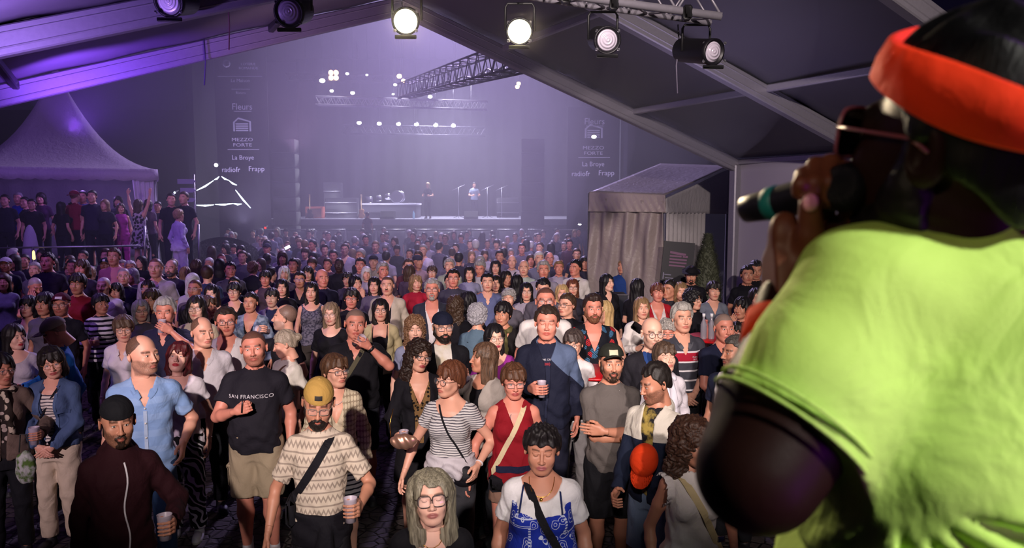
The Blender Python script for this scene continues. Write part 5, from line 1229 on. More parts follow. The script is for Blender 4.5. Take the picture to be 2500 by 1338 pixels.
for i, (px, py, c_, hh, w_) in enumerate(((1718, 790, 'e6e6ea', .30, 'clear bottle with white cap, left one on the far red table'), (1737, 796, 'e6e6ea', .30, 'clear bottle with white cap, right one on the far red table'), (1727, 806, 'b06a62', .22, 'short pinkish bottle between the clear bottles on the red table'))):
    b = thing('drink_bottle', w_, 'bottle', (at(px, py, 8.75)[0], 8.75 + .05 * (i == 2), p[2])); s_ = hh / .3
    obj('bottle', M().add(*lathe([(.034, 0), (.036, .01), (.036, .17 * s_), (.014, .23 * s_), (.014, .27 * s_)], 16)), plain('bottle_glass', '8a8590' if c_ == 'e6e6ea' else c_, .1, 0, spec=1), b); obj('bottle_cap', M().add(*lathe([(.018, .262 * s_), (.018, .30 * s_)], 12)), plain('cap_' + c_, c_, .4), b)
# hedge and stairs at the terrace end
hd = thing('shrub', 'dark green shrub at the foot of the terrace, left of the far crowd', 'shrub', at(545, 640, 23)[:2] + (0,)); g_ = G((-1.6, -.7, 0), (1.6, .7, 1.9), .07); g_.ell((0, 0, .8), (1.3, .5, .95), 0); g_.disp(lambda x, y, z: .09 * np.sin(x * 22) * np.sin(y * 19) * np.sin(z * 21)); v, f = g_.mesh(); m = M().add(v, f)
for i in range(2500):
    a, b = random.random() * 6.283, random.random() * 1.5; p = V3(1.3 * math.cos(a) * math.cos(b), .5 * math.sin(a) * math.cos(b), .8 + .95 * math.sin(b)); m.add([p, p + V3(.05, -.02, .03), p + V3(.01, -.05, .07)], [(0, 1, 2)])
obj('foliage', m, plain('shrub_green', '26301f', .8, var=.4), hd)
# the stage apron the singer stands on (the camera stands here too)
struct('floor_podium', M().add(*box((0, -2.55, .625), (14, 9.0, 1.25))), plain('podium_deck', '0c0b10', .7))
# ---- haze: the theatrical smoke that fills the square between the marquee and the stage
def haze(name, loc, size, dens, lab, scale=.16, lo=.35, hi=.7, base=.35):
    m = M().add(*lathe([(.02, -.5)] + [(.5 * math.cos(a), .5 * math.sin(a)) for a in np.linspace(-1.45, 1.45, 19)] + [(.02, .5)], 40)); m.v[0] = m.v[0] * np.array(size); t = NT(name); t.t.nodes.remove(t.b); vs = t.n('ShaderNodeVolumePrincipled'); t.link(vs.outputs[0], t.out.inputs['Volume'])
    vs.inputs['Density'].default_value = dens; vs.inputs['Color'].default_value = (.9, .88, 1, 1); vs.inputs['Anisotropy'].default_value = .2
    o = obj(name, m, t.m, None, False, loc); tag(o, lab, 'haze', kind='stuff'); return o
haze('smoke_cloud', (-3.0, 24.5, 4.8), (11, 21, 12.0), .008, 'violet theatrical smoke hanging before the stage')
haze('smoke_cloud', (-3.0, 25, 4.8), (18, 25, 13.5), .006, 'wide thin violet smoke between the terrace and the party tent')
haze('smoke_cloud', (-3.2, 24, 4.6), (26, 27, 14), .004, 'faint outer veil of violet smoke over the far crowd')
haze('smoke_cloud', (-1.3, 17.5, 4.6), (8, 15, 8), .012, 'thinner violet smoke over the middle of the crowd')
haze('smoke_cloud', (-1.0, 8.8, 4.6), (8.5, 7.5, 4.6), .022, 'thin smoke around the lit theatre lamps under the marquee')
def torsog(sex, build):
    key = ('tg', sex, build)
    if key not in HC:
        g = G((-.26, -.26, 1.15), (.26, .2, 1.56), .012); z, w, d, c = prof(sex, build); g.loft(z, w, d, c, k=0, n=2.3)
        if sex == 'f':
            for s in (-1, 1): g.ell((s * .068, -.085 - .02 * max(build, 0), 1.275), (.062, .055, .06), .03)
        for s in (-1, 1): g.cap((0, .028, 1.50), (s * .13, .016, 1.405), .042, .032, .03)
        g.cap((0, .03, 1.44), (0, .02, 1.56), .055, .053, .02); HC[key] = g
    return HC[key]
def hood(root, mat, sex='m'):
    g = G((-.17, -.14, 1.36), (.17, .20, 1.60), .009)
    for i in range(14):
        a = PI / 2 + (i - 6.5) / 6.5 * 2.1; q = abs(i - 6.5) / 6.5; g.cap((.092 * math.cos(a), .03 + .085 * math.sin(a), 1.49 - .05 * q), (.092 * math.cos(a + .3), .03 + .085 * math.sin(a + .3), 1.49 - .05 * q), .036 - .012 * q, k=.02)
    g.ell((0, .125, 1.45), (.10, .05, .075), .03); g.disp(lambda x, y, z: .003 * np.sin(60 * x + 30 * z)); v, f = g.mesh(); return obj('hood', M().add(v, f), mat, root)
def scarf(root, mat, z=1.455, r=.088, th=.026, sex='f', tail=True):
    g = G((-.16, -.26, 1.0), (.16, .16, 1.56), .009)
    for i in range(16): a, b = 2 * PI * i / 16, 2 * PI * (i + 1) / 16; g.cap((r * math.cos(a), .01 + r * math.sin(a), z + .018 * math.sin(a)), (r * math.cos(b), .01 + r * math.sin(b), z + .018 * math.sin(b)), th, k=.015)
    if tail: g.cap((.03, -.10, z - .02), (.055, -.155, 1.25), .028, .030, .02); g.cap((.055, -.155, 1.25), (.06, -.15, 1.12), .03, .024, .02)
    g.disp(lambda x, y, z_: .005 * np.sin(70 * x + 30 * z_ + 20 * y)); v, f = g.mesh(); return obj('scarf', M().add(v, f), mat, root)
LO = ((.27, -.25, 1.10), (.6, .6, -.5), (-.05, -.95, .1), (-1, 0, 0), 'grip')
GOLD = plain('gold', 'd8a850', .25, 1); SILV = plain('silver', 'd0d0d8', .25, 1); ZIP = plain('zip_white', 'dcd6de', .5); BUT = plain('button', 'd9d4d0', .4)
# ---- nearest rows, one by one
r, _ = person(287, 1032, 1.77, slim=.86, wide=1.12, yaw=30, head_=(6, -3, 0), hair_=('short', '1a1210'), cap=('back', '121218'), skin_='tan', stub='1c120c', beard_=('short', '2a1a12'), top_=('jacket', '2c0a14', {'neck': None, 'hem': .84, 'seed': 2}), bot=('long', '101014'), pose=('down', LO),
    label='person in backwards black cap and maroon zip hoodie, with moustache, holding a cup'); g = topg(r)
stripf(r, g, [(.022 + .012 * math.sin(k * .5), lerp(1.43, .86, k / 22)) for k in range(23)], .009, ZIP, 'zip'); hood(r, cloth('2c0a14')); cup(r, 'm', 0, ('down', LO), 1, 'plastic cup held by the person in the maroon zip hoodie')
r, _ = person(348, 868, 1.88, yaw=26, head_=(36, 2, 0), hair_=('bald', '241812'), skin_='fair', stub='5a4436', top_=('blouse', '7e9ccb', {'neck': 'v', 'hem': .80, 'collar': '7e9ccb', 'mat': cloth('7e9ccb', 'hstripe', '88a4d0', 9)}), bot=('long', '23395c', {'mat': cloth('23395c', 'denim')}), pose=('down', ('bag')),
    label='tall balding person in a light blue short-sleeved shirt and jeans, looking to the side', shoes='3a2c24'); g = topg(r)
stripf(r, g, [(0, lerp(1.36, .83, k / 20)) for k in range(21)], .022, cloth('a9bbd8'), 'button_placket')
for z in (1.30, 1.2, 1.1, 1.0, .9): obj('button', M().add(*lathe([(.006, 0), (.006, .003)], 10, on_top(g, 0, z) + V3(0, -.012, 0), (0, 1, 0))), BUT, r)
cl_d = cloth('39537e', 'denim')
r, _ = person(127, 884, 1.67, sex='f', yaw=8, head_=(22, -6, -8), hair_=('bob', '17100e'), glass=('round', 'b0764a'), skin_='fair', top_=('jacket', '45587c', {'neck': 'crew', 'open_': .062, 'hem': .93, 'mat': cloth('45587c', 'denim')}), inner=('tee', 'd9d0c6', {'neck': 'scoop', 'mat': cloth('d9d0c6', 'hstripe', '4a4550', 38, p=(.35,))}),
    bot=('long', 'cfc0a8', {'loose': .006}), pose=('clasp', 'clasp'), label='smiling person with dark bob, round glasses and denim jacket, hands clasped before cream trousers', lip='a04a48'); g = topg(r)
obj('jacket_collar', collar(g, 'f'), cloth('45587c', 'denim'), r)
for s in (-1, 1): stripf(r, g, [(s * (.068 + .1 * k / 6), 1.235 - .004 * abs(k - 3)) for k in range(7)], .032, cloth('3d4f72', 'denim'), 'pocket_flap'); stripf(r, g, [(s * .066, lerp(1.38, .96, k / 12)) for k in range(13)], .022, cloth('4f6488', 'denim'), 'button_placket')
strap(r, g, 'f', 1, .98, .018, cloth('14121a'), 'thin black bag strap across the denim jacket', lambda b, p: obj('bag_body', M().add(*bbox_(p + V3(-.03, .05, -.08), (.05, .18, .15), .02)), cloth('14121a'), b))
r, _ = person(437, 872, 1.68, sex='f', yaw=6, head_=(8, 16, 6), hair_=('bob', '3a1014', '5e1c20'), skin_='pale', top_=('tee', 'dcd2dc', {'neck': 'deepv', 'hem': .97, 'sleeve': .5}), bot=('long', '0e0e12', {'mat': cloth('0e0e12', 'zebra', 'c9c4ce', 1.0), 'loose': .008}), pose=('hip', 'down'),
    label='person with dark red bob, chin raised, in white tee and zebra-print trousers', lip='b0303a', shoes='c9c6cc'); watch(r, 'f', 0, ('hip', 'down'), 1, SILV, .026, .004, 'bracelet')
r, _ = person(620, 852, 1.82, yaw=4, head_=(10, 4, -4), hair_=('buzz', '3a2c24'), skin_='red', stub='6a4a3a', build=.75, wide=1.06, top_=('tee', '1d1a24', {'neck': 'crew', 'hem': .86, 'seed': 4}), bot=('shorts', '9c8c76', {'loose': .012}), pose=('fistchest', 'down'),
    label='broad person with buzz cut in black SAN FRANCISCO tee and khaki shorts', shoes='c9c6cc', eyes='open'); g = topg(r)
decal(r, g, 'SAN FRANCISCO', .040, 1.285, plain('white_print', 'cfcad2', .7), sp=1.1)
for s in (-1, 1):
    sp_ = M().add(*bbox_((s * .195, 0, .66), (.035, .13, .17), .012)).add(*bbox_((s * .2, 0, .735), (.04, .135, .03), .006)); obj('cargo_pocket', sp_, cloth('948470'), r)
fp = joints('m', .75, ('fistchest', 'down'))[-1][2]; hc_ = M().add(*tube([fp + V3(.05, -.04, 0), fp + V3(.06, -.045, .10)], .005, 8)); w_ = thing('sunglasses_on_cord', 'small dark key held in the fist over the black SAN FRANCISCO tee', 'key', tuple(r.location), r.rotation_euler[2]); w_.name = 'key'; w_.scale = r.scale; obj('blade', hc_, plain('dark_metal', '4a4650', .3, .8), w_)
r, _ = person(778, 985, 1.84, Y=4.35, slim=.86, wide=1.14, yaw=8, head_=(4, -16, 4), hair_=('short', '17100c'), cap=('back', 'b48f4c', '1a120e', (.022, .011), 1), glass=('square', '9a8a7a'), skin_='tan', beard_=('full', '1a1210'), top_=('tee', 'bfae9e', {'neck': 'crew', 'hem': .86, 'sleeve': .75, 'mat': cloth('c6b6a6', 'aztec', '94857a'), 'seed': 6}), bot=('shorts', '1c1a20', {'loose': .01}), pose=('out', LO), stance=.35,
    label='bearded person in yellow backwards cap and beige patterned tee, walking with a cup', eyes='closed', shoes='202024'); g = topg(r)
cup(r, 'm', 0, ('out', LO), 1, 'plastic cup carried by the bearded person in the yellow cap')
strap(r, g, 'm', 1, 1.10, .050, cloth('121018'), 'wide black strap bag across the beige patterned tee', lambda b, p: obj('bag_body', M().add(*bbox_(p + V3(-.02, .05, -.08), (.06, .22, .16), .025)), cloth('121018'), b)); 
gg = G((-.3, -.3, .6), (.3, .3, 1.04), .011); z_, w_, d_, c_ = prof('m', 0); gg.loft([.86, .90, .94, .98], np.interp([.86, .9, .94, .98], z_, w_), np.interp([.86, .9, .94, .98], z_, d_), [0] * 4, k=0, off=.038); gg.disp(lambda x, y, z: .006 * np.sin(50 * z + 20 * x)); gg.cap((.05, -.15, .93), (.07, -.17, .66), .035, .045, .02); gg.cap((.03, -.15, .93), (-.02, -.17, .70), .03, .04, .02); v, f = gg.mesh()
o = obj('tied_jacket', M().add(v, f), cloth('131019'), loc=r.location); o.rotation_euler = r.rotation_euler; o.scale = r.scale; tag(o, 'black jacket tied by its sleeves round the waist of the person in the yellow cap', 'jacket')
r, _ = person(818, 905, 1.68, sex='f', yaw=14, head_=(30, 4, 0), hair_=('pixie', '3c261a', '6a4a34'), glass=('square', '3a2c28'), skin_='fair', top_=('jacket', 'cdbfa4', {'neck': 'v', 'open_': .05, 'hem': .84, 'mat': cloth('cdbfa4', 'knit', '9a8a74')}), inner=('tee', 'c9b9a0', {'neck': 'deepv'}), bot=('skirt', 'c8c0b8', {'mat': cloth('d0c8c4', 'hstripe', '2c2830', 26, p=(.35,))}), pose=('down', 'down'),
    label='person with short brown hair and glasses in cream crochet cardigan, behind the yellow cap', shoes='c9c6cc'); necklace(r, torsog('f', 0), .10, .07, SILV)
r, _ = person(1052, 1212, 1.62, sex='f', yaw=6, head_=(2, 12, -3), hair_=('verylong', '5e5648', '9c947e', 1, 1.2), glass=('big', '2a1d1a'), skin_='pale', top_=('jacket', '141218', {'neck': 'deepv', 'open_': .045}), inner=('tank', '17141a', {'neck': 'scoop'}), pose=('down', 'down'), eyes='closed',
    label='squinting person with long ash-blond hair and large dark glasses in black top', lip='a0605a'); necklace(r, torsog('f', 0), .07, .062, GOLD)
r, _ = person(1323, 1096, 1.66, sex='f', yaw=-4, head_=(2, -2, 2), hair_=('spiky', '140e10'), skin_='tan', build=1.0, wide=1.08, top_=('tee', 'e6e2e4', {'neck': 'scoop', 'sleeve': .62, 'hem': .95}), pose=('down', 'down'), eyes='closed', bot=('long', '1a2a5a'),
    label='heavyset short-haired person, eyes closed, blue bandana-print dress over white tee', lip='a05a5c'); g = topg(r)
z, w, d, c = prof('f', 1.0); G2 = G((-.34, -.34, .68), (.34, .3, 1.46), .010); z2 = np.array([.70, .86, .95, 1.05, 1.15, 1.22, 1.33]); G2.loft(z2, np.interp(z2, z, w) + np.array([.05, .03, .02, .01, 0, 0, 0]), np.interp(z2, z, d) + np.array([.05, .03, .02, .01, 0, 0, 0]), np.interp(z2, z, c), k=0, off=.026, n=2.3)
for s in (-1, 1): G2.ell((s * .075, -.105, 1.265), (.088, .088, .086), .04); G2.ell((s * .23, .02, 1.33), (.07, .14, .13), .02, 's'); 
G2.clip(lambda x, y, z: z - (1.315 - .25 * np.abs(x) * (y < 0) * 0 + .35 * np.maximum(np.abs(x) - .05, 0) - .5 * np.maximum(.05 - np.abs(x), 0))); G2.disp(lambda x, y, z: .003 * np.sin(50 * x + 20 * z) * ssn(1.2, .9, z)); v, f = G2.mesh()
BP = cloth('1b2f9e', 'paisley', 'c9cfe6', 1.0); obj('bandana_dress', M().add(v, f), BP, r)
for s in (-1, 1): stripf(r, (G2, g), [(s * lerp(.118, .100, k / 8), lerp(1.32, 1.44, k / 8)) for k in range(9)], .010, cloth('1a2450'), 'shoulder_strap', lift=.006); 
HC['bd'] = G2
strap(r, (G2, g), 'f', -1, 1.0, .045, cloth('131117'), 'wide black strap bag over the blue bandana dress', lambda b, p: obj('bag_body', M().add(*bbox_(p + V3(.05, .05, -.1), (.06, .22, .18), .03)), cloth('131117'), b))
necklace(r, torsog('f', 1.0), .085, .07, GOLD, GOLD)
r, _ = person(1100, 925, 1.70, sex='f', yaw=-10, head_=(-32, 0, 4), hair_=('pixie', '4e2c1e', '7a4a32', 3), glass=('round', '4a3832'), skin_='fair', build=.3, top_=('tee', 'c4c0c2', {'neck': 'scoop', 'sleeve': .45, 'hem': .90, 'mat': cloth('55525c', 'hstripe', 'c9c5c6', 58, p=(.6,))}), bot=('long', '3a3a40'), pose=('out', 'bag'),
    label='person with short auburn hair and glasses in grey-and-white striped tee', shoes='c0b8b0'); g = topg(r)
strap(r, g, 'f', -1, .98, .014, cloth('121016'), 'thin black strap and small round black bag over the striped tee', lambda b, p: obj('bag_body', M().add(*(lambda gg: gg.mesh())(G(p + V3(-.2, -.14, -.2), p + V3(.1, .1, .12), .010).ell(p + V3(-.06, -.04, -.05), (.105, .05, .085), 0))), cloth('15131b', rough=.6), b)); watch(r, 'f', .3, ('out', 'bag'), 1, ZIP, .030, .005, 'wristband'); 
gg = G((-.3, -.3, .86), (.3, .3, 1.1), .011); z_, w_, d_, c_ = prof('f', .3); gg.loft([.96, 1.0, 1.04], np.interp([.96, 1.0, 1.04], z_, w_), np.interp([.96, 1.0, 1.04], z_, d_), [-.01] * 3, k=0, off=.034); gg.ell((.02, -.17, 1.0), (.04, .03, .03), .02); gg.cap((.03, -.17, 1.0), (.10, -.17, .95), .02, .03, .02); gg.cap((0, -.17, 1.0), (-.08, -.17, .96), .02, .028, .02); gg.disp(lambda x, y, z: .004 * np.sin(90 * z + 40 * x)); v, f = gg.mesh()
o = obj('tied_cardigan', M().add(v, f), cloth('c3bcc4'), loc=r.location); o.rotation_euler = r.rotation_euler; o.scale = r.scale; tag(o, 'pale cardigan knotted round the waist of the person in the striped tee', 'cardigan')
CP = 'cup'
r, _ = person(1022, 868, 1.70, sex='f', yaw=10, head_=(24, -2, 12), hair_=('longcurly', '1c1210', '3a2820'), glass=('square', '2a2024'), skin_='fair', top_=('jacket', '131119', {'neck': 'deepv', 'open_': .085, 'hem': .82}), inner=('tank', '3a2a1c', {'neck': 'deepv', 'mat': cloth('7a5c3a', 'spots', '14100e', 34, p=(.42,))}), bot=('skirt', '121016'), pose=('lowcup', 'down'),
    label='person with wavy dark hair and glasses in black blazer over leopard-print top', lip='a04448'); cup(r, 'f', 0, ('lowcup', 'down'), -1, 'plastic cup held by the person in the black blazer and leopard-print top')
bb = thing('shoulder_bag', 'small metallic rose-gold bag hanging beside the black blazer', 'bag', V3(*at(985, 1078, 5.2))); bb.scale = (.75, .75, .75); obj('bag_body', M().add(*(G((-.16, -.09, -.12), (.16, .09, .12), .009).ell((0, 0, 0), (.13, .05, .075), 0).disp(lambda x, y, z: .004 * np.sin(80 * x + 50 * z)).mesh())), plain('rose_gold', 'd8a58e', .3, .8), bb); obj('chain', M().add(*tube([(-.12, 0, .04), (-.13, .02, .16), (-.10, .05, .30)], .004, 6)), GOLD, bb)
r, _ = person(1254, 930, 1.67, sex='f', yaw=2, head_=(6, -4, 0), hair_=('pixie', '3a2418', '6a4630', 1), glass=('square', '6a5048'), skin_='red', build=.55, top_=('tank', '86101e', {'neck': 'v', 'hem': .88}), bot=('hot', '8a6a5c'), pose=('out', 'down'),
    label='person with short brown hair and glasses in red sleeveless top with cream strap', lip='a04a48'); g = topg(r)
strap(r, g, 'f', 1, .95, .038, cloth('cdbb98'), 'wide cream bag strap over the red sleeveless top', lambda b, p: obj('bag_body', M().add(*bbox_(p + V3(.06, -.01, -.08), (.17, .07, .13), .025)), cloth('14121a'), b)); stripf(r, g, [(-.14 + .28 * k / 10, .99) for k in range(11)], .05, cloth('1b1d3a'), 'waistband')
decal(r, torsog('f', .55), '}{', .05, 1.36, plain('tattoo_ink', '4a4a58', .6), 'chest_tattoo', -.035)
r, _ = person(1182, 873, 1.68, sex='f', yaw=-40, head_=(-30, 4, 0), hair_=('verylong', '33231a', '7a5c48'), skin_='tan', top_=('jacket', 'a39a94', {'neck': 'deepv', 'open_': .06, 'hem': .8}), inner=('tank', '141218', {'neck': 'scoop'}), pose=('drink', 'down'),
    label='person with very long straight brown hair drinking from a cup, grey cardigan over black top'); cup(r, 'f', 0, ('drink', 'down'), -1, 'plastic cup raised to the mouth of the person with very long brown hair', ax=(-.5, -.35, .65))
r, _ = person(1335, 790, 1.93, yaw=-2, head_=(0, 2, 2), hair_=('short', '2e211a'), skin_='red', wide=1.02, build=.3, top_=('jacket', '1e2440', {'neck': 'v', 'open_': .02, 'hem': .82, 'mat': cloth('15182c', 'cut', '52607e', p=(1.40, 1.0))}), inner=('tee', '1c2036', {'neck': 'crew'}), bot=('long', '17182a'), pose=('cup', 'down'),
    label='tall short-haired person in navy and grey-blue hooded jacket, squinting, holding a cup', eyes='closed'); hood(r, cloth('15182c')); g = topg(r); cup(r, 'm', .3, ('cup', 'down'), -1, 'plastic cup held before the navy and grey-blue hooded jacket')
gi = [TG[ch.data.name] for ch in r.children if ch.name.startswith('t_shirt')][0]; decal(r, gi, 'FUNK CREW', .020, 1.36, plain('white_print', 'cfcad2', .7)); decal(r, gi, '(##)', .03, 1.325, plain('red_print', 'b02030', .7))
r, _ = person(1492, 887, 1.78, slim=.95, yaw=2, head_=(2, 0, 0), hair_=('short', '1c1410'), cap=('front', '23251f', 'b9b49a', (.030, .020)), skin_='tan', stub='2a1c14', beard_=('short', '2e1e14'), build=.45, top_=('tee', '5c5654', {'neck': 'crew', 'hem': .86, 'seed': 8, 'mat': cloth('5c5654')}), bot=('shorts', '15151b', {'loose': .016}), pose=('crossB', 'crossA'),
    label='bearded person in dark cap with pale patch and grey tee, arms crossed', shoes='b8b0b0'); watch(r, 'm', .45, ('crossB', 'crossA'), -1, GOLD, .031, .012); necklace(r, torsog('m', .45), .055, .062, ZIP)
for s in (-1, 1): A = legs('m', .45)[s][2]; obj('sock', M().add(*lathe([(.040, .08), (.044, .10), (.046, .19), (.043, .20)], 18, (A[0], A[1] + .003, 0))), plain('sock_white', 'cfcac8', .9), r)
r, _ = person(1600, 937, 1.76, slim=.9, wide=1.08, yaw=-38, head_=(-32, -14, 0), hair_=('short', '16100e', None, 3), skin_='tan', stub='2a1c16', top_=('jacket', '1a2038', {'neck': 'v', 'open_': .05, 'hem': .86, 'mat': cloth('1a2238', 'cut', 'cfc9be', p=(1.27,))}), inner=('tee', '8a7a3a', {'mat': cloth('1a1a20', 'mottle', 'a8924a')}), bot=('shorts', '7f95b4', {'mat': cloth('7f95b4', 'denim'), 'loose': .015}), pose=(((.16, -.26, .93), (.5, .8, -.3), (-.1, -1, -.3), (-1, .2, 0), 'grip'), 'down'),
    label='dark-haired person in profile in white-topped navy hooded jacket and light denim shorts', shoes='202024'); hood(r, cloth('cfc9be')); L_ = r.location
hk = obj('cap', hat('front'), cloth('f04418', rough=.8), loc=at(1573, 1128, L_[1] - .28)); hk.rotation_euler = (math.radians(72), math.radians(8), math.radians(-18)); hk.scale = (1.0, 1.0, 1.0); tag(hk, 'bright orange cap carried low by the person in the white-topped navy jacket', 'cap')
r, _ = person(1690, 1080, 1.66, sex='f', yaw=10, head_=(24, -4, 0), hair_=('bigcurly', '241612', '55382a'), skin_='tan', top_=('tank', 'ded8d6', {'neck': 'crew', 'hem': 1.0}), bot=('long', '111016'), pose=('down', ('bag')),
    label='person with big curly brown hair in white ruffle-shouldered top with cream crossbody strap', lip='a04448'); g = topg(r); m = M()
for s in (-1, 1):
    v = []; f = []
    for i in range(33):
        t = i / 32; a = -2.2 + 4.4 * t; bx, bz = s * .128, 1.36 + .075 * math.sin(a) * 1.15; by = .012 - .085 * math.cos(a)
        for k, (o1, o2) in enumerate(((0, 0), (.028, .004), (.050 + .006 * math.sin(i * 2.6), -.004))): v.append((bx + s * (o1) * 1.0, by * (1 + k * .12), bz + o2 + .012 * math.sin(i * 2.1) * k * .5))
    for i in range(32):
        for k in range(2): f.append((i * 3 + k, i * 3 + 3 + k, i * 3 + 4 + k, i * 3 + 1 + k))
    obj('shoulder_ruffle', M().add(v, f), cloth('e2dcdc'), r)
def bagf(b, p):
    obj('bag_body', M().add(*(G(p + V3(-.16, -.2, -.22), p + V3(.2, .16, .14), .010).ell(p + V3(.03, -.03, -.06), (.12, .045, .09), 0).clip(lambda x, y, z: np.abs(z - p[2] + .05) - .075 + 0 * x + 0 * y, .02).mesh())), cloth('b98f58', rough=.6), b); obj('flap', M().add(*bbox_(p + V3(.03, -.078, -.03), (.17, .012, .075), .006)), cloth('c49b62'), b); obj('buckle', M().add(*bbox_(p + V3(-.02, -.03, .10), (.045, .012, .035), .004)), SILV, b)
strap(r, g, 'f', -1, .98, .042, cloth('cdbb90'), 'wide cream strap with tan bag across the white ruffle-shouldered top', bagf); hm_ = _
er = obj('earring', M().add(*tube([(.083 * 0 - .086, .012 + .012 * math.cos(t), -.05 + .012 * math.sin(t)) for t in np.linspace(0, 2 * PI, 13)[:-1]], .0018, 6, closed=True)), SILV, r); er.matrix_local = hm_
r, _ = person(1622, 872, 1.66, sex='f', yaw=6, head_=(10, 10, 0), hair_=('pixie', '3a2a20', '6a5648', 5), skin_='pale', top_=('long', 'd8d2dc', {'neck': 'crew'}), pose=('down', 'down'), eyes='closed', label='person with brown fringe, eyes closed, wrapped in a white scarf, behind the navy hooded jacket'); scarf(r, cloth('dedae6'))
r, _ = person(1592, 815, 1.82, yaw=4, head_=(4, 0, 0), hair_=None, skin_='pale', stub='9a7a6a', glass=('round', '3a2c2c'), top_=('jacket', '201e26', {'neck': 'deepv', 'open_': .05}), inner=('tee', '24407a'), label='bald person with round glasses in dark jacket over a blue tee')
r, _ = person(1629, 812, 1.72, sex='f', yaw=-4, head_=(-4, -2, 0), hair_=('curlyshort', '7c7672', 'b5b0ac'), skin_='red', glass=('read', '8a7a70'), top_=('tank', '1668b8', {'neck': 'crew'}), label='person with curly grey hair and glasses in bright blue sleeveless top, beside the bald person', Y=7.45)
r, _ = person(1665, 778, 1.84, yaw=6, head_=(0, 2, 0), hair_=('shortfull', '8a8580', 'c9c5c0'), skin_='fair', top_=('blouse', '3a3a44', {'neck': 'v', 'collar': '55565f', 'mat': cloth('3a3a44', 'polo', p=((1.24, 1.33, '9c1830'), (1.33, 1.345, 'cfcad0'), (1.235, 1.25, 'cfcad0'), (1.15, 1.165, 'cfcad0'), (1.06, 1.075, 'cfcad0'), (.97, .985, 'cfcad0')))}), pose=('clasp', 'clasp'),
    label='grey-haired person in dark polo with white stripes and a crimson chest band'); g = topg(r); decal(r, g, 'Rugby', .022, 1.285, plain('white_print', 'cfcad2', .7), x=.09); decal(r, g, 'CLUB', .018, 1.262, plain('white_print', 'cfcad2', .7), x=.09)
r, _ = person(1767, 802, 1.78, yaw=4, head_=(2, 0, 0), hair_=('buzz', '7a716a', 'a09890'), skin_='red', top_=('blouse', '171b34', {'neck': 'v', 'collar': '171b34'}), pose=('clasp', 'clasp'), label='person with close-cropped grey hair in navy polo, face brightly lit, before the red table')
r, _ = person(1797, 862, 1.76, yaw=-34, head_=(-40, 0, 0), hair_=('short', '2c2826', '6a6460'), skin_='tan', stub='4a4440', top_=('tee', 'cdc6c8', {'neck': 'crew', 'mat': cloth('cdc6c8', 'raglan', '1c2038', p=(.135,))}), label='person in profile with greying cropped hair and beard in white tee with navy sleeves')
r, _ = person(1448, 754, 1.86, yaw=2, head_=(2, 0, 0), hair_=('quiff', '2a1c18'), skin_='red', beard_=('full', '6a4430'), top_=('blouse', '10121c', {'neck': 'deepv', 'collar': '10121c', 'mat': cloth('10121c', 'leaves', '3f6f96', p=('b8242c',))}), pose=('folded', 'folded'), build=.3, label='person with reddish beard in black Hawaiian shirt with blue and red leaves')
r, _ = person(1081, 800, 1.80, yaw=8, head_=(10, 0, 0), hair_=('short', '1c1410'), cap=('back', '161a30'), glass=('square', '6a6468'), skin_='fair', beard_=('full', '1e1410'), top_=('jacket', '14131a', {'neck': 'v', 'open_': .075}), inner=('tee', 'd6cfc8', {'mat': cloth('d6cfc8', 'mottle', 'c8bda8', .5)}), build=.4, pose=('down', 'down'), label='person with full dark beard, glasses and navy cap in black jacket over a white tee')
DR = 'drink'
r, _ = person(868, 792, 1.84, yaw=10, head_=(6, 0, 4), hair_=('buzz', '6a5f58', '8a8078'), skin_='red', build=.8, wide=1.04, top_=('blouse', '15131a', {'neck': 'v', 'collar': '15131a', 'seed': 3}), bot=('shorts', '2a2a34'), pose=('down', 'drink'), label='heavyset person with cropped grey hair in black polo drinking from a cup'); cup(r, 'm', .8, ('down', 'drink'), 1, 'plastic cup at the mouth of the heavyset person in the black polo', ax=(.5, -.6, .5)); watch(r, 'm', .8, ('down', 'drink'), 1, plain('watch_black', '15151a', .4), .034, .012); strap(r, topg(r), 'm', 1, 1.05, .040, cloth('55503f'), 'olive bag strap across the black polo of the drinking person')
r, _ = person(697, 838, 1.68, sex='f', yaw=-42, head_=(-38, -16, 0), hair_=('bun', '8a7a68', 'b8aa98'), skin_='fair', top_=('tee', 'd6cfc6', {'neck': 'crew'}), pose=('bent', 'down'), label='person with grey-blond hair in a bun, white top, looking down in profile'); strap(r, topg(r), 'f', 1, .95, .02, cloth('6a4a3a'), 'thin brown bag strap over the white top of the person with the bun')
r, _ = person(697, 777, 1.80, yaw=-52, head_=(-36, 4, 0), hair_=('bald', '5a4c44'), skin_='fair', stub='8a7c74', top_=('tee', '17151d', {'neck': 'crew'}), pose=('drink', 'down'), label='bald person in black in profile, tipping a cup to the mouth'); cup(r, 'm', 0, ('drink', 'down'), -1, 'plastic cup tipped by the bald person in profile', ax=(.1, -.8, .25))
WB = ('blouse', 'd4cad8')
r, _ = person(494, 812, 1.80, yaw=24, head_=(24, -2, 0), hair_=('bald', '3c2c22'), skin_='fair', build=.4, top_=('blouse', 'd6ced8', {'neck': 'v', 'collar': 'd6ced8'}), pose=('down', 'down'), label='balding brown-haired person in white shirt, right behind the dark red bob')
r, _ = person(552, 786, 1.80, yaw=10, head_=(12, 0, 0), hair_=('short', '2a1e18'), glass=('square', '2a2428'), skin_='red', build=.8, wide=1.06, top_=('blouse', 'd8d0d4', {'neck': 'deepv', 'collar': 'd8d0d4'}), pose=('cup', 'down'), label='stocky person with rectangular glasses in open white shirt, holding a cup'); cup(r, 'm', .8, ('cup', 'down'), -1, 'plastic cup held by the stocky person in the open white shirt')
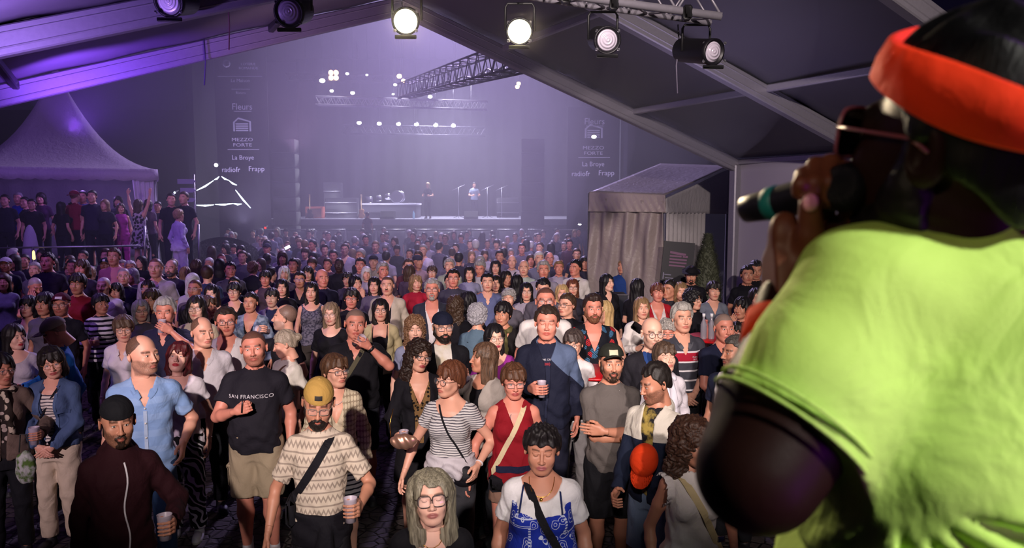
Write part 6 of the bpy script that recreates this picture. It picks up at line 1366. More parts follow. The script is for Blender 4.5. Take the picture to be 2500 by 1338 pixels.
r, _ = person(302, 802, 1.70, sex='f', yaw=10, head_=(18, -4, 0), hair_=('bowl', '33241c', '6e5644', 2), glass=('round', '5a4a48'), skin_='fair', top_=('blouse', 'd8cdd8', {'neck': 'v', 'collar': 'd8cdd8', 'sleeve': .6}), pose=('down', 'down'), label='person with brown fringe and thin round glasses in short-sleeved white blouse')
r, _ = person(404, 762, 1.84, yaw=8, head_=(6, -4, 0), hair_=('shortfull', '8c8888', 'bcb8b8'), skin_='red', build=.4, top_=('blouse', '20203a', {'neck': 'v', 'collar': '20203a', 'sleeve': .7}), pose=('down', 'drink'), label='grey-haired person in dark navy shirt drinking from a raised cup'); cup(r, 'm', .4, ('down', 'drink'), 1, 'plastic cup raised by the grey-haired person in the navy shirt')
r, _ = person(246, 742, 1.70, sex='f', yaw=22, head_=(30, 4, 0), hair_=('pixie', '0f0c12', None, 4), skin_='tan', top_=('long', 'd8d4da', {'neck': 'crew', 'mat': cloth('cfcad2', 'hstripe', '15131c', 17, p=(.45,))}), pose=('cup', 'down'), label='person with short black hair in profile, black-and-white striped jumper, holding a cup'); cup(r, 'f', 0, ('cup', 'down'), -1, 'plastic cup held before the black-and-white striped jumper')
r, _ = person(135, 812, 1.74, yaw=-38, head_=(-20, -32, 0), hair_=('buzz', '6a5a50'), cap=('front', '9a8c84'), skin_='red', top_=('jacket', '1c5fae', {'neck': 'v', 'open_': .03, 'mat': cloth('1c60b0')}), inner=('tee', '7a7680'), pose=('bent', 'down'), label='person in pale trucker cap bowing forward in a bright blue rain jacket')
r, _ = person(150, 745, 1.76, yaw=6, head_=(8, 2, 0), hair_=('buzz', '3a2c28'), cap=('front', '4a1024', 'd0c8d4', (.034, .014)), glass=('square', '20202c'), skin_='red', stub='7a4a3c', top_=('tee', '1c1a26'), label='person in dark red cap with white badge and glasses, behind the pale trucker cap')
r, _ = person(36, 822, 1.66, sex='f', yaw=30, head_=(34, 0, 0), hair_=('long', '120c0e'), skin_='pale', top_=('tee', 'b9b0ba', {'neck': 'scoop'}), label='pale-faced person with long black hair in profile near the left edge', lip='b03038')
r, _ = person(2, 900, 1.66, sex='f', yaw=30, head_=(30, -4, 0), hair_=('mid', '140f10'), skin_='tan', glass=('round', '6a4a38'), top_=('jacket', '6a5a50', {'neck': 'v', 'open_': .04}), inner=('tee', '3a2c28', {'mat': cloth('2a2220', 'spots', 'a89a90', 20, p=(.4,))}), pose=('down', LO), label='person in glasses and taupe jacket over spotted top, cut by the left edge'); cup(r, 'f', 0, ('down', LO), 1, 'plastic cup held by the person cut by the left edge'); scarf(r, cloth('2a221c', 'spots', 'b8ac98', 16, p=(.45,)))
bb = thing('tote_bag', 'green and white patterned bag hanging low beside the cream trousers', 'bag', V3(*at(62, 1135, 4.4))); bb.scale = (.65, .65, .85); obj('bag_body', M().add(*(G((-.13, -.08, -.16), (.13, .08, .14), .009).ell((0, 0, -.02), (.09, .05, .12), 0).disp(lambda x, y, z: .006 * np.sin(60 * x + 40 * z)).mesh())), cloth('c8ccc8', 'mottle', '5c7a3a', 1.2), bb); obj('handle', M().add(*tube([(-.05, 0, .09), (-.03, 0, .22), (.03, 0, .22), (.05, 0, .09)], .006, 6)), cloth('3a3a3a'), bb)
r, _ = person(1208, 824, 1.70, sex='f', yaw=4, head_=(12, 2, 0), hair_=('long', '0f0b10'), glass=('round', '8a6a5c'), skin_='pale', top_=('tee', '8c2a88', {'neck': 'scoop'}), label='person with long black hair and round glasses in magenta top', lip='a03a48')
r, _ = person(1228, 766, 1.74, sex='f', yaw=-8, head_=(-12, 0, 0), hair_=('pixie', '120c10', None, 6), skin_='tan', top_=('jacket', '1a1618', {'neck': 'deepv', 'open_': .05}), inner=('tee', '5a4a44', {'neck': 'deepv'}), label='person with short black hair and long olive scarf over a dark jacket'); scarf(r, cloth('5d5836'))
r, _ = person(1166, 772, 1.76, sex='f', yaw=170, head_=(0, 0, 0), hair_=('curlyshort', '85828a', 'bcb9c2'), skin_='fair', top_=('long', '54697c', {'neck': 'crew', 'mat': cloth('54697c', 'denim')}), label='person with curly grey hair seen from behind in blue denim shirt'); strap(r, topg(r), 'f', 1, 1.0, .016, cloth('14121a'), 'thin black bag strap over the blue denim shirt seen from behind')
r, _ = person(1332, 737, 1.90, yaw=0, head_=(-2, 4, 0), hair_=('buzz', '2a201c'), glass=('square', '30282a'), skin_='red', build=.9, wide=1.05, top_=('tee', 'd8d2d2', {'neck': 'crew', 'sleeve': .7}), label='big person with glasses and white tee right behind the navy hooded jacket', Y=7.9)
r, _ = person(1400, 838, 1.64, sex='f', yaw=-10, head_=(-8, -4, 0), hair_=('pixie', '2a2022', '5a4c48', 2), glass=('round', '6a5a58'), skin_='fair', top_=('long', 'd6d0d2', {'neck': 'crew'}), bot=('long', '8a8688'), label='person in white mostly hidden behind the navy hooded jacket', Y=6.9)
r, _ = person(1013, 803, 1.72, sex='f', yaw=4, head_=(6, 0, 0), hair_=('longcurly', '6e4a36', '9a7658'), skin_='pale', top_=('tee', '8f92b0', {'neck': 'scoop'}), label='person with wavy strawberry-blond hair in grey-blue top')
r, _ = person(929, 757, 1.72, sex='f', yaw=2, head_=(8, 6, 0), hair_=('mid', '17100f'), glass=('round', '4a3a3c'), skin_='fair', top_=('jacket', 'b8aa84', {'neck': 'deepv', 'open_': .10}), inner=('tank', '17151b', {'neck': 'cami'}), pose=('down', 'down'), label='person with dark hair and glasses in pale yellow cardigan over black camisole')
r, _ = person(808, 766, 1.70, sex='f', yaw=2, head_=(0, 0, 0), hair_=('long', '6e5844', 'a08a70'), glass=('square', '8a7a6c'), skin_='pale', top_=('tee', '15131b', {'neck': 'scoop', 'sleeve': .7}), build=.3, label='person with long blond hair and glasses in black tee')
# ---- middle of the crowd: x, y, height, sex, turn, hair, colour, skin, top, colour, neck, label, extras
HL = {'d': '17110f', 'b': '3a281c', 'l': '7a5f42', 'o': 'a98c60', 'g': '8a8686', 'w': 'bcb8b6', 'r': '5a3020', 'k': '0e0b0f'}
MID = [
 (1055, 708, 1.84, 'm', 4, 'short', 'g', 'red', 'jacket', '2a2c3a', 'v', 'person with glasses and grey goatee in dark jacket over open white shirt', dict(glass=('square', '6a6060'), beard_=('goatee', '8a8480'), inner=('tee', 'd8d0d4', {'neck': 'deepv'}), open=.08)),
 (1112, 748, 1.70, 'f', 170, 'longcurly', 'b', 'fair', 'tee', '15131c', 'scoop', 'person with brown wavy hair seen from behind in black top', {}),
 (760, 712, 1.74, 'f', 10, 'long', 'd', 'fair', 'tank', '6c6878', 'scoop', 'person with long dark hair in patterned grey tank top', dict(mat=('6c6878', 'mottle', '3a3848', 2.2))),
 (787, 680, 1.82, 'm', 30, None, 'b', 'red', 'tee', '1a1830', 'crew', 'bald person in navy looking across, behind the patterned grey tank top', {}),
 (612, 738, 1.72, 'f', 2, 'short', 'd', 'tan', 'jacket', '8e9bb0', 'deepv', 'person with flat dark fringe in mottled denim jacket over black', dict(inner=('tee', '14121a', {'neck': 'deepv'}), open=.06, mat=('8e9bb0', 'mottle', '55637c', 1))),
 (572, 712, 1.72, 'f', 8, 'pixie', 'k', 'fair', 'tee', '15131b', 'deepv', 'person with short black hair and glasses in black with white trim', dict(glass=('square', '20202a'))),
 (517, 718, 1.72, 'f', 6, 'long', 'k', 'pale', 'tee', '1a1622', 'scoop', 'person with long black hair between the glasses-wearers', {}),
 (476, 707, 1.78, 'm', 2, 'buzz', 'd', 'red', 'blouse', '6c6066', 'v', 'red-faced person with shining glasses in taupe shirt', dict(glass=('square', 'c8c8d8'))),
 (380, 655, 1.92, 'm', 14, 'buzz', 'b', 'fair', 'blouse', 'a9a0a8', 'v', 'tall broad person in beige shirt, head and shoulders above others at left', dict(build=.8, collar='a9a0a8', Y=11.6)),
 (418, 656, 1.86, 'm', 2, 'bald', 'g', 'fair', 'tee', '3a3644', 'crew', 'bearded balding person beside the tall beige shirt', dict(beard_=('full', '5a5050'))),
 (361, 705, 1.68, 'f', 2, 'long', 'd', 'tan', 'tee', '2a2434', 'crew', 'person with dark hair and shining glasses before the tall beige shirt', dict(glass=('round', 'b8b8d0'))),
 (344, 758, 1.68, 'f', 34, 'mid', 'g', 'fair', 'tee', '4a4252', 'crew', 'person with long grey hair and dark-rimmed glasses in profile', dict(glass=('read', '15131a'))),
 (371, 732, 1.66, 'f', 2, 'bob', 'b', 'tan', 'tee', '3a3244', 'crew', 'small face between the long grey hair and the raised cup', dict(Y=9.2)),
 (462, 770, 1.66, 'f', 160, 'bob', 'k', 'fair', 'tee', '17141e', 'crew', 'dark-haired person from behind, beside the grey-haired drinker', {}),
 (480, 752, 1.66, 'f', 10, 'mid', 'd', 'pale', 'tee', 'b8a890', 'crew', 'glasses-wearing face behind the balding person in white', dict(glass=('square', '2a2428'), Y=8.4)),
 (508, 748, 1.70, 'f', 60, 'bob', 'b', 'tan', 'tee', '4a4038', 'crew', 'brown-haired person turned away with hand raised, behind the white shirts', dict(pose=('mouth', 'down'))),
 (302, 676, 1.80, 'm', 24, 'buzz', 'g', 'fair', 'tee', '1b1830', 'crew', 'person with cropped grey hair in navy looking sideways at left', {}),
 (318, 655, 1.76, 'm', 30, 'short', 'w', 'fair', 'tee', 'a87888', 'crew', 'pale-haired head just behind the cropped grey hair', {}),
 (278, 622, 1.92, 'm', 10, 'short', 'b', 'tan', 'tee', 'c07888', 'crew', 'tall person in pink top standing at the end of the railing', dict(Y=13.5)),
 (253, 700, 1.76, 'm', 8, 'buzz', 'w', 'fair', 'tee', 'c4bccc', 'crew', 'grey-cropped person in white tee behind the striped jumper', dict(build=.6, stub='6a5a54')),
 (284, 712, 1.66, 'f', 10, 'bob', 'd', 'fair', 'tee', '2e2a44', 'crew', 'half-hidden face beside the grey-cropped person in white', {}),
 (190, 693, 1.72, 'f', 10, 'pixie', 'd', 'tan', 'tee', '7a1226', 'crew', 'dark-haired person in crimson top at left', dict(Y=10.2)),
 (117, 660, 1.82, 'm', 6, 'short', 'k', 'tan', 'tee', '14122a', 'crew', 'square-jawed person with black hair in dark navy at left', {}),
 (70, 748, 1.70, 'f', 4, 'bob', 'k', 'fair', 'jacket', '17131c', 'deepv', 'person with black bob and dark glasses in blazer over white shirt', dict(glass=('square', '20181c'), inner=('tee', 'd0c8d4', {'neck': 'deepv'}), open=.05)),
 (110, 742, 1.66, 'f', 4, 'bob', 'k', 'tan', 'tee', '5a5466', 'crew', 'person with black hair between the blazer and the red cap', dict(Y=8.9)),
 (86, 700, 1.72, 'm', 60, 'buzz', 'g', 'red', 'tee', '3a2638', 'crew', 'person with bowed grey head at left, hand to face', dict(pose=('mouth', 'down'), pitch=-25)),
 (14, 648, 1.82, 'm', 20, 'buzz', 'd', 'brown', 'tee', '0e0c22', 'crew', 'person in white cap at the left edge', dict(cap=('front', 'a8a0b4'))),
 (60, 638, 1.76, 'm', 20, 'short', 'd', 'tan', 'tee', '140e24', 'crew', 'dim face in dark clothes beside the white cap at left', {}),
 (100, 622, 1.74, 'f', 8, 'mid', 'd', 'tan', 'tee', '180f26', 'crew', 'dim face under the terrace railing, beside the glowing lantern', {}),
 (116, 640, 1.66, 'm', 8, 'short', 'd', 'red', 'tee', '180f26', 'crew', 'forehead showing behind the square-jawed person', dict(Y=12.8)),
 (172, 640, 1.72, 'm', 30, 'short', 'b', 'red', 'tee', '160f28', 'crew', 'person with tousled brown hair bowed below the railing', dict(pitch=-15)),
 (203, 628, 1.80, 'm', 0, 'short', 'k', 'tan', 'tee', 'a89cb4', 'crew', 'dark-haired person in pale shirt under the railing', {}),
 (200, 655, 1.62, 'f', 5, 'bob', 'b', 'red', 'tee', '2a2238', 'crew', 'small face beneath the pale shirt under the railing', dict(Y=12.4)),
 (220, 668, 1.66, 'f', 170, 'bob', 'l', 'tan', 'tee', '2a2238', 'crew', 'light brown head seen from behind left of the grey-cropped person', {}),
 (258, 648, 1.78, 'm', 10, 'buzz', 'd', 'brown', 'tee', '131026', 'crew', 'person in dark cap with white front at left', dict(cap=('front', '14122a', 'c8c4dc', (.02, .022)))),
 (345, 640, 1.72, 'f', -20, 'long', 'k', 'fair', 'tee', '0f0c1c', 'crew', 'narrow face framed by black hair left of the tall beige shirt', {}),
 (453, 668, 1.66, 'f', 175, 'mid', 'l', 'fair', 'tee', '4a4050', 'crew', 'blond head from behind beside the bearded balding person', {}),
 (480, 650, 1.76, 'f', 175, 'long', 'b', 'fair', 'tee', '3a3048', 'crew', 'long brown hair from behind, right of the bearded balding person', {}),
 (541, 636, 1.80, 'm', 40, 'buzz', 'b', 'red', 'blouse', 'b9a6cc', 'v', 'person with cropped hair in lilac-white shirt near the shrub', dict(collar='b9a6cc')),
 (562, 660, 1.80, 'm', 30, 'short', 'k', 'red', 'tee', '4a4652', 'crew', 'dark-haired person in grey tee in front of the lilac-white shirt', {}),
 (592, 628, 1.78, 'm', 10, 'short', 'b', 'fair', 'tee', '4a4458', 'crew', 'person with brown hair in the hazy middle distance near the shrub', {}),
 (588, 612, 1.80, 'f', 10, 'bob', 'd', 'fair', 'tee', '5a506a', 'crew', 'small hazy face above the brown hair near the shrub', {}),
 (618, 655, 1.70, 'f', 175, 'curlyshort', 'l', 'fair', 'tee', '1c1a28', 'crew', 'tousled light brown head from behind in black', {}),
 (664, 727, 1.68, 'f', 6, 'pixie', 'd', 'pale', 'jacket', '8a8494', 'deepv', 'laughing person with short dark hair in grey-white hooded top', dict(inner=('tee', '2c3050'), open=.05)),
 (689, 702, 1.68, 'f', 12, 'mid', 'k', 'fair', 'tee', '14121c', 'crew', 'person with black hair and dark choker beside the laughing one', {}),
 (648, 680, 1.72, 'f', 12, 'pixie', 'd', 'red', 'tank', '4c3c48', 'crew', 'bare-shouldered person with dark hair pulled back', {}),
 (694, 668, 1.70, 'f', 20, 'bob', 'w', 'fair', 'tee', '4a3e4e', 'crew', 'person with white-blond bob in the hazy middle distance', {}),
 (732, 684, 1.72, 'm', 10, 'short', 'd', 'tan', 'jacket', '16131f', 'v', 'person in black with a blue glint on the glasses', dict(glass=('square', '5a5ab8'))),
 (752, 668, 1.70, 'f', 10, 'bob', 'd', 'fair', 'tee', '3a3448', 'crew', 'person with dark fringe directly left of the bald head in navy', {}),
 (716, 648, 1.74, 'm', 4, 'short', 'd', 'red', 'tee', '3a2f42', 'crew', 'small reddish face above the white-blond bob', {}),
 (762, 645, 1.74, 'f', 4, 'pixie', 'b', 'red', 'tee', '4a3c50', 'crew', 'face with brown hair above the bald head in navy', {}),
 (828, 648, 1.88, 'm', 6, 'buzz', 'k', 'dark', 'tee', '17151f', 'crew', 'dark-skinned person with white collar towering in the hazy middle', dict(Y=14.6)),
 (814, 626, 1.78, 'm', 2, 'short', 'd', 'red', 'tee', '3a3448', 'crew', 'face just left behind the dark-skinned person', {}),
 (842, 610, 1.86, 'm', 2, 'short', 'b', 'fair', 'blouse', 'a498b0', 'v', 'tall person with glasses in pale shirt in the haze, centre left', dict(glass=('square', '5a5060'))),
 (849, 682, 1.66, 'f', 2, 'pixie', 'd', 'fair', 'tee', '3a3448', 'crew', 'forehead of a person behind the long dark hair in profile', {}),
 (868, 692, 1.70, 'f', 40, 'long', 'k', 'fair', 'tee', '1a1626', 'crew', 'person with long black hair in profile, hand at chin', dict(pose=('down', 'mouth'))),
 (858, 728, 1.74, 'f', 10, 'pixie', 'd', 'red', 'tee', '15131c', 'crew', 'person with short dark hair and glasses behind the blond in black', dict(glass=('read', '5a5058'))),
 (880, 648, 1.78, 'm', 2, 'short', 'd', 'red', 'tee', '6a5f6e', 'crew', 'person with heavy brows in grey-brown, hazy centre', {}),
 (912, 640, 1.76, 'm', 4, 'buzz', 'd', 'fair', 'tee', '8a8070', 'crew', 'person in dark knit cap in the hazy centre', dict(cap=('low', '1c1a28'))),
 (935, 662, 1.80, 'm', 30, 'shortfull', 'g', 'red', 'tee', '5a4a5e', 'crew', 'pink-faced grey-haired person turned aside in the haze', {}),
 (914, 697, 1.70, 'f', 2, 'mid', 'd', 'fair', 'tee', '5c5468', 'crew', 'person with dark fringe beside the moustached cream jacket', {}),
 (946, 698, 1.80, 'm', 2, 'buzz', 'd', 'fair', 'jacket', 'c0b4a4', 'deepv', 'person with moustache in cream jacket over black', dict(inner=('tee', '15131a', {'neck': 'deepv'}), open=.06, beard_=('stache', '1c1410'))),
 (1015, 690, 1.70, 'f', 26, 'bob', 'l', 'fair', 'tee', 'a31c34', 'crew', 'person with light brown bob in bright red top', {}),
 (1000, 665, 1.72, 'f', 160, 'bob', 'b', 'fair', 'tee', '4a3c50', 'crew', 'brown head turned away behind the bright red top', {}),
 (998, 650, 1.76, 'm', 10, 'short', 'b', 'fair', 'tee', '5a2c3a', 'crew', 'face with hand to brow in the hazy centre', dict(pose=('down', 'mouth'))),
 (1020, 640, 1.78, 'm', 40, 'buzz', 'd', 'tan', 'tee', 'a08494', 'crew', 'person in dark cap and dusty pink top turned aside', dict(cap=('back', '2c2a3c'))),
 (1033, 612, 1.84, 'm', -10, 'short', 'g', 'fair', 'blouse', 'd0c4dc', 'v', 'tall person in bright white shirt high in the hazy crowd', dict(glass=('square', '6a6070'))),
 (1055, 665, 1.68, 'f', 4, 'pixie', 'b', 'fair', 'tee', '4c4458', 'crew', 'face with glasses between the white shirt and the grey goatee', dict(glass=('round', '8a8090'))),
 (1107, 680, 1.80, 'm', 4, 'short', 'd', 'red', 'tee', '3a3848', 'crew', 'person with dark-rimmed glasses above the brown wavy hair', dict(glass=('square', '1c1820'))),
 (1097, 650, 1.76, 'm', 4, 'shortfull', 'g', 'fair', 'tee', '9aa090', 'crew', 'grey-haired person in pale green in the haze', {}),
 (1143, 735, 1.68, 'f', -150, 'bob', 'k', 'fair', 'tee', '17151e', 'crew', 'black-haired person half turned away beside the denim shirt', {}),
 (1146, 668, 1.70, 'f', 2, 'mid', 'd', 'fair', 'tee', '8a8aa8', 'crew', 'person with blue-white striped scarf in the haze', {}),
 (1172, 655, 1.78, 'm', -10, 'shortfull', 'g', 'red', 'tee', 'b0aabc', 'crew', 'grey-haired person with head bowed over folded hands', dict(pitch=-18, pose=('cup', 'cup'))),
 (1190, 690, 1.78, 'm', 4, 'short', 'k', 'fair', 'blouse', '5f6690', 'v', 'dark-haired person in slate-blue shirt with a white patch', dict(collar='5f6690')),
 (1209, 692, 1.68, 'f', 8, 'mid', 'd', 'fair', 'tee', '4c4c62', 'crew', 'person partly hidden at the shoulder of the slate-blue shirt', {}),
 (1285, 712, 1.70, 'f', 2, 'long', 'k', 'fair', 'tee', '9a92a0', 'crew', 'person with long black hair and thin glasses before the grey tee', dict(glass=('round', '6a6068'))),
 (1242, 728, 1.66, 'f', -4, 'curlyshort', 'g', 'fair', 'tee', '5a5560', 'crew', 'short grey curls showing above the black-haired olive scarf', {}),
 (1262, 690, 1.70, 'f', 170, 'long', 'k', 'fair', 'tee', '1b1828', 'crew', 'long black hair from behind before the light green shirt', {}),
 (1236, 680, 1.70, 'f', 30, 'mid', 'd', 'tan', 'tee', '3a3244', 'crew', 'dark brown hair bowed in the haze right of centre', {}),
 (1326, 705, 1.80, 'm', 0, 'short', 'k', 'fair', 'tee', '55505e', 'crew', 'flat-topped black hair behind the big person with glasses', dict(pitch=-14)),
 (1327, 660, 1.86, 'm', 2, 'shortfull', 'g', 'red', 'blouse', '8f889a', 'v', 'grey-blond person in grey polo, eyes lowered, right of centre', dict(build=.5)),
 (1279, 655, 1.82, 'm', -4, 'bald', 'w', 'fair', 'tee', 'a8b4ac', 'crew', 'balding older person in pale green-white shirt', {}),
 (1372, 716, 1.68, 'f', 0, 'mid', 'o', 'fair', 'tee', '4a4048', 'crew', 'smiling blond person beside the auburn glasses-wearer', {}),
 (1398, 702, 1.70, 'f', 0, 'mid', 'r', 'fair', 'tee', '2a2834', 'crew', 'person with auburn hair and dark glasses right of centre', dict(glass=('square', '20181c'))),
 (1405, 655, 1.84, 'm', -40, 'short', 'k', 'red', 'tee', 'c9c2c0', 'crew', 'dark-haired person in profile in white tee with black backpack strap', dict(strap='15131b')),
 (1384, 746, 1.76, 'm', -40, 'short', 'b', 'fair', 'tee', '14121a', 'crew', 'person with dark glasses in profile in black tee beside the Hawaiian shirt', dict(glass=('square', '15131a'))),
 (1474, 762, 1.72, 'f', -50, 'verylong', 'o', 'fair', 'tank', 'c8b8a8', 'scoop', 'person with very long blond hair turned in profile, bare arm', {}),
 (1567, 752, 1.70, 'f', 6, 'long', 'l', 'fair', 'long', 'd4cecb', 'v', 'person with long light brown hair in white top holding a dark purse', dict(pose=('cup', 'folded'), lab=1)),
 (1605, 714, 1.72, 'f', 2, 'pixie', 'r', 'red', 'jacket', 'a01424', 'deepv', 'person with short auburn hair in red cardigan over white blouse', dict(inner=('tee', 'cfc6c4', {'neck': 'deepv'}), open=.09)),
 (1556, 702, 1.74, 'f', 150, 'verylong', 'k', 'fair', 'tee', '121018', 'crew', 'person with very long black hair turned away in black tee', dict(pose=('down', 'folded'))),
 (1482, 690, 1.74, 'f', 40, 'long', 'k', 'pale', 'jacket', '131119', 'v', 'person with long black hair in profile beside the flight case', {}),
 (1635, 708, 1.74, 'm', -50, 'short', 'd', 'tan', 'tee', '2a2830', 'crew', 'person in profile between the red cardigan and the black hat', {}),
 (1662, 712, 1.70, 'f', 0, 'mid', 'l', 'fair', 'tee', '35323c', 'crew', 'brown-haired face just behind the dark curls', dict(Y=10.6)),
 (1687, 672, 1.82, 'm', -10, 'buzz', 'd', 'tan', 'tee', '100f18', 'crew', 'person in a black brimmed hat before the poster', dict(cap=('brim', '0e0d14'), pitch=-12, beard_=('short', '1a1210'))),
 (1692, 732, 1.72, 'f', 40, 'bigcurly', 'k', 'fair', 'tee', '121018', 'crew', 'person with black curly hair and glasses in profile in black', dict(glass=('square', '15131a'), pose=('clasp', 'clasp'))),
 (1742, 710, 1.74, 'f', 0, 'pixie', 'd', 'fair', 'blouse', '6c7280', 'v', 'person with short dark hair in grey denim shirt by the conifer', {}),
 (1812, 752, 1.72, 'f', -45, 'bob', 'k', 'tan', 'tee', '100e16', 'crew', 'person in black touching the neck with a raised hand', dict(pose=('mouth', 'down'))),
 (1846, 728, 1.72, 'f', 0, 'mid', 'd', 'fair', 'tee', '4a5058', 'crew', 'dark-haired person beside the hand at the neck, near the singer elbow', {}),
 (1824, 672, 1.70, 'm', -4, 'short', 'd', 'tan', 'tee', '101018', 'crew', 'left one of two dark-clothed people behind the black desk', dict(Y=11.75)),
 (1845, 660, 1.76, 'm', -6, 'short', 'k', 'tan', 'tee', '0f0f16', 'crew', 'right one of two dark-clothed people behind the black desk', dict(Y=12.0, pitch=-12)),
 (1795, 812, 1.66, 'f', -10, 'bob', 'd', 'red', 'tee', '121018', 'crew', 'partly hidden face behind the navy polo at the red table', dict(Y=8.4, glass=('round', '5a4a48'))),
 (1428, 642, 1.76, 'f', 0, 'bob', 'd', 'tan', 'tee', '2b2838', 'crew', 'dark-haired person behind the white tee with backpack', {}),
 (1462, 640, 1.74, 'f', 0, 'mid', 'o', 'tan', 'tee', 'a39a88', 'crew', 'blond person in cream top with diagonal black strap near the tent', dict(strap='15131b')),
 (1520, 652, 1.74, 'm', -30, 'short', 'l', 'tan', 'tee', '1c3a78', 'crew', 'person in royal blue tee in front of the party tent', {}),
 (1506, 630, 1.74, 'm', 0, 'short', 'd', 'brown', 'tee', '3a2c3a', 'crew', 'dim face before the crinkled tent panel', {}),
 (1408, 622, 1.78, 'm', 4, 'short', 'b', 'fair', 'tee', '2e2c40', 'crew', 'person with glasses at the edge of the haze near the tent', dict(glass=('square', '6a6070'))),
 (1342, 632, 1.78, 'm', 0, 'bald', 'g', 'red', 'tee', '3e3a4e', 'crew', 'balding person with glasses above the grey polo', dict(glass=('square', '5a5060'))),
 (1318, 628, 1.76, 'm', 0, 'buzz', 'g', 'red', 'tee', '4a3c4e', 'crew', 'cropped grey head with glasses left of the balding one', dict(glass=('read', '2a2430'))),
 (1296, 636, 1.74, 'f', 0, 'mid', 'b', 'red', 'tee', '6a2c40', 'crew', 'person in dusky red above the pale green-white shirt', {}),
 (1250, 640, 1.76, 'm', 0, 'bald', 'w', 'fair', 'tee', 'b8aab4', 'crew', 'balding person in white with black strap, right of centre haze', dict(strap='15131b')),
 (1274, 608, 1.80, 'm', 0, 'short', 'd', 'red', 'tee', '5c5468', 'crew', 'person with glasses in mauve in the haze right of centre', dict(glass=('square', '5a5060'))),
 (1318, 605, 1.78, 'm', -30, 'short', 'b', 'fair', 'tee', '8a809a', 'crew', 'person in profile beside a black head in the right haze', {}),
 (1345, 606, 1.80, 'f', 175, 'bob', 'k', 'fair', 'tee', 'b0a8bc', 'crew', 'black-haired person from behind in pale top in the right haze', {}),
 (1210, 652, 1.74, 'f', 0, 'mid', 'd', 'fair', 'tee', 'a87e8c', 'crew', 'person in dusty rose top right of the bowed grey head', {}),
 (688, 622, 1.78, 'm', 0, 'buzz', 'g', 'red', 'tee', 'a8a0b4', 'crew', 'person with glasses and pale shirt by the white phone light', dict(glass=('square', '5a5060'))),
 (652, 608, 1.80, 'm', 0, 'buzz', 'd', 'red', 'tee', '4c4462', 'crew', 'person in dark cap at the left end of the barrier', dict(cap=('low', '2c2840'))),
 (652, 632, 1.72, 'm', 175, 'buzz', 'k', 'dark', 'tee', '2a2438', 'crew', 'dark head from behind left of the white phone light', {}),
 (745, 618, 1.76, 'f', 0, 'pixie', 'b', 'fair', 'tee', '6a6078', 'crew', 'person with brown hair in mauve, hazy left', {}),
 (764, 628, 1.70, 'f', 0, 'bob', 'd', 'fair', 'tee', '4a4258', 'crew', 'person with dark fringe right under the mauve one, hazy left', {}),
 (898, 552, 1.74, 'm', 0, 'short', 'b', 'tan', 'tee', '5a3c3c', 'crew', 'person standing on the barrier step in brown, facing the stage', dict(Y=31.0, floor=1.0, turn=175)),
]
rs_ = random.Random(11)
for (px, py, h, sex, yw, hs_, hc_, sk_, tk_, tc_, nk, lab, ex) in MID:
    ex = dict(ex); kw = {}; Yv = ex.pop('Y', None); s = h / 1.75; hz = ex.get('floor', 0) + 1.63 * s
    if Yv is None: k = (669 - py) / FPX; Yv = (hz - CAM_H) / (-math.sin(PITCH) + math.cos(PITCH) * k) * (math.cos(PITCH) + math.sin(PITCH) * k)
    lod = 0 if Yv < 8 else (1 if Yv < 15 else 2)
    hy = max(-45, min(45, yw)); hy = round(hy * .45 / 10) * 10 if abs(yw) < 90 else 0; by = ex.pop('turn', None) or (yw - hy)
    topk = dict(neck=nk); mt = ex.pop('mat', None)
    if mt: topk['mat'] = cloth(mt[0], mt[1], mt[2], mt[3])
    if 'open' in ex: topk['open_'] = ex.pop('open')
    if 'collar' in ex: topk['collar'] = ex.pop('collar')
    st = ex.pop('strap', None); pt = ex.pop('pitch', 3); ex.pop('lab', None); bd = ex.pop('build', rs_.choice((0, 0, .3, .5)) if lod < 2 else 0)
    pose = ex.pop('pose', ('down', 'down'))
    if lab.endswith('singer elbow'): lab = 'dark-haired person beside the one touching the neck, right of the black desk'
    r, _ = person(px, py, h, sex, by, lab, None, sk_, (hs_, HL[hc_]) if hs_ else None, (tk_, tc_, topk), ('long', rs_.choice(('14141c', '1c2438', '2a2a30', '3a3430'))), pose, bd, (hy, pt, 0), lod=lod, Y=Yv, **ex)
    if st: strap(r, topg(r), sex, 1, 1.0, .035, cloth(st), 'black shoulder strap bag of the ' + ('person in profile in the white tee' if px == 1405 else 'blond person in cream near the tent' if px == 1462 else 'balding person in white in the haze'))
o = thing('purse', 'dark purse held by the person with long light brown hair in white', 'purse', at(1556, 800, 8.0)); obj('purse_body', M().add(*bbox_((0, 0, 0), (.13, .03, .09), .012, rotm(0, 0, .6))), plain('purse_leather', '1c181c', .4), o)
o = thing('phone', 'small lit phone screen held up in the hazy crowd at left', 'phone', at(702, 604, 17.5)); obj('phone_body', M().add(*bbox_((0, 0, 0), (.075, .012, .15), .006, rotm(0, 0, 1.1))), BLK, o); obj('screen', M().add(*bbox_((0, -.008, 0), (.066, .004, .135), .001, rotm(0, 0, 1.1))), glow('screen', 'e8e4ff', 2.5), o)
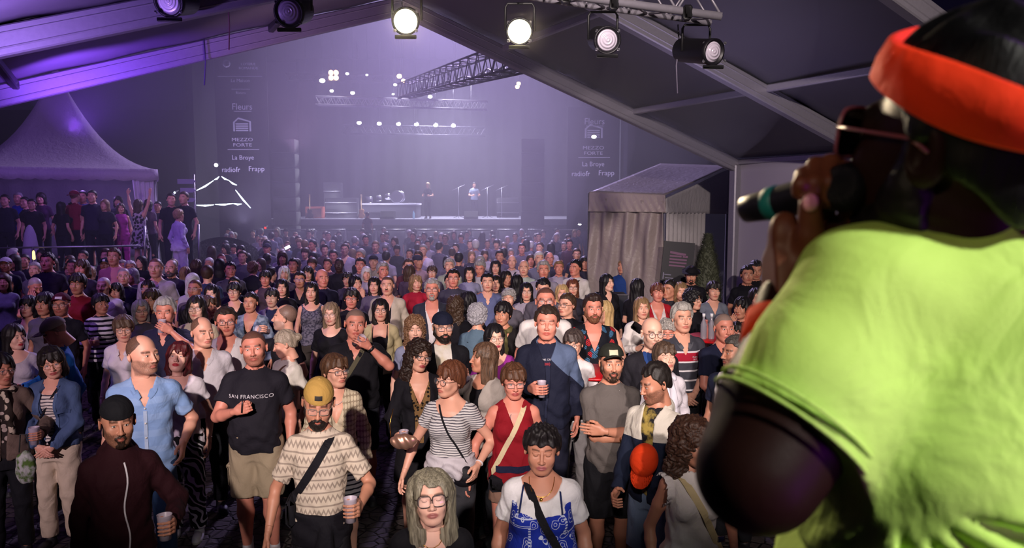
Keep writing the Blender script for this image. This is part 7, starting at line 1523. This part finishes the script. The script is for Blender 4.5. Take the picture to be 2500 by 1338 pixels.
# ---- on the terrace under the pagoda tent
TER = [
 (12, 490, 1.74, 'm', 10, 'short', 'd', '15122e', 'person in dark clothes at the left end of the terrace'), (44, 485, 1.72, 'm', 20, 'short', 'g', '1420a0', 'grey-haired person in royal blue vest on the terrace'),
 (100, 484, 1.76, 'f', 10, 'bob', 'd', '3c1840', 'person in dark plum top on the terrace by the folded parasol'), (78, 500, 1.66, 'm', 20, 'short', 'd', '120f24', 'person in dark clothes behind the plum top'),
 (182, 474, 1.80, 'm', 170, 'buzz', 'r', '8a1838', 'person in dark red cap seen from behind under the pagoda'), (202, 478, 1.86, 'm', 10, 'short', 'd', '5f74b8', 'tall person in light blue shirt under the pagoda tent'),
 (225, 480, 1.76, 'm', 10, 'short', 'k', '241c3c', 'dark-haired person right behind the light blue shirt'), (180, 505, 1.70, 'm', 0, 'short', 'k', '110e20', 'person in black cap holding a tiny light on the terrace'),
 (216, 528, 1.62, 'f', 0, 'pixie', 'd', 'b9b0c4', 'person in black-and-white patterned dress on the terrace'), (256, 500, 1.70, 'f', 0, 'mid', 'l', '1a1630', 'person with light hair in dark top on the terrace'),
 (295, 508, 1.70, 'f', 30, 'mid', 'b', 'a32c90', 'person in bright magenta jumpsuit on the terrace'), (288, 492, 1.74, 'f', 20, 'bob', 'd', '2a2040', 'head just behind the magenta jumpsuit'),
 (338, 500, 1.72, 'f', 170, 'mid', 'b', 'b4a8b4', 'person in flowered dress dancing with both arms raised'), (362, 500, 1.72, 'f', 175, 'bob', 'd', '5a4a60', 'dark-haired head right of the raised arms'),
 (385, 505, 1.70, 'm', 10, 'short', 'd', '32284a', 'dim figure between the raised arms and the people in black'), (418, 488, 1.84, 'm', 30, 'short', 'd', '131022', 'person in black suit with white collar at the terrace stairs'),
 (449, 484, 1.86, 'm', -10, 'short', 'b', '17132a', 'tall person in black beside the arrow signs'), (436, 525, 1.74, 'f', 150, 'pixie', 'o', 'cabde6', 'blond person in loose white blouse and white trousers descending the stairs'),
 (150, 505, 1.68, 'f', 170, 'long', 'k', '100d1e', 'person with long black hair beside the tiny light'), (60, 495, 1.72, 'm', 0, 'short', 'k', '110f22', 'dark figure right behind the royal blue vest')]
for i, (px, py, h, sex, yw, hs_, hc_, tc_, lab) in enumerate(TER):
    Yv = 19.2 + (i % 3) * .45; 
    k = (669 - py) / FPX; zh = CAM_H + (-math.sin(PITCH) + math.cos(PITCH) * k) / (math.cos(PITCH) + math.sin(PITCH) * k) * Yv; h = (zh - 1.12) / 1.63 * 1.75
    if h < 1.5 or px > 430: h = max(1.5, min(1.9, h))
    fl = .92 if px == 436 else 1.12; kw = {}; pose = ('down', 'down'); tt = ('tee', tc_, {'neck': 'crew'}); bt = ('long', '17162a')
    if px == 338: pose = ('up', 'up'); tt = ('tank', tc_, {'neck': 'crew', 'mat': cloth('b4a8b4', 'spots', '1a1420', 14, p=(.5,))}); bt = ('skirt', tc_, {'mat': cloth('b4a8b4', 'spots', '1a1420', 14, p=(.5,))})
    if px == 216: tt = ('tank', tc_, {'neck': 'crew', 'mat': cloth('b9b0c4', 'spots', '151022', 16, p=(.45,))}); bt = ('skirt', '15122a')
    if px == 295: tt = ('tank', tc_, {'neck': 'crew'}); bt = ('long', 'a32c90'); pose = ('bent', 'down')
    if px == 44: tt = ('tank', tc_, {'neck': 'crew'})
    if px == 182: kw['cap'] = ('back', '8a1838')
    if px == 180: kw['cap'] = ('front', '0e0c18'); pose = ('cup', 'down')
    if px == 436: tt = ('long', tc_, {'neck': 'crew', 'flare': .03, 'hem': .82}); bt = ('long', 'b9aad2', {'loose': .012})
    if sex == 'm' and px < 200 and px != 182: pass
    person(px, py, h, sex, yw, lab, None, 'fair', (hs_, HL[hc_]), tt, bt, pose, .3 if i % 3 == 0 else 0, (0, 2, 0), lod=1 if px in (338, 436, 295) else 2, Y=Yv if px < 400 else (17.5 if px == 436 else 18.3 + (i % 3) * .3), floor=fl, **kw)
struct('floor_stairs', M().add(*box((-7.75, 17.7, .46), (1.3, 1.2, .92))).add(*box((-7.75, 16.9, .3), (1.3, .5, .6))), plain('terrace_boards', '191522', .8))
# ---- on the stage
r, _ = person(1045, 458, 1.70, 'f', -14, 'long-haired blond person in black standing beside the drum riser on the stage', None, 'fair', ('long', 'a08a6a'), ('tee', '14121a', {'neck': 'crew'}), ('long', '121018'), ('bent', 'bent'), 0, (0, 0, 0), lod=2, loc=(at(1045, 500, 36.2)[0], 36.2, 2.1))
r, _ = person(1160, 432, 1.76, 'm', 20, 'person in light shirt bent over equipment at the right of the stage', None, 'fair', ('short', '1a1412'), ('tee', '8a96b0', {'neck': 'crew'}), ('long', '121018'), ('bent', 'bent'), 0, (0, -10, 0), lod=2, loc=(at(1158, 500, 38.5)[0], 38.5, 2.1))
# ---- the far crowd, lost in the haze: nothing tells these apart
POOL = {}
rf = random.Random(23); occ = [(o.location[0], o.location[1]) for o in SC.objects if o.type == 'EMPTY' and o.get('category') == 'person']
def far_person(x, y, nm_lab, grp, dim=False):
    sex = rf.choice('mf'); hs_ = rf.choice(('short', 'shortfull', 'quiff', 'short') if sex == 'm' else ('bob', 'mid', 'pixie', 'long')); turn = rf.choice((0, 0, 0, 180)); key = (sex, hs_)
    hc_ = rf.choice('ddbblgwk'); tc_ = rf.choice(('2a2638', '3a3448', '5a5468', '8a8298', 'a79eb0', '1d1a2a', '4a2c3c', '34405c', '6a6a80', '15131f')); sk_ = rf.choice(('fair', 'fair', 'red', 'tan'))
    if key not in POOL:
        r, _ = person(0, 0, 1.7, sex, 0, nm_lab, grp, sk_, (hs_, HL[hc_]), ('tee', tc_, {'neck': 'crew'}), ('long', '15151e'), ('down', 'down'), 0, (0, 2, 0), lod=2, loc=(x, y, 0)); POOL[key] = r; c = r
    else:
        src = POOL[key]; c = src.copy(); C.objects.link(c)
        for ch in src.children:
            d = ch.copy(); C.objects.link(d); d.parent = c
            b = ch.name.split('.')[0]; m_ = {'body': skin(sk_), 'hair': hairm(HL[hc_]), 't_shirt': cloth(tc_)}.get(b)
            if m_: d.material_slots[0].link = 'OBJECT'; d.material_slots[0].material = m_
        c['label'] = nm_lab; c['group'] = grp
    c.location = (x, y, 0); hh = rf.uniform(1.60, 1.86) / 1.75; c.scale = (hh * .97, hh * .97, hh); c.rotation_euler = (0, 0, math.radians(turn + rf.uniform(-30, 30))); return c
def free(x, y, d):
    for a, b in occ:
        if (a - x) ** 2 + ((b - y) * .9) ** 2 < d * d: return False
    return True
n_far = 0; y = 30.6
while y > 17.0:
    xl, xr = at(560 if y > 20 else 500, 560, y)[0], at(1415, 560, y)[0]; x = xl
    while x < xr:
        xx = x + rf.uniform(-.15, .15); yy = y + rf.uniform(-.25, .25)
        if free(xx, yy, .60) and n_far < 150: far_person(xx, yy, 'person standing in the hazy far crowd before the stage barrier', 'people in the hazy far crowd before the stage'); occ.append((xx, yy)); n_far += 1
        x += rf.uniform(.85, 1.25)
    y -= 1.15
def shade(n, x0, x1, y0, y1, lab, grp, d=.62):
    k = 0; tries = 0
    while k < n and tries < 900:
        tries += 1; yy = rf.uniform(y0, y1); xx = lerp(at(x0, 600, yy)[0], at(x1, 600, yy)[0], rf.random())
        if free(xx, yy, d): far_person(xx, yy, lab, grp); occ.append((xx, yy)); k += 1
shade(34, 500, 1380, 11.5, 17.0, 'person half hidden among the hazy middle rows of the crowd', 'people half hidden in the middle rows')
shade(22, -60, 520, 11.0, 16.5, 'person in the dim violet-lit rows below the terrace', 'people in the dim rows below the terrace')
# ---------------------------------------------------------------- the singer, close to the camera on the podium
def singer():
    PZ = 1.25; root = thing('person', 'person singing, seen from behind, in neon yellow-green T-shirt and orange headband, holding a microphone', 'person', (.66, .92, PZ)); O = V3(.66, .92, PZ)
    W = lambda px, py, Y: V3(*at(px, py, Y)) - O
    sk = skin('darkest'); S = W(2140, 745, .93); E = W(1852, 1150, .87); Wr = W(1912, 735, 1.0); armpit = W(2070, 1120, .92)
    # head
    a = math.radians(-152); R = rotm(a, math.radians(-12), math.radians(3)); hc = W(2362, 350, .91); s = 1.24
    HMx = Matrix.Translation(Vector(hc)) @ Matrix(R.tolist()).to_4x4() @ Matrix.Scale(s, 4)
    g = G((-.62, -.30, .9), (.34, .34, 1.80), .009)
    neck = hc + R @ V3(0, .0, -.10)
    g.loft([.92, 1.0, 1.1, 1.3, 1.44, 1.54, 1.61, 1.65], [.22, .25, .26, .25, .24, .19, .11, .08], [.16, .17, .18, .17, .15, .11, .08, .07], None, [0, 0, 0, 0, .01, .05, .07, .07], k=0, n=2.3)
    g.cap((-.01, .0, 1.56), neck, .090, .078, .04)
    g.cap(S, lerp(S, E, .5), .085, .082, .03); g.cap(lerp(S, E, .5), E, .082, .068, .02); g.cap(E, lerp(E, Wr, .35), .064, .060, .03); g.cap(lerp(E, Wr, .35), Wr, .058, .034, .02)
    S2_ = V3(-S[0] * .92, -.02, S[2]); E2 = S2_ + V3(.06, .04, -.30); g.cap(S2_, E2, .08, .065, .03); g.cap(E2, E2 + V3(-.02, .14, -.22), .06, .034, .02)
    v, f = g.mesh(); m = M().add(v, f)
    m.join(head('m', 1.0, 0, 'open').xf(R, hc, s))
    # left hand gripping the microphone
    q = lambda px, py, Y: W(px, py, Y); lo = W(1840, 780, 1.15); hi = W(2130, 350, .88); L = np.minimum(lo, hi) - .03; H_ = np.maximum(lo, hi) + .03
    g = G(L, H_, .0038)
    g.cap(Wr, q(1925, 660, 1.010), .038, .037, 0); g.cap(q(1925, 660, 1.010), q(1945, 610, 1.015), .037, .032, .015); g.cap(q(1945, 640, 1.020), q(2035, 575, 1.030), .026, .020, .02)
    g.ell(q(1915, 575, 1.005), (.022, .022, .032), .012); g.ell(q(1893, 640, 1.000), (.013, .016, .02), .012)
    for i, (x, top, ty, tx) in enumerate(((1962, 425, 468, 1950), (1992, 402, 486, 1983), (2028, 396, 490, 2018), (2062, 410, 470, 2052))):
        r = (.0112, .0124, .0128, .0118)[i]; P = [q(x + 6, 575, 1.045), q(x + 8, 470, 1.058), q(x + 6, top + 6, 1.035), q(x, top + 4, 0.995), q(lerp(x, tx, .5), lerp(top, ty, .5) + 4, 0.968), q(tx, ty, 0.972)]
        for j in range(5): g.cap(P[j], P[j + 1], r * 1.05 if j < 3 else r, r if j < 4 else r * .86, .004)
    g.cap(q(1968, 655, 0.990), q(1978, 575, 0.970), .022, .0175, .012); g.cap(q(1978, 575, 0.970), q(1978, 500, 0.960), .0175, .0140, .006); g.cap(q(2090, 560, 1.020), q(2058, 478, 0.980), .0135, .012, .006); g.ell(q(2050, 560, 1.010), (.022, .02, .018), .012)
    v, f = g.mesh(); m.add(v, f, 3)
    obj('body', m, [sk, plain('eye_white', 'cfc4bd', .3), plain('eye_iris', '1d120c', .2), skin('lit_hand')], root)  # last skin: the warm light on the hand put into a lighter colour
    nl = G(q(1978, 520, 0.940) - .03, q(1978, 480, 0.970) + .03, .002); nl.ell(q(1978, 495, 0.946), (.0105, .004, .012), 0); v, f = nl.mesh(); obj('thumb_nail', M().add(v, f), plain('nail', 'c98a90', .25), root)
    # hair, beard, headband, sunglasses in head space
    hm = Matrix.Translation((0, 0, 0)); 
    def hp(name, me, mat): o = obj(name, me, mat, root); o.matrix_local = HMx; return o
    hp('hair', hair('short', 'm', 0, 2), hairm('050405', '0c0a0c')); hp('beard', beard('full', 0), hairm('080506', '140e10', True))
    v = []; f = []; n = 64
    for i in range(n):
        t_ = 2 * PI * i / n; c_, s_ = math.cos(t_), math.sin(t_); zc = .050 - .030 * s_   # high on the forehead, low at the back
        hh = .024 + .004 * math.sin(3 * t_ + 1)
        for dr, dz in ((.0, -hh), (.007, -hh * .9), (.0085, 0), (.007, hh * .9), (.0, hh), (-.006, 0)):
            k = math.sqrt(max(1 - ((zc + dz * .8 - .03) / .118) ** 2, .3)); v.append((c_ * (.094 * k + dr), .016 + s_ * (.112 * k + dr), zc + dz))
    for i in range(n):
        for j in range(6): f.append((i * 6 + j, ((i + 1) % n) * 6 + j, ((i + 1) % n) * 6 + (j + 1) % 6, i * 6 + (j + 1) % 6))
    hp('headband', M().add(v, f), cloth('ff3c14', rough=.8))
    a_, b_ = glasses('big'); o = hp('sunglasses', a_, plain('rose_frame', '8a4a58', .3)); obj('dark_lens', b_, plain('dark_lens', '0c0a10', .1), o)
    # T-shirt
    g = G((-.64, -.32, .74), (.36, .36, 1.76), .0075); of = .022
    g.loft([.74, .9, 1.0, 1.1, 1.3, 1.42, 1.53, 1.62, 1.665], [.31, .30, .295, .295, .28, .265, .225, .19, .14], [.23, .21, .21, .21, .20, .175, .14, .11, .095], None, [0, 0, 0, 0, 0, .01, .05, .07, .07], k=0, n=2.25)
    g.cap((.06, .0, 1.60), S + V3(.05, 0, 0), .088, .092, .05)
    dr = (E - S) / np.linalg.norm(E - S); hemq = W(1905, 1035, .87) - V3(.0, 0, .0); hd = np.array([dr[0] * .75 - .35, 0, dr[2] * .9 - .05]); hd = dr * .92 + V3(-.0, 0, -.0); hd /= np.linalg.norm(hd)
    capcut(g, S, E, .103, .100, .035, hemq, hd, f=lambda x, y, z, t: .003 * np.sin(26 * x + 40 * z))
    capcut(g, S2_, E2, .10, .10, .03, lerp(S2_, E2, .75), (E2 - S2_) / np.linalg.norm(E2 - S2_))
    x, y, z = g.all(); ax_, az_ = armpit[0], armpit[2]
    ang = np.arctan2(z - az_, x - ax_); rr = np.sqrt((z - az_) ** 2 + (x - ax_) ** 2)
    g.disp(lambda x, y, z: -.027 * np.sin(ang * 15 + 3.2 * np.sin(rr * 5)) * ssn(.03, .12, rr) * ssn(.62, .25, rr) * ssn(.25, -.35, ang) * ssn(-2.2, -1.5, ang) + .004 * np.sin(30 * z + 8 * x + 2 * np.sin(9 * x)) * ssn(.6, .3, rr) + .006 * np.sin(7 * x - 11 * z))
    g.cap((-.03, .0, 1.735), (-.08, 0, 2.0), .10, .12, .004, 's'); g.clip(lambda x, y, z: .76 - z + 0 * x + 0 * y)
    v, f = g.mesh(); sh = cloth('c9f076', rough=.8); o = obj('t_shirt', M().add(v, f), sh, root)
    u = np.cross(hd, V3(0, 1, 0)); u /= np.linalg.norm(u); w_ = np.cross(hd, u); c0 = lerp(S, E, float(((hemq - S) @ dr) / np.linalg.norm(E - S)))
    for k, off_ in ((1, .004), (2, .020)):
        obj('sleeve_hem', M().add(*tube([c0 - hd * off_ + (u * math.cos(t_) + w_ * math.sin(t_)) * .0995 for t_ in np.linspace(0, 2 * PI, 41)[:-1]], .0028, 6, closed=True)), sh, root)
    # wristband, legs
    p = lerp(Wr, E, .22); d_ = (E - Wr) / np.linalg.norm(E - Wr); obj('wristband', M().add(*lathe([(.036, -.03), (.043, -.026), (.046, 0), (.046, .026), (.036, .03)], 24, p, d_)), cloth('ff4a20'), root)
    g = G((-.36, -.26, 0), (.36, .3, .86), .02)
    g.loft([.70, .8, .86], [.24, .26, .27], [.17, .18, .18], k=0)
    for s_ in (-1, 1): g.cap((s_ * .13, 0, .72), (s_ * .14, .0, .06), .115, .075, .03)
    v, f = g.mesh(); obj('trousers', M().add(v, f), cloth('101014'), root)
    for s_ in (-1, 1): o = obj('shoe', shoe(), [plain('shoe', '202024', .6), plain('shoe_sole', '303034', .7)], root, loc=(s_ * .14, .03, 0)); o.rotation_euler = (0, 0, PI); o.scale = (1.15,) * 3
    # microphone
    a = V3(*at(1815, 513, 1.11)); b = V3(*at(2108, 448, .95)); mc = thing('microphone', 'black handheld microphone with a teal ring, held to the mouth of the singing person', 'microphone', tuple(a)); D = b - a; L = np.linalg.norm(D); ax = D / L
    obj('handle', M().add(*lathe([(.014, 0), (.0195, .006), (.021, .03), (.0225, .05), (.025, L * .62), (.028, L * .78)], 28, (0, 0, 0), ax)), plain('mic_black', '16161e', .4), mc)
    obj('end_cap', M().add(*lathe([(.008, -.004), (.0125, 0), (.0125, .004)], 24, (0, 0, 0), ax)), plain('mic_cap', '8a8a96', .3, .7), mc)
    obj('teal_ring', M().add(*lathe([(.0215, .045), (.0238, .048), (.0245, .064), (.0225, .067)], 28, (0, 0, 0), ax)), plain('teal', '17756f', .5), mc)
    obj('grille', M().add(*lathe([(.028, L * .78), (.031, L * .82), (.031, L * .92), (.020, L * .99), (.008, L * 1.02)], 28, (0, 0, 0), ax)), plain('mic_grille', '22222c', .35, .6, .6, 400), mc)
    st = thing('microphone_stand', 'black stand pole beside the elbow of the singing person', 'microphone stand', at(1925, 1300, 1.75)[:2] + (1.25,)); zt = at(1925, 1245, 1.75)[2] - 1.25
    obj('stand_pole', M().add(*tube([(0, 0, .02), (0, 0, zt)], .0165, 14)), BLK, st); obj('stand_base', M().add(*lathe([(.13, 0), (.13, .012), (.03, .03)], 28)), BLK, st)
singer()
